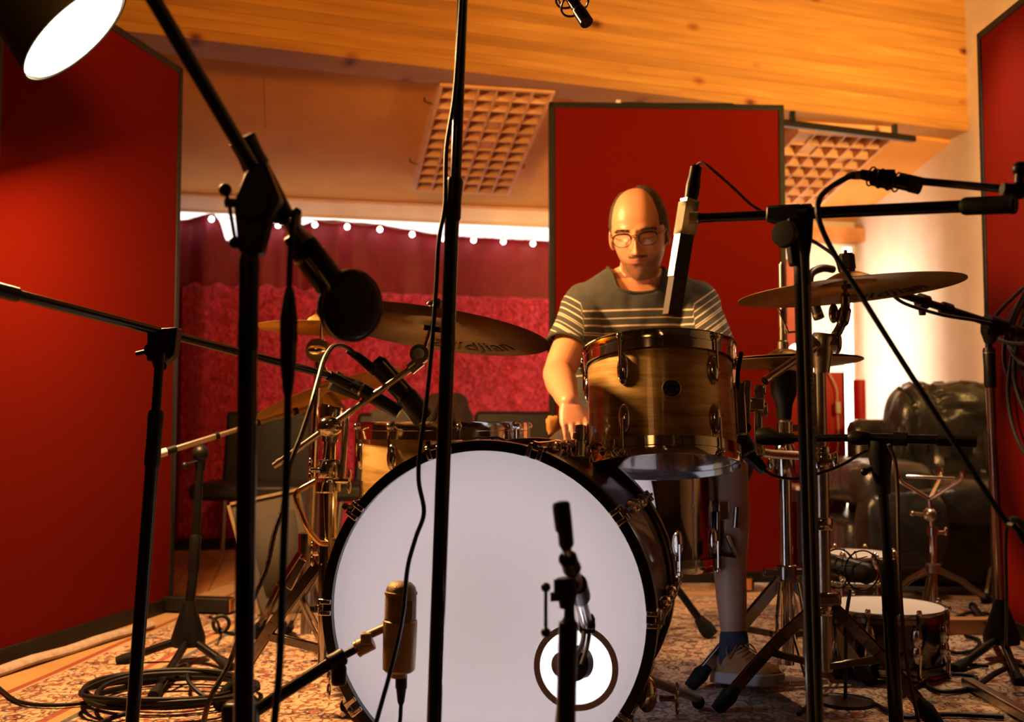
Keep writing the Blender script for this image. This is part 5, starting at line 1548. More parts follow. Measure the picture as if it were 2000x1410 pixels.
# small microphones near the right cymbals
T = Thing('clip_microphone', 'small black clip microphone between the crash cymbal and the hi-hat', 'microphone', W(1590, 590, 2.6), 'black drum microphones')
T.part('body', G().tube([W(1578, 560, 2.6), W(1600, 622, 2.58)], [0.012, 0.0135], 16), M_PLASTIC)
T.part('ring', G().tube([W(1596, 612, 2.58), W(1598, 616, 2.58)], 0.0142, 16), M_STEEL)
T.part('tail', G().tube(smooth_path([W(1626, 526, 2.7), W(1606, 524, 2.66), W(1584, 535, 2.62), W(1580, 562, 2.6)], 5), 0.010, 12), M_PLASTIC)
T = Thing('clip_microphone', 'black microphone under the right edge of the gold tom, pointing up at it', 'microphone', W(1470, 890, 2.25), 'black drum microphones')
T.part('body', G().tube([W(1440, 842, 2.28), W(1446, 852, 2.28), W(1462, 882, 2.25), W(1470, 896, 2.24), W(1494, 920, 2.22)], [0.010, 0.018, 0.020, 0.015, 0.010], 18), M_PLASTIC)
T.part('collar', G().tube([W(1464, 886, 2.249), W(1468, 892, 2.245)], 0.0192, 18), M_STEEL)
T.part('clip_arm', G().tube([W(1436, 905, 2.24), W(1452, 880, 2.25)], 0.006, 8), M_BLACK)
g = G().cable([W(1492, 918, 2.22), W(1515, 930, 2.22), W(1545, 935, 2.2), W(1575, 932, 2.18), W(1640, 910, 2.1), W(1690, 882, 2.0), W(1722, 880, 1.95), W(1735, 900, 1.9)], 0.003, 7)
single('microphone_cable', g, M_CABLE, 'black cable from the microphone under the gold tom to the stand by the sofa', 'cable')

# ------------------------------------------------------------------ low boom stand in front of the sofa (J)
d = 1.85
p0 = W(1722, 868, d)
ft = to_floor(W(1720, 880, d), W(1738, 1200, d))
T = Thing('microphone_stand', 'black stand in front of the sofa with a short level boom', 'microphone stand', ft, 'black microphone stands')
seg(T, 'boom_left', W(1545, 856, 1.92), W(1668, 855, 1.87), 0.0066, M_BLACK)
T.part('boom_sleeve', G().tube([W(1656, 855, 1.87), W(1664, 855, 1.868), W(1690, 856, 1.86), W(1700, 856, 1.86)], [0.008, 0.0125, 0.0125, 0.0095], 16), M_PLASTIC)
seg(T, 'boom_middle', W(1695, 856, 1.86), W(1750, 857, 1.84), 0.0088, M_BLACK)
seg(T, 'boom_collar', W(1745, 857, 1.84), W(1772, 858, 1.83), 0.0125, M_PLASTIC)
seg(T, 'boom_right', W(1770, 858, 1.83), W(1832, 859, 1.81), 0.0082, M_BLACK)
seg(T, 'boom_grip', W(1830, 859, 1.81), W(1907, 862, 1.79), 0.0100, M_RUBBER)
T.part('mic_clip', G().tube([W(1482, 852, 1.95), W(1500, 852, 1.94), W(1520, 858, 1.93), W(1550, 856, 1.92)], [0.015, 0.017, 0.012, 0.009], 14), M_PLASTIC)
T.part('swivel_body', G().tube([W(1720, 862, d), W(1719, 890, d), W(1722, 935, d), W(1726, 965, d)], [0.020, 0.020, 0.014, 0.011], 16), M_PLASTIC)
T.part('lever', G().tube([W(1720, 905, d), W(1692, 920, d)], 0.004, 8).ball(W(1688, 921, d), 0.007), M_PLASTIC)
seg(T, 'upper_tube', W(1724, 950, d), W(1735, 1110, d), 0.0082, M_BLACK)
clutch(T, W(1733, 1092, d), W(1742, 1200, d), 0.0150)
seg(T, 'lower_tube', W(1737, 1190, d), ft + V((0, 0, 0.03)), 0.0120, M_GLOSSBLACK)
T.part('base', G().lathe([(0, 0.045), (0.02, 0.04), (0.03, 0.025), (0.125, 0.014), (0.125, 0.0), (0, 0)], Matrix.Translation(ft), 40), M_BLACK)
g = G().cable([W(1735, 868, 1.8), W(1748, 900, 1.81), W(1753, 960, 1.82), W(1755, 1060, 1.82), W(1760, 1180, 1.82), W(1772, 1300, 1.82), W(1790, 1390, 1.82), F(1810, 1480, 0.01)], 0.0034, 7)
single('brown_cable', g, M_BROWNCABLE, 'brownish cable hanging alongside the black stand in front of the sofa', 'cable')

# ------------------------------------------------------------------ far right stand at the screen (K)
ft = V((W(1957, 1290, 2.78).x, 2.78, 0)); tp = W(1930, 650, 2.72)
T = Thing('microphone_stand', 'tall slim stand beside the bright red screen at the right edge', 'microphone stand', ft, 'black microphone stands')
seg(T, 'upper_tube', tp, tp.lerp(ft, 0.2), 0.0085, M_BLACK)
clutch(T, tp.lerp(ft, 0.045), tp.lerp(ft, 0.165), 0.0155)
T.part('clutch_ring', G().tube([tp.lerp(ft, 0.058), tp.lerp(ft, 0.061)], 0.0158, 18), M_STEEL)
seg(T, 'lower_tube', tp.lerp(ft, 0.16), ft + V((0, 0, 0.14)), 0.0118, mat('brown_chrome_tube', (0.32, 0.18, 0.12), 0.2, 0.9), 18)
hub_tripod(T, ft, [F(1868, 1318), F(1992, 1345), F(1900, 1192)], 0.044, 0.10, 0.010, M_BLACK, 0.06)
q0, q1 = W(1745, 570, 2.6), W(2040, 665, 2.78)
seg(T, 'boom', q0, q1, 0.0098, M_BLACK, 14)
for t0, t1, r in ((0.16, 0.21, 0.018), (0.31, 0.36, 0.016), (0.6, 0.72, 0.021), (0.78, 1.0, 0.0155)):
    seg(T, 'boom_collar', q0.lerp(q1, t0), q0.lerp(q1, t1), r, M_PLASTIC, 14)
T.part('cable_clip', G().tube([q0.lerp(q1, 0.18), q0.lerp(q1, 0.18) + V((0.0, 0, -0.035))], [0.014, 0.008], 10), M_PLASTIC)
T.part('swivel_body', G().tube([W(1938, 625, 2.71), W(1934, 650, 2.715), W(1932, 670, 2.72)], [0.028, 0.024, 0.012], 14), M_PLASTIC)
T.part('swivel_knob', G().tube([W(1925, 645, 2.69), W(1955, 648, 2.70)], 0.010, 12), M_PLASTIC)
g = G().cable([W(1738, 572, 2.58), W(1770, 594, 2.58), W(1840, 615, 2.6), W(1900, 625, 2.64), W(1935, 632, 2.66)], 0.0044, 7)
single('boom_cable', g, M_CABLE, 'black cable drooping under the boom at the far right', 'cable')

# coil of cables hung on the right screen
g = G()
rnd = random.Random(8)
for i in range(7):
    yc, hw = 2.78 + rnd.uniform(-0.05, 0.03), 0.20 + 0.018 * i
    zt, zb = 1.06 - 0.012 * i, 0.40 + 0.07 * i
    pts = []
    for k_ in range(15):
        a_ = 2 * pi * k_ / 14
        zz = (zt + zb) / 2 + (zt - zb) / 2 * cos(a_)
        pts.append(V((1.405 - 0.003 * i + 0.008 * sin(a_ * 2 + i), yc + hw * sin(a_) * (0.5 + 0.5 * (1 - max(0, cos(a_))) ** 1.0) + 0.012 * sin(3 * a_ + i), zz)))
    g.cable(pts, 0.0056, 7, 4)
T = Thing('cable_coil', 'black cable coil hung in long loops on the bright red screen', 'cables', V((1.40, 2.78, 0.7)))
T.part('loops', g, M_CABLE)
T.part('hook', G().tube([V((1.425, 2.77, 1.075)), V((1.385, 2.77, 1.075)), V((1.383, 2.77, 1.095))], 0.004, 8), M_BLACK)
g = G()
g.tube([W(1972, 1014, 2.35), W(1982, 1018, 2.35), W(2002, 1036, 2.35)], [0.008, 0.013, 0.016], 14)
g.cable([W(1972, 1014, 2.35), W(1966, 1030, 2.36), W(1964, 1080, 2.4), W(1966, 1180, 2.5), F(1964, 1290, 0.012)], 0.004, 7)
single('hanging_plug', g, M_CABLE, 'black plug with its cable dangling low at the right edge', 'plug')

# ------------------------------------------------------------------ sofa
def cushion(g, c, size, rot=0.0, puff=0.35, wr=0.02, sc=9.0, seed=0, nu=44, nv=30):
    """rounded leather pad with creases"""
    sx, sy, sz = [q / 2 for q in size]
    vs, fs = [], []
    for j in range(nv + 1):
        ph = -pi / 2 + pi * j / nv
        for i in range(nu):
            th_ = 2 * pi * i / nu
            def se(v, e): return math.copysign(abs(v) ** e, v)
            x = se(cos(ph), 0.5) * se(cos(th_), puff)
            y = se(cos(ph), 0.5) * se(sin(th_), puff)
            z = se(sin(ph), 0.45)
            p = V((x * sx, y * sy, z * sz))
            nn = V((x / sx, y / sy, z / sz)).normalized()
            q = p * sc + V((seed * 5.1, 0, 0))
            k_ = noise.noise(V((q.x * 0.8, q.y * 0.8, q.z * 0.6))) * 0.5 + 0.9 * min(0.35, abs(noise.noise(V((q.x * 2.0 + q.z * 0.9, q.y * 1.2, q.z * 0.5 + seed)))) * 1.6)
            vs.append(p + nn * (wr * k_ - wr * 0.3))
    for j in range(nv):
        for i in range(nu):
            i2 = (i + 1) % nu
            fs.append((j * nu + i, j * nu + i2, (j + 1) * nu + i2, (j + 1) * nu + i))
    return g.add(vs, fs, Matrix.Translation(V(c)) @ Matrix.Rotation(rot, 4, 'Z'))


sd_ = 4.1
def sx_(px, d_=sd_): return W(px, 900, d_).x
T = Thing('leather_sofa', 'wrinkled black leather sofa in the far right corner below the white wall', 'sofa', V((sx_(1800), sd_, 0)))
xa, xb = sx_(1612), sx_(2075)
T.part('base', G().box(((xa + xb) / 2, sd_ + 0.08, 0.15), (xb - xa, 0.65, 0.24)), M_LEATHER, bevel=0.03)
T.part('arm', cushion(G(), (sx_(1685), sd_ - 0.02, 0.40), (0.30, 0.78, 0.17), 0, 0.4, 0.02, 7, 1), M_LEATHER)
T.part('arm_front', cushion(G(), (sx_(1690), sd_ - 0.36, 0.25), (0.28, 0.16, 0.28), 0, 0.4, 0.035, 8, 2), M_LEATHER)
T.part('arm', cushion(G(), (sx_(2060), sd_ - 0.02, 0.40), (0.2, 0.74, 0.17), 0, 0.4, 0.02, 7, 8), M_LEATHER)
T.part('seat_cushion', cushion(G(), (sx_(1900), sd_ - 0.10, 0.33), (0.72, 0.62, 0.18), 0, 0.35, 0.025, 8, 3), M_LEATHER)
T.part('back_cushion', cushion(G(), (sx_(1860, 4.3), sd_ + 0.22, 0.55), (0.50, 0.24, 0.46), 0, 0.55, 0.055, 9, 4, 120, 90), M_LEATHER)
T.part('back_cushion', cushion(G(), (sx_(2050, 4.3), sd_ + 0.22, 0.53), (0.30, 0.24, 0.46), 0, 0.55, 0.05, 9, 6, 80, 60), M_LEATHER)
T.part('throw_pillow', cushion(G(), (sx_(1935, 4.25), sd_ - 0.02, 0.47), (0.18, 0.14, 0.26), 0.2, 0.6, 0.03, 9, 5), M_LEATHER)
T.part('backrest', G().box(((xa + xb) / 2 + 0.1, sd_ + 0.36, 0.34), (xb - xa - 0.2, 0.12, 0.58)), M_LEATHER, bevel=0.04)
for x in (xa + 0.06, xb - 0.06):
    for y in (sd_ - 0.18, sd_ + 0.36):
        T.part('foot', G().cyl(V((x, y, 0)), V((x, y, 0.035)), 0.025, 12), M_FRAME)

T = Thing('side_table', 'small black side table left of the leather sofa', 'table', V((W(1585, 960, 4.25).x, 4.25, 0)))
zt = W(1580, 952, 4.2).z
xc = W(1572, 950, 4.25).x
T.part('top', G().box((xc, 4.25, zt), (0.13, 0.26, 0.014)), M_WHITEPL, bevel=0.002)
T.part('apron', G().box((xc, 4.25, zt - 0.03), (0.125, 0.25, 0.045)), M_FRAME)
for s_ in (-1, 1):
    for t_ in (-1, 1):
        T.part('leg', G().box((xc + s_ * 0.055, 4.25 + t_ * 0.115, (zt - 0.03) / 2), (0.012, 0.012, zt - 0.03)), M_FRAME)

# ------------------------------------------------------------------ spare snares on the floor
def floor_snare(px, py, d_, R_, H, z0, label, shell):
    x = W(px, py, d_).x
    T = Thing('spare_snare', label, 'snare drum', V((x, d_, z0)), 'spare snare drums on the floor')
    drum(T, frame((0, 0, 1), (1, 0, 0), V((x, d_, z0 + H / 2))), R_, H - 0.012, shell, 8, radians(-78), hoop_h=0.024, lugs='mid', rim_m=M_DARKCHROME)
floor_snare(1727, 1185, 2.66, 0.136, 0.155, 0.012, 'big black spare snare with a white head on the rug at the right', M_BLACKSHELL)
floor_snare(1668, 1120, 3.30, 0.118, 0.130, 0.012, 'lower spare snare of the small stack behind the wire mount microphone', M_FLAMESHADED)
floor_snare(1668, 1092, 3.32, 0.118, 0.070, 0.146, 'upper spare snare of the small stack behind the wire mount microphone', M_BLACKSHELL)

# spider mount microphone
c = W(1660, 1112, 2.35)
T = Thing('spider_microphone', 'dark microphone in a round wire spider mount above the big spare snare', 'microphone', V((W(1652, 1300, 2.35).x, 2.35, 0)))
T.part('body', G().tube([c + V((-0.04, 0.05, 0.012)), c + V((0.03, -0.03, -0.006)), c + V((0.036, -0.04, -0.008))], [0.020, 0.023, 0.014], 20), M_PLASTIC)
g = G()
for s_ in (-0.022, 0.022):
    g.ring(frame((0.25, -0.95, 0), (0, 0, 1), c + V((s_, -s_ * 0.7, 0))), 0.042, 0.0018, 36, 6)
T.part('outer_rings', g, M_BLACK)
g = G()
for k_ in range(8):
    a_ = 2 * pi * k_ / 8
    fr_ = frame((0.25, -0.95, 0), (0, 0, 1), c)
    g.tube([fr_ @ V((0.042 * cos(a_), 0.042 * sin(a_), 0.022)), fr_ @ V((0.021 * cos(a_ + 0.4), 0.021 * sin(a_ + 0.4), 0)), fr_ @ V((0.042 * cos(a_ + 0.8), 0.042 * sin(a_ + 0.8), -0.022))], 0.0012, 5)
T.part('elastic_cord', g, M_BLACK)
T.part('rod', G().tube([c + V((0.0, 0, -0.042)), W(1652, 1208, 2.35), V((W(1650, 1300, 2.35).x, 2.35, 0.02))], 0.0042, 8), M_BLACK)
T.part('base', G().lathe([(0, 0.02), (0.06, 0.014), (0.06, 0.0), (0, 0)], Matrix.Translation((W(1650, 1300, 2.35).x, 2.35, 0.0)), 24), M_BLACK)

# snare stand
bx = V((W(1822, 1100, 3.25).x, 3.25, 0))
T = Thing('snare_stand', 'empty chrome snare stand with its basket folded out in front of the sofa', 'snare stand', bx)
def at(px, py, d_=3.25): return W(px, py, d_)
seg(T, 'tube', V((bx.x, bx.y, 0.07)), at(1822, 1030), 0.0105, M_CHROME, 16)
seg(T, 'upper_tube', at(1822, 1040), at(1816, 975), 0.0075, M_CHROME, 14)
T.part('tilter', G().ball(at(1816, 1005), 0.020, 14).tube([at(1785, 1003), at(1812, 1006)], 0.005, 8).ball(at(1782, 1003), 0.008), M_STEEL)
T.part('height_collar', G().tube([at(1822, 1045), at(1822, 1030)], 0.017, 14).tube([at(1825, 1040), at(1845, 1040)], 0.005, 8).ball(at(1847, 1038), 0.010, 10, (0.6, 0.6, 1.3)), M_CHROME)
bs = at(1817, 975)
for e_ in ((1752, 932, 3.18), (1880, 930, 3.12), (1838, 925, 3.42)):
    tip = at(*e_)
    T.part('basket_arm', G().tube([bs, bs.lerp(tip, 0.85) + V((0, 0, -0.006)), tip, tip + V((0, 0, 0.02))], [0.006, 0.006, 0.009, 0.008], 10), M_CHROME)
T.part('basket_rod', G().tube([at(1770, 930, 3.18), at(1865, 935, 3.14)], 0.005, 10), M_CHROME)
hb = V((bx.x, bx.y, W(1820, 1108, 3.25).z))
T.part('leg_hub', G().tube([hb + V((0, 0, 0.01)), hb - V((0, 0, 0.015))], 0.022, 16), M_STEEL)
for fp in (F(1930, 1180), F(1740, 1172), F(1800, 1230)):
    fp = V((fp.x, fp.y, 0.014))
    flat_leg(T, [hb, hb.lerp(fp, 0.5) + V((0, 0, 0.012)), fp], 0.016, 0.005, M_STEEL, gap=0.012)

# ------------------------------------------------------------------ odds and ends on the floor, right
a, b = F(1832, 1222, 0.03), F(1985, 1222, 0.03)
single('pine_board', G().bar(a, b, 0.045, 0.045), M_PLANK, 'short pine board lying on the rug right of the spare snares', 'board', a, bevel=0.003)
a, b = F(1888, 1332, 0.02), F(2080, 1440, 0.02)
single('metal_bar', G().bar(a, b, 0.028, 0.022), M_STEEL, 'dull flat metal bar lying in the bottom right corner', 'bar', a, bevel=0.004)
a = F(1925, 1165, 0.008)
single('white_stick', G().tube([a + V((0, 0.0, 0)), W(1940, 1078, a.y + 0.10)], 0.006, 8), M_WHITEPL, 'thin white stick leaning at the dark base of the sofa', 'stick', a)
def floor_cable(pts, r, label, m=M_CABLE, z=0.014):
    g = G()
    g.cable([F(x, y, z) for x, y in pts], r, 7, 5)
    single('floor_cable', g, m, label, 'cable', (0, 0, 0), 'cables lying on the floor')
floor_cable([(1738, 1372), (1790, 1340), (1850, 1318), (1905, 1322), (1890, 1345), (1835, 1350), (1810, 1330), (1850, 1300), (1930, 1300)], 0.005, 'black cable loop on the rug right of the big spare snare')
floor_cable([(1830, 1262), (1868, 1275), (1905, 1268), (1912, 1250), (1885, 1241)], 0.005, 'small black cable loop just in front of the pine board')
floor_cable([(1862, 1207), (1895, 1196), (1935, 1200), (1965, 1210)], 0.005, 'short black cable curving behind the pine board')
floor_cable([(1900, 1345), (1950, 1310), (1995, 1300), (2050, 1330)], 0.005, 'black cable curving by the hub of the far right stand')
floor_cable([(1560, 1395), (1610, 1360), (1700, 1372), (1760, 1400), (1850, 1395), (1960, 1400)], 0.005, 'black cable crossing the rug at the bottom right')

# left
floor_cable([(-60, 1290), (0, 1345), (40, 1371), (110, 1377), (200, 1370), (300, 1368), (420, 1366)], 0.0042, 'thin black cable running in from the left edge across the rug')
g = G()
rnd = random.Random(2)
for i in range(6):
    c = F(330 + rnd.uniform(-12, 12), 1345 + rnd.uniform(-6, 6), 0.02 + 0.006 * i)
    R1, R2 = rnd.uniform(0.15, 0.19), rnd.uniform(0.12, 0.16)
    pts = [c + V((R1 * cos(a_) + 0.01 * sin(3 * a_ + i), R2 * sin(a_), 0.004 * sin(2 * a_ + i))) for a_ in [2 * pi * k_ / 14 for k_ in range(15)]]
    g.cable(pts, 0.0055, 7, 4)
g.cable([F(330, 1312, 0.05), F(365, 1298, 0.05), F(368, 1330, 0.04), F(400, 1360, 0.02), F(440, 1368, 0.015)], 0.005, 7)
g.cable([F(255, 1390, 0.02), F(200, 1410, 0.015), F(165, 1440, 0.012)], 0.005, 7)
single('cable_heap', g, M_CABLE, 'heap of looped black cable around the low tripod stand at the left', 'cables')
g = G().cable([F(410, 1205, 0.09), F(425, 1215, 0.05), F(430, 1228, 0.015), F(455, 1238, 0.012), F(480, 1235, 0.012), F(540, 1240, 0.012)], 0.0045, 7)
g.ring(frame((0.2, -1, 0.2), (0, 0, 1), F(432, 1218, 0.035)), 0.022, 0.006, 24, 6)
single('screen_foot_cable', g, M_CABLE, 'black cable curled at the foot of the left red screen', 'cable')

# ------------------------------------------------------------------ chairs along the curtain
def chair(px0, px1, ytop, dfront, label, yaw=0.0):
    x0, x1 = W(px0, 900, dfront).x, W(px1, 900, dfront).x
    xc = (x0 + x1) / 2
    T = Thing('leather_chair', label, 'chair', V((xc, dfront + 0.2, 0)), 'black leather chairs in front of the curtain')
    M = Matrix.Translation((xc, dfront + 0.2, 0)) @ Matrix.Rotation(yaw, 4, 'Z')
    w_ = 0.50
    zt = W(px0, ytop, dfront + 0.38).z
    T.part('seat', G().box((0, -0.01, 0.315), (w_, 0.46, 0.075), M), M_CHAIR, bevel=0.022)
    g = G()
    pr = [(-w_ / 2 + 0.03, 0.32), (w_ / 2 - 0.03, 0.32), (w_ / 2 - 0.05, zt), (-w_ / 2 + 0.05, zt)]
    g.prism([(x, z) for x, z in pr], 0.05, M @ Matrix.Translation((0, 0.21, 0)) @ Matrix.Rotation(pi / 2, 4, 'X'))
    T.part('backrest', g, M_CHAIR, bevel=0.018)
    for s_ in (-1, 1):
        T.part('leg', G().tube([M @ V((s_ * 0.21, -0.20, 0.29)), M @ V((s_ * 0.235, -0.23, 0.008))], [0.014, 0.010], 10), M_STEEL)
        T.part('leg', G().tube([M @ V((s_ * 0.20, 0.18, 0.29)), M @ V((s_ * 0.22, 0.23, 0.008))], [0.014, 0.010], 10), M_STEEL)
    return T
chair(374, 594, 803, 4.72, 'black leather chair in front of the curtain at the left, seat in full view')
chair(672, 852, 806, 4.70, 'black leather chair behind the gold floor tom')
chair(926, 1096, 803, 4.70, 'black leather chair beside the drummer, only its back showing')
# grey towel over the middle chair, dark bag on it
def fn(a_, b_):
    xw = W(722 + 88 * a_, 800, 5.02).x
    zt = W(760, 803, 5.08).z + 0.006
    t = (b_ - 0.5) * 0.30
    y = 5.11 + max(-0.034, min(0.034, t))
    z = zt - max(0, abs(t) - 0.03) * 1.0
    return V((xw, y, z + 0.002 * sin(a_ * 19)))
g = G().sheet(fn, 14, 20)
single('grey_towel', g, noisy('grey_towel', (0.16, 0.16, 0.17), (0.11, 0.11, 0.12), 60, 0.95, 0, 0.5, 0.003), 'grey towel laid over the chair back behind the floor tom', 'towel', solid=0.004)
c = W(868, 812, 4.6)
g = G()
cushion(g, (c.x, 4.62, 0.47), (0.23, 0.20, 0.55), 0.1, 0.75, 0.03, 9, 7, 30, 24)
T = Thing('dark_bag', 'dark brown rounded bag standing behind the floor tom near the curtain', 'bag', V((c.x, 4.62, 0)))
T.part('body', g, noisy('dark_canvas', (0.035, 0.018, 0.012), (0.022, 0.012, 0.01), 60, 0.85, 0, 0.4))
T.part('support_stool', G().cyl(V((c.x, 4.62, 0)), V((c.x, 4.62, 0.21)), 0.10, 20), M_FRAME)
T.part('strap', G().tube(smooth_path([V((c.x - 0.05, 4.53, 0.6)), V((c.x, 4.50, 0.72)), V((c.x + 0.05, 4.53, 0.6))], 4), 0.008, 8), M_FRAME)

# grey wedge monitor
d = 3.45
p = lambda x, y, dd_=3.45: W(x, y, dd_)
T = Thing('floor_monitor', 'slanted grey wedge loudspeaker with pale edges on the floor at the left', 'loudspeaker', F(530, 1180))
yb = 3.62
A_, B_, C_, D_ = p(462, 978), p(588, 955), p(612, 1060), F(515, 1180)
A_ = W(455, 985, 3.45); B_ = W(590, 956, 3.50)
zA = A_.z; zB = B_.z
xA, xB = A_.x, B_.x
def wedge(y0, y1, inset=0):
    return [V((xA, y0, zA)), V((xB, y0 + 0.05, zB)), V((xB + 0.08, y0 + 0.05, 0.012)), V((xA + 0.10, y0, 0.012)),
            V((xA, y1, zA)), V((xB, y1, zB)), V((xB + 0.08, y1, 0.012)), V((xA + 0.10, y1, 0.012))]
vs = wedge(3.42, 3.78)
T.part('cabinet', G().add(vs, [(0, 3, 2, 1), (4, 5, 6, 7), (0, 1, 5, 4), (1, 2, 6, 5), (2, 3, 7, 6), (3, 0, 4, 7)]), noisy('grey_speaker_paint', (0.085, 0.075, 0.062), (0.07, 0.06, 0.05), 300, 0.6, 0, 0.2), bevel=0.006)
m_ = noisy('beige_edge', (0.30, 0.22, 0.14), (0.24, 0.17, 0.1), 40, 0.6)
T.part('edge_strip', G().bar(vs[0] + V((-0.004, -0.004, 0)), vs[3] + V((-0.004, -0.004, 0)), 0.014, 0.010), m_)
T.part('edge_strip', G().bar(vs[0] + V((0, -0.004, 0.004)), vs[1] + V((0, -0.004, 0.004)), 0.010, 0.008), m_)
T.part('grille', G().add([vs[0].lerp(vs[2], 0.16) + V((0, -0.004, 0)), vs[1].lerp(vs[3], 0.16) + V((0, -0.004, 0)), vs[2].lerp(vs[0], 0.14) + V((0, -0.004, 0)), vs[3].lerp(vs[1], 0.14) + V((0, -0.004, 0))], [(0, 3, 2, 1)]), noisy('grille_cloth', (0.06, 0.052, 0.043), (0.045, 0.04, 0.033), 500, 0.8, 0, 0.5), solid=0.002)

# brown leather glove/pouch by the drummer's hand
c = W(1080, 832, 2.9)
T = Thing('stick_pouch', 'orange brown leather pouch hanging left of the drummer', 'pouch', c)
g = G()
cushion(g, c, (0.035, 0.03, 0.055), 0.3, 0.7, 0.012, 30, 3, 20, 14)
T.part('body', g, noisy('tan_leather', (0.5, 0.22, 0.05), (0.3, 0.12, 0.03), 30, 0.6, 0, 0.4))
T.part('strap', G().tube([c + V((0.01, 0, 0.02)), c + V((0.05, 0.02, 0.05)), V((0.17, 3.0, 0.56))], 0.007, 8), M_FRAME)
# ------------------------------------------------------------------ the drummer
def tapered(bm_g, pts, rs, n=20, caps=True):
    bm_g.tube(smooth_path(pts, 5) if len(pts) > 2 else pts, None or _interp_r(pts, rs), n)
    bm_g.ball(pts[0], rs[0], 18); bm_g.ball(pts[-1], rs[-1], 18)
    return bm_g


def _interp_r(pts, rs):
    if len(pts) < 3: return rs
    out = []
    for i in range(len(rs) - 1):
        for k_ in range(5):
            t = k_ / 5; t = t * t * (3 - 2 * t)
            out.append(rs[i] + (rs[i + 1] - rs[i]) * t)
    out.append(rs[-1])
    return out


def ellip_loft(g, rings, n=32):
    """rings: (centre, x radius, y radius, tilt about x)"""
    vs, fs = [], []
    for (c, rx_, ry_, tl) in rings:
        for k_ in range(n):
            a_ = 2 * pi * k_ / n
            x = rx_ * math.copysign(abs(cos(a_)) ** 0.85, cos(a_)); y = ry_ * math.copysign(abs(sin(a_)) ** 0.85, sin(a_))
            vs.append(V(c) + V((x, y * cos(tl), y * sin(tl))))
    m_ = len(rings)
    for j in range(m_ - 1):
        for k_ in range(n):
            fs.append((j * n + k_, j * n + (k_ + 1) % n, (j + 1) * n + (k_ + 1) % n, (j + 1) * n + k_))
    fs.append(tuple(range(n))[::-1]); fs.append(tuple((m_ - 1) * n + k_ for k_ in range(n)))
    return g.add(vs, fs)


def remesh(g, voxel, smooth=3, name='tmp'):
    me = bpy.data.meshes.new(name)
    me.from_pydata([tuple(q) for q in g.v], [], g.f)
    me.update()
    import bmesh
    b_ = bmesh.new(); b_.from_mesh(me); bmesh.ops.recalc_face_normals(b_, faces=b_.faces); b_.to_mesh(me); b_.free()
    o = bpy.data.objects.new(name, me); COL.objects.link(o)
    r_ = o.modifiers.new('r', 'REMESH'); r_.mode = 'VOXEL'; r_.voxel_size = voxel; r_.use_smooth_shade = True
    s_ = o.modifiers.new('s', 'SMOOTH'); s_.iterations = smooth; s_.factor = 0.5
    dg = bpy.context.evaluated_depsgraph_get()
    out = bpy.data.meshes.new_from_object(o.evaluated_get(dg))
    bpy.data.objects.remove(o)
    return out


def mesh_part(T, name, me, m, parent=None, label=None):
    me.transform(Matrix.Translation(-T.loc))
    me.materials.clear()
    for q in (m if isinstance(m, (list, tuple)) else [m]): me.materials.append(q)
    me.polygons.foreach_set('use_smooth', [True] * len(me.polygons))
    o = bpy.data.objects.new(name, me); COL.objects.link(o); o.parent = parent or T.o
    if label: o['label'] = label
    return o


HC = W(1249, 455, 2.80)                     # centre of the head
HM = Matrix.Translation(HC) @ Matrix.Rotation(radians(-14), 4, 'Z') @ Matrix.Rotation(radians(-3), 4, 'Y') @ Matrix.Rotation(radians(17), 4, 'X')
# local: -y is the face, z up, x to the picture's right


def gs(d2, s): return math.exp(-d2 / (s * s))


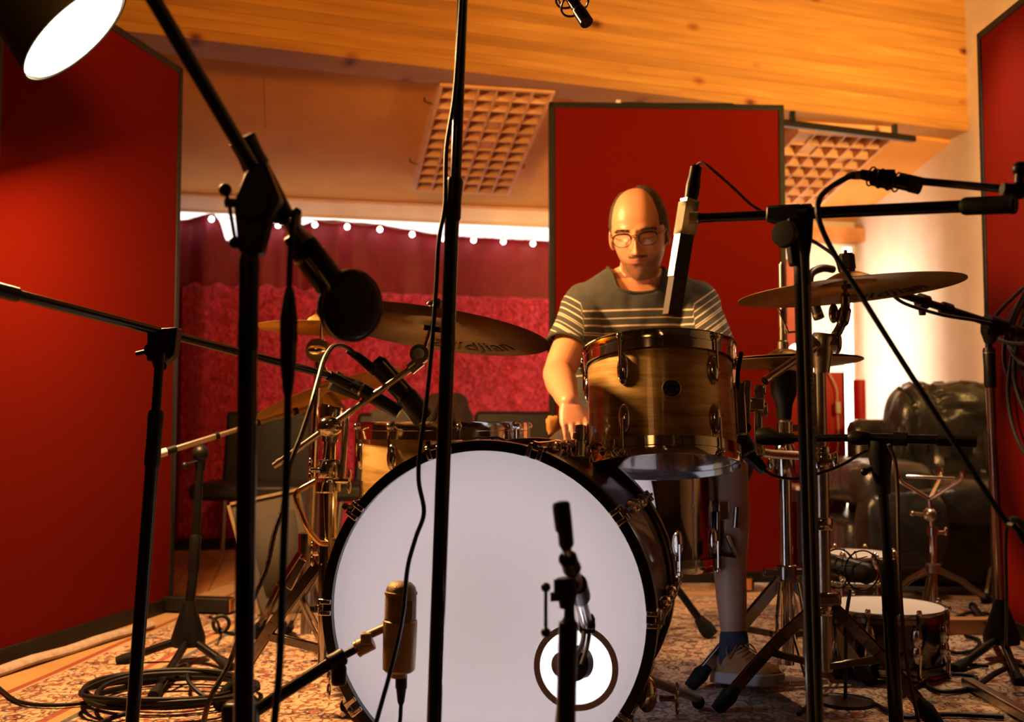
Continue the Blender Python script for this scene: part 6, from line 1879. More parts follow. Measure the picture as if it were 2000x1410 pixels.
def head_r(dx, dy, dz):
    """surface point of the head along a direction"""
    ax_, ay_, az_ = 0.0755, 0.098, (0.117 if dz > 0 else 0.134)
    # ellipsoid
    ax_, pw_ = 0.0690, 2.0 + (0.42 * min(1, dz * 2.2) if dz > 0 else 0)
    k_ = (abs(dx / ax_) ** pw_ + abs(dy / ay_) ** pw_ + abs(dz / az_) ** pw_) ** (-1 / pw_)
    x, y, z = dx * k_, dy * k_, dz * k_
    # jaw narrows below, skull fuller above and behind
    t = max(0, -z / az_)
    x *= 1 - 0.20 * t ** 1.6
    if z > 0: x *= 1 + 0.04 * (1 - z / az_)
    if y > 0:
        y *= 1 + 0.02 * (z > 0)
        y *= 1 - 0.45 * t                    # back of the head tucks into the neck
        if z < 0: z *= 1 - 0.15 * min(1, y / 0.07)
    else:
        # flatter face front
        y = -abs(y) ** 0.93 * (0.098 ** 0.07)
        y *= 1 - 0.04 * t
    p = V((x, y, z))
    if y < 0.02:
        f = 0.0
        zr = z
        if z < 0: z = z * 1.14
        # brow ridge
        f += 0.0050 * gs((z - 0.020) ** 2 * 3 + (abs(x) - 0.026) ** 2 * 0.6, 0.016)
        # eye sockets
        f -= 0.0120 * gs((abs(x) - 0.031) ** 2 + (z - 0.001) ** 2 * 1.4, 0.016)
        # eyelids / eyeballs
        f += 0.0062 * gs((abs(x) - 0.031) ** 2 + (z + 0.001) ** 2 * 1.3, 0.0105)
        # lower lid bags
        f += 0.0012 * gs((abs(x) - 0.030) ** 2 + (z + 0.014) ** 2 * 3, 0.011)
        # cheek bones
        f += 0.0045 * gs((abs(x) - 0.045) ** 2 + (z + 0.024) ** 2, 0.02)
        # cheeks hollow
        f -= 0.0025 * gs((abs(x) - 0.045) ** 2 + (z + 0.060) ** 2, 0.018)
        # nose bridge and tip
        if -0.05 < z < 0.022:
            u = (0.022 - z) / 0.066
            wd = 0.0062 + 0.0055 * u
            f += (0.004 + 0.0225 * u ** 1.3) * gs(x * x, wd)
        elif z <= -0.05:
            f += 0.020 * gs(x * x, 0.0115) * gs((z + 0.044) ** 2, 0.008)
        f += 0.0070 * gs((abs(x) - 0.0125) ** 2 + (z + 0.042) ** 2, 0.0072)
        # muzzle and lips
        f += 0.0060 * gs(x * x * 0.35 + (z + 0.067) ** 2, 0.016)
        f += 0.0042 * gs(x * x * 0.12 + (z + 0.0630) ** 2 * 1.0, 0.0042)
        f += 0.0050 * gs(x * x * 0.16 + (z + 0.0745) ** 2 * 1.0, 0.0052)
        f -= 0.0032 * gs(x * x * 0.06 + (z + 0.0685) ** 2 * 1.6, 0.0030)
        f -= 0.0030 * gs(x * x * 0.5 + (z + 0.084) ** 2, 0.0065)
        # chin
        f += 0.0095 * gs(x * x * 0.6 + (zr + 0.110) ** 2, 0.019)
        # folds beside the mouth
        f -= 0.0010 * gs((abs(x) - 0.026 - (-(z + 0.055)) * 0.25) ** 2 * 6 + (z + 0.055) ** 2 * 0.4, 0.012)
        w_ = max(0.0, min(1.0, (-dy) * 1.6))
        p += V((0, -f * w_, 0))
    return p


hg = G()
nu_, nv_ = 180, 140
vs, fs = [], []
for j in range(nv_ + 1):
    th_ = pi * j / nv_
    for i in range(nu_):
        ph = 2 * pi * i / nu_
        vs.append(head_r(sin(th_) * cos(ph), sin(th_) * sin(ph), cos(th_)))
for j in range(nv_):
    for i in range(nu_):
        i2 = (i + 1) % nu_
        fs.append((j * nu_ + i, (j + 1) * nu_ + i, (j + 1) * nu_ + i2, j * nu_ + i2))
body = G()
body.add(vs, fs, HM)
# ears
for s_ in (-1, 1):
    Me = HM @ Matrix.Translation((s_ * 0.0715, 0.012, -0.008)) @ Matrix.Rotation(s_ * radians(22), 4, 'Z') @ Matrix.Rotation(radians(-8), 4, 'X')
    body.ring(Me @ Matrix.Rotation(pi / 2, 4, 'Y') @ Matrix.Diagonal((1.65, 1.0, 1, 1)), 0.0165, 0.0042, 24, 8, 0.0048)
    body.ball((0, 0.002, -0.002), 0.014, 12, (0.35, 0.9, 1.5), Me)
    body.ball((0, -0.004, -0.026), 0.0068, 12, (0.7, 0.9, 1.1), Me)

NB = V((HC.x + 0.005, 2.925, 0.985))
# neck
neck_top = HM @ V((0, 0.042, -0.045))
tapered(body, [neck_top, (neck_top + NB) / 2 + V((0, -0.004, 0)), NB + V((0, 0.02, -0.03))], [0.050, 0.053, 0.062])
# torso: hips to shoulders, leaning a little forward and rounded
XC = 0.335
HIP = V((XC, 3.08, 0.56))
rings = [(HIP + V((0, 0, -0.08)), 0.165, 0.12, 0), (HIP, 0.178, 0.128, 0), (V((XC, 3.065, 0.66)), 0.160, 0.118, -0.05), (V((XC, 3.03, 0.77)), 0.165, 0.118, -0.1),
         (V((XC, 2.985, 0.87)), 0.180, 0.118, -0.18), (V((XC, 2.955, 0.93)), 0.178, 0.105, -0.25), (V((XC, 2.935, 0.975)), 0.135, 0.080, -0.3), (V((XC, 2.925, 1.005)), 0.085, 0.058, -0.3), (V((XC, 2.915, 1.02)), 0.062, 0.05, -0.3)]
ellip_loft(body, rings)
SR = W(1147, 600, 2.93); SL_ = W(1358, 600, 2.93)
ER = W(1090, 730, 2.80); EL = W(1410, 735, 2.80)
WR = W(1111, 786, 2.60)
WL = V((0.46, 2.56, 0.60))
for S, E, Wr in ((SR, ER, WR), (SL_, EL, WL)):
    tapered(body, [S, S.lerp(E, 0.35) + V((0, 0, 0.0)), S.lerp(E, 0.75), E], [0.056, 0.050, 0.045, 0.040], 24)
    m_ = E.lerp(Wr, 0.3)
    tapered(body, [E, m_, E.lerp(Wr, 0.7), Wr], [0.040, 0.041, 0.032, 0.025], 24)
for s_, S in ((-1, SR), (1, SL_)):
    body.tube([V((NB.x + s_ * 0.045, 2.93, 1.000)), S + V((0, 0, 0.012))], [0.040, 0.044], 20)
body.ball(SR.lerp(V((XC, 2.94, 0.95)), 0.25), 0.056, 20)
body.ball(SL_.lerp(V((XC, 2.94, 0.95)), 0.25), 0.056, 20)


def hand(g, wrist, fwd, back, side, scale=1.0, curl=0.5, thumb=1):
    """palm, four fingers and a thumb; fwd: along the hand, back: back of the hand, side: towards the thumb"""
    fwd, back = fwd.normalized(), back.normalized()
    side = (side - fwd * side.dot(fwd)).normalized()
    back = (back - fwd * back.dot(fwd) - side * back.dot(side)).normalized()
    M = Matrix((side, fwd, back)).transposed().to_4x4(); M.translation = wrist
    s = scale
    # palm loft
    for k_, (y, wd, th_) in enumerate([(0.0, 0.026, 0.020), (0.03, 0.036, 0.021), (0.06, 0.041, 0.018), (0.082, 0.041, 0.014)]):
        pass
    vs, fs = [], []
    n = 20
    secs = [(-0.02, 0.024, 0.019), (0.0, 0.027, 0.019), (0.03, 0.036, 0.0195), (0.06, 0.041, 0.017), (0.078, 0.041, 0.0125), (0.084, 0.036, 0.008)]
    for (y, wd, th_) in secs:
        for i in range(n):
            a_ = 2 * pi * i / n
            vs.append((wd * s * math.copysign(abs(cos(a_)) ** 0.8, cos(a_)), y * s, th_ * s * math.copysign(abs(sin(a_)) ** 0.9, sin(a_)) - (0.0 if y < 0.06 else 0.002)))
    for j in range(len(secs) - 1):
        for i in range(n):
            fs.append((j * n + i, j * n + (i + 1) % n, (j + 1) * n + (i + 1) % n, (j + 1) * n + i))
    fs.append(tuple(range(n))[::-1]); fs.append(tuple((len(secs) - 1) * n + i for i in range(n)))
    g.add(vs, fs, M)
    tips = []
    for i, (x, y0, L, r) in enumerate([(0.0320, 0.084, 0.070, 0.0079), (0.0108, 0.088, 0.080, 0.0080), (-0.0108, 0.086, 0.074, 0.0078), (-0.0315, 0.078, 0.058, 0.0070)]):
        a_ = radians(-12) * curl * 2
        p = V((x, y0 - 0.014, 0.002)) * s
        pts = [p.copy()]
        ang = 0.0
        spread = x * 4.0
        for t, frac in enumerate((0.20, 0.42, 0.26, 0.2)):
            if t: ang += curl * (0.55 if t == 1 else 0.75)
            st = L * frac * s if t else 0.018 * s
            p = p + V((spread * 0.28 * st, cos(ang) * st, -sin(ang) * st))
            pts.append(p.copy())
        rs = [r * s * 1.05, r * s * 1.12, r * s, r * s * 0.95, r * s * 0.82]
        wp = [M @ q for q in pts]
        g.tube(wp, rs, 12); g.ball(wp[0], rs[0], 12); g.ball(wp[-1], rs[-1], 12); g.ball(wp[1], rs[1] * 1.02, 12)
        g.ball(wp[2], rs[2] * 1.03, 12)
    pts = [V((0.022, 0.018, -0.004)), V((0.042, 0.042, -0.012)), V((0.052, 0.068, -0.022)), V((0.050, 0.090, -0.032))]
    rs = [0.015, 0.0125, 0.0102, 0.0085]
    wp = [M @ (V((q.x * thumb if False else q.x, q.y, q.z)) * s) for q in pts]
    g.tube(wp, [r * s for r in rs], 12)
    for q, r in zip(wp, rs): g.ball(q, r * s, 12)


hand(body, WR, V((0.18, -0.58, -0.80)), V((-0.1, -0.75, 0.55)), V((1, 0.1, 0.1)), 0.84, 0.40)
hand(body, WL, V((-0.75, -0.35, -0.35)), V((0, -0.2, 1)), V((0.2, -1, 0)), 0.92, 0.55)
# legs
KL, AL = W(1418, 905, 2.50), V((W(1434, 1265, 2.47).x, 2.47, 0.100))
KR, AR = V((0.13, 2.62, 0.50)), V((0.13, 2.60, 0.13))
for s_, K_, A_ in ((1, KL, AL), (-1, KR, AR)):
    Hj = HIP + V((s_ * 0.09, -0.02, -0.02))
    tapered(body, [Hj, Hj.lerp(K_, 0.5), K_ + (Hj - K_).normalized() * 0.03], [0.088, 0.078, 0.060], 24)
    tapered(body, [K_, K_.lerp(A_, 0.28) + V((0.0, 0.018, 0)), K_.lerp(A_, 0.65) + V((0, 0.008, 0)), A_], [0.050, 0.052, 0.036, 0.027], 24)
# feet inside the shoes
FD_L = V((0.28, -0.96, 0)).normalized()
for A_, fd in ((AL, FD_L), (AR, V((0.05, -1, 0)).normalized())):
    z_ = 0.06
    tapered(body, [A_ + V((0, 0.0, -0.02)), V((A_.x, A_.y, z_)) - fd * 0.02, V((A_.x, A_.y, z_)) + fd * 0.09], [0.027, 0.028, 0.022], 18)

me = remesh(body, 0.0030, 2, 'body')
# ---- skin: base tone with lips, stubble, moustache and brows where they grow
HMi = HM.inverted()
ca = me.color_attributes.new('tint', 'FLOAT_COLOR', 'POINT')
cols = []
skin = V((0.62, 0.27, 0.14)); lip = V((0.50, 0.17, 0.12)); dark = V((0.085, 0.045, 0.022)); red = V((0.60, 0.25, 0.16)); leg = V((0.48, 0.30, 0.22))
for v in me.vertices:
    c = skin.copy()
    q = HMi @ v.co
    if q.length < 0.16:
        x, y, z = q
        n_ = noise.noise(q * 160) * 0.5 + 0.5
        if y < 0.03:
            zj = z
            if z < 0: z = z * 1.14
            c = c.lerp(red, 0.5 * gs((abs(x) - 0.042) ** 2 + (z + 0.03) ** 2, 0.024))
            c = c.lerp(red, 0.6 * gs(x * x + (z + 0.042) ** 2, 0.014) * (y < -0.09))
            # stubble over jaw and chin
            jaw = max(0, min(1, (-zj - 0.050 + 0.35 * max(0, abs(x) - 0.03)) / 0.02)) * (0.62 + 0.30 * n_)
            jaw *= 1 - 0.5 * gs((abs(x) - 0.03) ** 2 + (z + 0.05) ** 2, 0.012)
            if z > -0.135: c = c.lerp(dark, jaw * 0.95)
            c = c.lerp(dark, 0.8 * gs(x * x * 0.07 + (z + 0.0575) ** 2 * 1.5, 0.0070) * (0.75 + 0.4 * n_) * (abs(x) < 0.034))
            c = c.lerp(lip, min(1, 1.3 * gs(x * x * 0.11 + (z + 0.0690) ** 2, 0.0078)) * (y < -0.07) * (abs(x) < 0.026))
            c = c.lerp(V((0.05, 0.02, 0.015)), 0.85 * gs(x * x * 0.035 + (z + 0.0690) ** 2 * 4, 0.0034) * (y < -0.07))
            # eye brows
            zb = 0.0175 + 0.08 * (abs(x) - 0.03) * (abs(x) < 0.032) - 0.25 * max(0, abs(x) - 0.036)
            c = c.lerp(dark, 0.85 * (0.013 < abs(x) < 0.053) * gs((z - zb) ** 2, 0.0052) * (0.65 + 0.5 * n_))
            # lowered lids: lash line
            c = c.lerp(V((0.06, 0.03, 0.02)), 0.8 * (0.017 < abs(x) < 0.045) * gs((z + 0.0065 + 9 * (abs(x) - 0.031) ** 2 * -1.0) ** 2, 0.0022))
            # nostrils
            c = c.lerp(V((0.06, 0.02, 0.015)), 0.9 * gs((abs(x) - 0.0075) ** 2 + (z + 0.0515) ** 2 * 1.5, 0.0042) * (y < -0.085))
        # cropped hair shadow round the sides and back
    elif v.co.z < 0.62 and v.co.y < 2.75 and v.co.z < 0.5:
        n_ = noise.noise(V((v.co.x * 200, v.co.y * 200, v.co.z * 60))) * 0.5 + 0.5
        c = leg.lerp(dark, 0.10 + 0.12 * n_)
    cols += [c.x, c.y, c.z, 1.0]
ca.data.foreach_set('color', cols)
M_SKIN = mat('skin', (0.6, 0.33, 0.2), 0.42, 0, Subsurface_Weight=0.12, Subsurface_Scale=0.01)
M_SKIN.node_tree.nodes['Principled BSDF'].inputs['Subsurface Radius'].default_value = (1.0, 0.35, 0.2)
_a = nd(M_SKIN, 'ShaderNodeAttribute'); _a.attribute_name = 'tint'
base(M_SKIN, _a.outputs['Color'])
_n = nd(M_SKIN, 'ShaderNodeTexNoise', Scale=260, Detail=3); lk(M_SKIN, coords(M_SKIN), _n.inputs['Vector']); bump(M_SKIN, _n.outputs['Fac'], 0.12, 0.001)

P = Thing('person', 'balding man with glasses in a striped dark t-shirt, seated behind the drums', 'person', V((XC, 3.0, 0)))
mesh_part(P, 'body', me, M_SKIN)

# ---- hair: short at the sides and back, bald on top and front
hv, hf = [], []
idx = {}
def hair_w(x, y, z):
    """> 0 where hair grows"""
    ax_ = abs(x)
    yb = (-0.062 + max(0.0, 0.062 - ax_) * 1.05) if x > 0 else (-0.048 + max(0.0, 0.062 - ax_) * 1.9)
    if z < 0.020: yb = max(yb, -0.022 - 0.6 * z * (z > 0))
    a_ = y - yb
    low = z + 0.036 + (0.03 if y > 0.03 else 0.0)
    return min(a_ * 40, low * 60)
for j in range(nv_ + 1):
    for i in range(nu_):
        p = vs_h = None
th2 = 160; ph2 = 200
grid = []
for j in range(th2 + 1):
    th_ = pi * j / th2
    for i in range(ph2):
        ph = 2 * pi * i / ph2
        q = head_r(sin(th_) * cos(ph), sin(th_) * sin(ph), cos(th_))
        grid.append((q, hair_w(*q)))
hgm = G()
used = {}
vs, fs = [], []
for j in range(th2):
    for i in range(ph2):
        ids = (j * ph2 + i, (j + 1) * ph2 + i, (j + 1) * ph2 + (i + 1) % ph2, j * ph2 + (i + 1) % ph2)
        if min(grid[k_][1] for k_ in ids) > 0 or sum(grid[k_][1] > 0 for k_ in ids) >= 3:
            f = []
            for k_ in ids:
                if k_ not in used:
                    q, w_ = grid[k_]
                    n_ = noise.noise(V((q.x * 240, q.y * 240, q.z * 90)))
                    off = 0.0005 + 0.0065 * max(0, min(1, w_ * 0.8)) + 0.0022 * n_ * min(1, max(0, w_))
                    used[k_] = len(vs); vs.append(q * (1 + off / q.length))
                f.append(used[k_])
            fs.append(tuple(f))
hgm.add(vs, fs, HM)
M_HAIR = noisy('short_brown_hair', (0.028, 0.016, 0.009), (0.065, 0.036, 0.018), 220, 0.65, 0, 0.8, 0.003, (1, 1, 0.35))
P.part('hair', hgm, M_HAIR, angle=180)
# eyebrows and moustache as short tufts
g = G()
rnd = random.Random(5)
for s_ in (-1, 1):
    for k_ in range(90):
        x = s_ * rnd.uniform(0.012, 0.050)
        z = 0.0175 + 0.08 * (abs(x) - 0.03) * (abs(x) < 0.032) - 0.25 * max(0, abs(x) - 0.036) + rnd.uniform(-0.0028, 0.0028)
        # find the surface by marching on the direction grid
        y = -0.085 - 0.004
        dv = V((x, -0.088 + abs(x) * 0.35, z)).normalized()
        q = head_r(*dv)
        e_ = q + V((s_ * 0.005, -0.0012, 0.0012))
        g.tube([HM @ (q + V((0, 0.0005, 0))), HM @ e_], [0.0005, 0.0002], 4)
P.part('eyebrows', g, M_HAIR)['kind'] = 'stuff'
g = G()
for k_ in range(150):
    x = rnd.uniform(-0.027, 0.027)
    z = -0.0575 - 0.10 * max(0, abs(x) - 0.012) + rnd.uniform(-0.0042, 0.0036)
    z /= 1.14
    dv = V((x, -0.100 + abs(x) * 0.3, z)).normalized()
    q = head_r(*dv)
    e_ = q + V((math.copysign(0.0016, x), -0.0016, -0.0034))
    g.tube([HM @ (q + V((0, 0.0008, 0))), HM @ e_], [0.00055, 0.0002], 4)
P.part('moustache', g, noisy('brown_moustache', (0.12, 0.06, 0.028), (0.18, 0.09, 0.04), 200, 0.7))['kind'] = 'stuff'

# ---- glasses
yl = -0.110
def lens_pt(s_, a_, r=1.0):
    ca_, sa_ = cos(a_), sin(a_)
    wx, wz = 0.0235, 0.0168
    x = math.copysign(abs(ca_) ** 0.75, ca_) * wx * r
    z = math.copysign(abs(sa_) ** (0.6 if sa_ > 0 else 0.85), sa_) * wz * r
    if sa_ < 0: x *= 1 - 0.16 * abs(sa_)
    return HM @ V((s_ * 0.0330 + x, yl + 0.35 * max(0, s_ * (s_ * 0.033 + x) - 0.02) * 0.5, -0.004 + z))
gl = P.part('glasses', G().tube([HM @ V((-0.0105, yl, 0.006)), HM @ V((0, yl - 0.001, 0.0085)), HM @ V((0.0105, yl, 0.006))], 0.0012, 8), M_GLOSSBLACK)
M_LENS = bpy.data.materials.new('coated_lens'); M_LENS.use_nodes = True
nt = M_LENS.node_tree; nt.nodes.clear()
out_ = nt.nodes.new('ShaderNodeOutputMaterial'); mx_ = nt.nodes.new('ShaderNodeMixShader'); tr_ = nt.nodes.new('ShaderNodeBsdfTransparent'); gl_ = nt.nodes.new('ShaderNodeBsdfGlossy')
gl_.inputs['Color'].default_value = (0.35, 0.45, 1.0, 1); gl_.inputs['Roughness'].default_value = 0.03
mx_.inputs[0].default_value = 0.12
nt.links.new(tr_.outputs[0], mx_.inputs[1]); nt.links.new(gl_.outputs[0], mx_.inputs[2]); nt.links.new(mx_.outputs[0], out_.inputs[0])
for s_ in (-1, 1):
    K = 40
    ring_ = [lens_pt(s_, 2 * pi * k_ / K) for k_ in range(K)]
    g = G()
    rs_ = [0.0021 if 0 < k_ < K / 2 else 0.0011 for k_ in range(K + 1)]
    g.tube(ring_ + [ring_[0]], rs_, 6, caps=False)
    P.part('rim', g, M_GLOSSBLACK, gl)
    c0 = HM @ V((s_ * 0.033, yl - 0.0012, -0.004))
    g = G(); g.add([c0] + ring_, [(0, k_ + 1, (k_ + 1) % K + 1) for k_ in range(K)])
    P.part('lens', g, M_LENS, gl)
    P.part('temple', G().tube([HM @ V((s_ * 0.057, yl + 0.006, 0.006)), HM @ V((s_ * 0.0660, yl + 0.022, 0.006)), HM @ V((s_ * 0.0745, -0.01, 0.006)), HM @ V((s_ * 0.0755, 0.018, 0.002))], 0.0013, 6), M_GLOSSBLACK, gl)

# ---- t-shirt
sh = G()
rings = [(V((XC, 3.08, 0.50)), 0.190, 0.145, 0), (V((XC, 3.08, 0.56)), 0.192, 0.146, 0), (V((XC, 3.06, 0.66)), 0.184, 0.142, -0.05), (V((XC, 3.025, 0.77)), 0.184, 0.140, -0.1),
         (V((XC, 2.985, 0.87)), 0.198, 0.136, -0.18), (V((XC, 2.955, 0.93)), 0.196, 0.120, -0.25), (V((XC, 2.938, 0.975)), 0.160, 0.092, -0.3), (V((XC, 2.930, 1.000)), 0.120, 0.074, -0.3), (V((XC, 2.925, 1.030)), 0.070, 0.056, -0.3)]
ellip_loft(sh, rings, 40)
sleeve_dirs = {}
for s_, S in ((-1, SR), (1, SL_)):
    sh.tube([V((NB.x + s_ * 0.062, 2.93, 0.992)), S + V((0, 0, 0.010))], [0.047, 0.056], 24)
    sh.ball(V((NB.x + s_ * 0.062, 2.93, 0.992)), 0.047, 18)
for S, E in ((SR, ER), (SL_, EL)):
    e_ = S.lerp(E, 0.66)
    tapered(sh, [S + V((0, 0, 0.004)), S.lerp(E, 0.3), S.lerp(E, 0.58)], [0.068, 0.066, 0.066], 26)
    sh.tube([S.lerp(E, 0.4), e_], [0.064, 0.0655], 26)
    sh.ball(S.lerp(V((XC, 2.94, 0.95)), 0.30), 0.070, 20)
me = remesh(sh, 0.0050, 4, 'shirt')
# open the neckline, the hem and the sleeve ends
import bmesh
b_ = bmesh.new(); b_.from_mesh(me)
kill = []
nk = V((HC.x + 0.003, 2.86, 1.0))
for f in b_.faces:
    c = f.calc_center_median()
    dn_ = sqrt((c.x - nk.x) ** 2 + ((c.y - (2.905)) * 0.9) ** 2)
    zn = 0.952 + (c.y - 2.83) * 0.35
    if dn_ < 0.080 and c.z > 0.955 + max(0, c.y - 2.85) * 0.35 + 3.2 * (c.x - nk.x) ** 2: kill.append(f)
    elif c.z < 0.47: kill.append(f)
    else:
        for S, E in ((SR, ER), (SL_, EL)):
            dr = (E - S); t = (c - S).dot(dr) / dr.length_squared
            if t > 0.645 and (c - S - dr * t).length < 0.075: kill.append(f); break
bmesh.ops.delete(b_, geom=kill, context='FACES')
for _ in range(14):
    new = {}
    for v in b_.verts:
        if v.is_boundary:
            nb = [e.other_vert(v) for e in v.link_edges if e.is_boundary]
            if len(nb) == 2: new[v] = v.co * 0.4 + (nb[0].co + nb[1].co) * 0.3
    for v, c in new.items(): v.co = c
loops = []
seen = set()
for v in b_.verts:
    if v.is_boundary and v not in seen:
        lp = [v]; seen.add(v); cur = v
        while True:
            nx_ = [e.other_vert(cur) for e in cur.link_edges if e.is_boundary and e.other_vert(cur) not in seen]
            if not nx_: break
            cur = nx_[0]; seen.add(cur); lp.append(cur)
        if len(lp) > 20: loops.append([q.co.copy() for q in lp])
for v in b_.verts:
    # soft cloth folds
    if v.is_boundary: continue
    n_ = v.normal
    k_ = noise.noise(V((v.co.x * 9, v.co.y * 5, v.co.z * 16 + v.co.x * 10)))
    v.co += n_ * (0.006 * k_ + 0.003 * noise.noise(v.co * 30))
b_.to_mesh(me); b_.free()
at = me.attributes.new('stripe', 'FLOAT', 'POINT')
val = []
for v in me.vertices:
    c = v.co
    s = 0.916 - c.z + 0.010 * sin((c.x - XC) * 9) * 0.3 - 0.05 * max(0, abs(c.x - XC) - 0.1)
    best = None
    for S, E in ((SR, ER), (SL_, EL)):
        dr = (E - S); t = (c - S).dot(dr) / dr.length_squared
        out_x = abs(c.x - XC)
        if out_x > 0.148 and (c - S - dr * t).length < 0.10 and t > -0.25:
            # sleeve stripes climb towards the shoulder seam
            best = (0.966 - c.z) - 0.7 * (0.200 - out_x)
    val.append(best if best is not None else s)
at.data.foreach_set('value', val)
M_SHIRT = mat('striped_jersey', (0.05, 0.055, 0.05), 0.9, 0, Sheen_Weight=0.15)
_a = nd(M_SHIRT, 'ShaderNodeAttribute'); _a.attribute_name = 'stripe'
mm = nd(M_SHIRT, 'ShaderNodeMath', operation='MULTIPLY'); mm.inputs[1].default_value = 1 / 0.40
lk(M_SHIRT, _a.outputs['Fac'], mm.inputs[0])
dk, lt = (0.042, 0.043, 0.035), (0.60, 0.50, 0.36)
pos = [0.0, 0.0215, 0.0405, 0.0605, 0.0665, 0.087, 0.100, 0.106, 0.126, 0.146, 0.166]
st_ = [(0.0, dk)]
for p_ in pos:
    st_ += [(max(0.0005, (p_ + 0.003) / 0.40), lt), ((p_ + 0.0066) / 0.40, dk)]
base(M_SHIRT, ramp(M_SHIRT, mm.outputs[0], st_, 'CONSTANT'))
_n = nd(M_SHIRT, 'ShaderNodeTexNoise', Scale=900, Detail=2); lk(M_SHIRT, coords(M_SHIRT), _n.inputs['Vector']); bump(M_SHIRT, _n.outputs['Fac'], 0.4, 0.001)
M_BAND = noisy('dark_jersey_rib', (0.042, 0.043, 0.035), (0.034, 0.035, 0.028), 500, 0.9, 0, 0.4)
so = mesh_part(P, 't_shirt', me, M_SHIRT)
for lp in loops:
    if min(q.z for q in lp) < 0.52: continue
    lp = lp[::3]
    P.part('neckband' if min((q - nk).length for q in lp) < 0.12 else 'sleeve_hem', G().tube(lp + [lp[0], lp[1]], 0.0038, 8, caps=False), M_BAND, so)
sm_ = so.modifiers.new('solid', 'SOLIDIFY'); sm_.thickness = 0.002

# ---- shorts, socks, shoes
M_SHORTS = noisy('dark_shorts_cloth', (0.035, 0.022, 0.018), (0.026, 0.017, 0.014), 120, 0.9, 0, 0.3)
sg = G()
ellip_loft(sg, [(HIP + V((0, 0, -0.095)), 0.185, 0.14, 0), (HIP + V((0, 0, -0.03)), 0.19, 0.145, 0), (HIP + V((0, 0, 0.03)), 0.182, 0.138, 0)], 32)
for s_, K_ in ((1, KL), (-1, KR)):
    Hj = HIP + V((s_ * 0.09, -0.02, -0.02))
    tapered(sg, [Hj, Hj.lerp(K_, 0.5), Hj.lerp(K_, 0.90)], [0.102, 0.095, 0.085], 24)
mesh_part(P, 'shorts', remesh(sg, 0.008, 4, 'shorts'), M_SHORTS)
M_SOCK = noisy('navy_sock', (0.02, 0.028, 0.06), (0.015, 0.02, 0.045), 200, 0.95, 0, 0.4)
M_SHOE = noisy('tan_suede', (0.34, 0.16, 0.07), (0.26, 0.12, 0.05), 60, 0.7, 0, 0.2)
M_SOLE = mat('pale_rubber_sole', (0.5, 0.5, 0.55), 0.6)
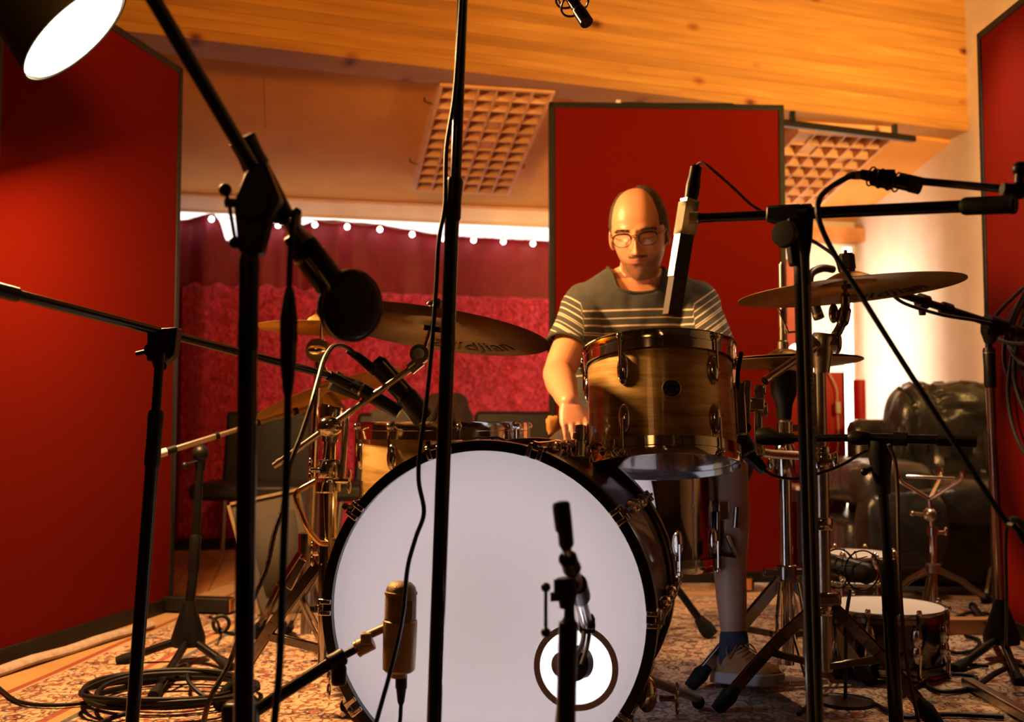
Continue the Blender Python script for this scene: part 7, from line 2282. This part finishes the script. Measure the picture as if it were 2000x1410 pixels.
for A_, fd, lb in ((AL, FD_L, 1), (AR, V((0.05, -1, 0)).normalized(), 0)):
    g = G()
    tapered(g, [A_ + V((0, 0, -0.035)), A_ + V((0, 0.002, 0.022))], [0.036, 0.033], 20)
    mesh_part(P, 'sock', remesh(g, 0.006, 3, 'sock'), M_SOCK)
    ft_ = V((A_.x, A_.y, 0))
    sd2 = V((-fd.y, fd.x, 0))
    zf = 0.022 if lb == 0 else 0.030
    tilt_up = 0.16 if lb else 0.0
    def SP(u, v, z): return ft_ + fd * (u * 0.90) + sd2 * (v * 0.86) + V((0, 0, zf + z * 0.84 + tilt_up * (u + 0.07)))
    # upper as loft along the foot
    vs, fs = [], []
    secs = [(-0.072, 0.018, 0.045), (-0.060, 0.034, 0.070), (-0.03, 0.040, 0.078), (0.0, 0.041, 0.080), (0.03, 0.041, 0.070), (0.07, 0.044, 0.052), (0.115, 0.047, 0.040), (0.155, 0.042, 0.032), (0.185, 0.028, 0.022), (0.195, 0.012, 0.012)]
    n = 20
    for (u, wd, h_) in secs:
        for i in range(n):
            a_ = 2 * pi * i / n
            vs.append(SP(u, wd * cos(a_), max(0.0, h_ * (0.28 + 0.72 * sin(a_))) if sin(a_) > -0.4 else 0.0))
    for j in range(len(secs) - 1):
        for i in range(n):
            fs.append((j * n + i, j * n + (i + 1) % n, (j + 1) * n + (i + 1) % n, (j + 1) * n + i))
    fs.append(tuple(range(n))[::-1]); fs.append(tuple((len(secs) - 1) * n + i for i in range(n)))
    g = G().add(vs, fs)
    sh_ = P.part('shoe', g, M_SHOE)
    out = [(-0.078, 0.022), (-0.062, 0.040), (0.0, 0.045), (0.07, 0.048), (0.12, 0.052), (0.165, 0.046), (0.195, 0.030), (0.205, 0.010)]
    ol = [(u, v) for u, v in out] + [(u, -v) for u, v in out[::-1]]
    vs = [SP(u, v, -0.022) for u, v in ol] + [SP(u, v, 0.008) for u, v in ol]
    m_ = len(ol)
    g = G().add(vs, [tuple(range(m_))[::-1], tuple(range(m_, 2 * m_))] + [(k_, (k_ + 1) % m_, m_ + (k_ + 1) % m_, m_ + k_) for k_ in range(m_)])
    P.part('sole', g, M_SOLE, sh_, bevel=0.003)
    g = G()
    for k_ in range(4):
        u = 0.030 + 0.020 * k_
        h_ = 0.076 - 0.30 * (u - 0.02)
        g.tube([SP(u, -0.020, h_ - 0.010), SP(u + 0.006, 0, h_ + 0.003), SP(u, 0.020, h_ - 0.010)], 0.0022, 6)
    g.tube(smooth_path([SP(0.026, 0, 0.080), SP(0.03, 0.030, 0.078), SP(0.05, 0.036, 0.055), SP(0.034, 0.012, 0.078)], 5), 0.0018, 6)
    g.tube(smooth_path([SP(0.026, 0, 0.080), SP(0.02, -0.032, 0.076), SP(0.045, -0.040, 0.045), SP(0.034, -0.012, 0.078)], 5), 0.0018, 6)
    P.part('laces', g, M_SHOE, sh_)

# ---- throne
tx, ty = XC, 3.12
T = Thing('drum_throne', 'round black drum stool under the drummer, its bent legs ending in rubber feet', 'stool', V((tx, ty, 0)))
T.part('seat', G().lathe([(0, 0.455), (0.13, 0.452), (0.165, 0.435), (0.17, 0.40), (0.15, 0.375), (0, 0.37)], Matrix.Translation((tx, ty, 0)), 40), M_CHAIR)
seg(T, 'post', V((tx, ty, 0.10)), V((tx, ty, 0.38)), 0.016, M_CHROME, 18)
for f in (F(1386, 1250), F(1130, 1260), V((tx + 0.1, 3.40, 0))):
    f = V((f.x, f.y, 0.02))
    hb = V((tx, ty, 0.26))
    m_ = hb.lerp(f, 0.45) + V((0, 0, 0.03))
    l = T.part('leg', G().tube(smooth_path([hb, m_, f], 6), 0.011, 12), M_BLACK)
    e_ = (m_ - f).normalized()
    T.part('rubber_foot', G().tube([f - e_ * 0.01, f + e_ * 0.02, f + e_ * 0.05], [0.022, 0.022, 0.014], 12), M_RUBBER, l)
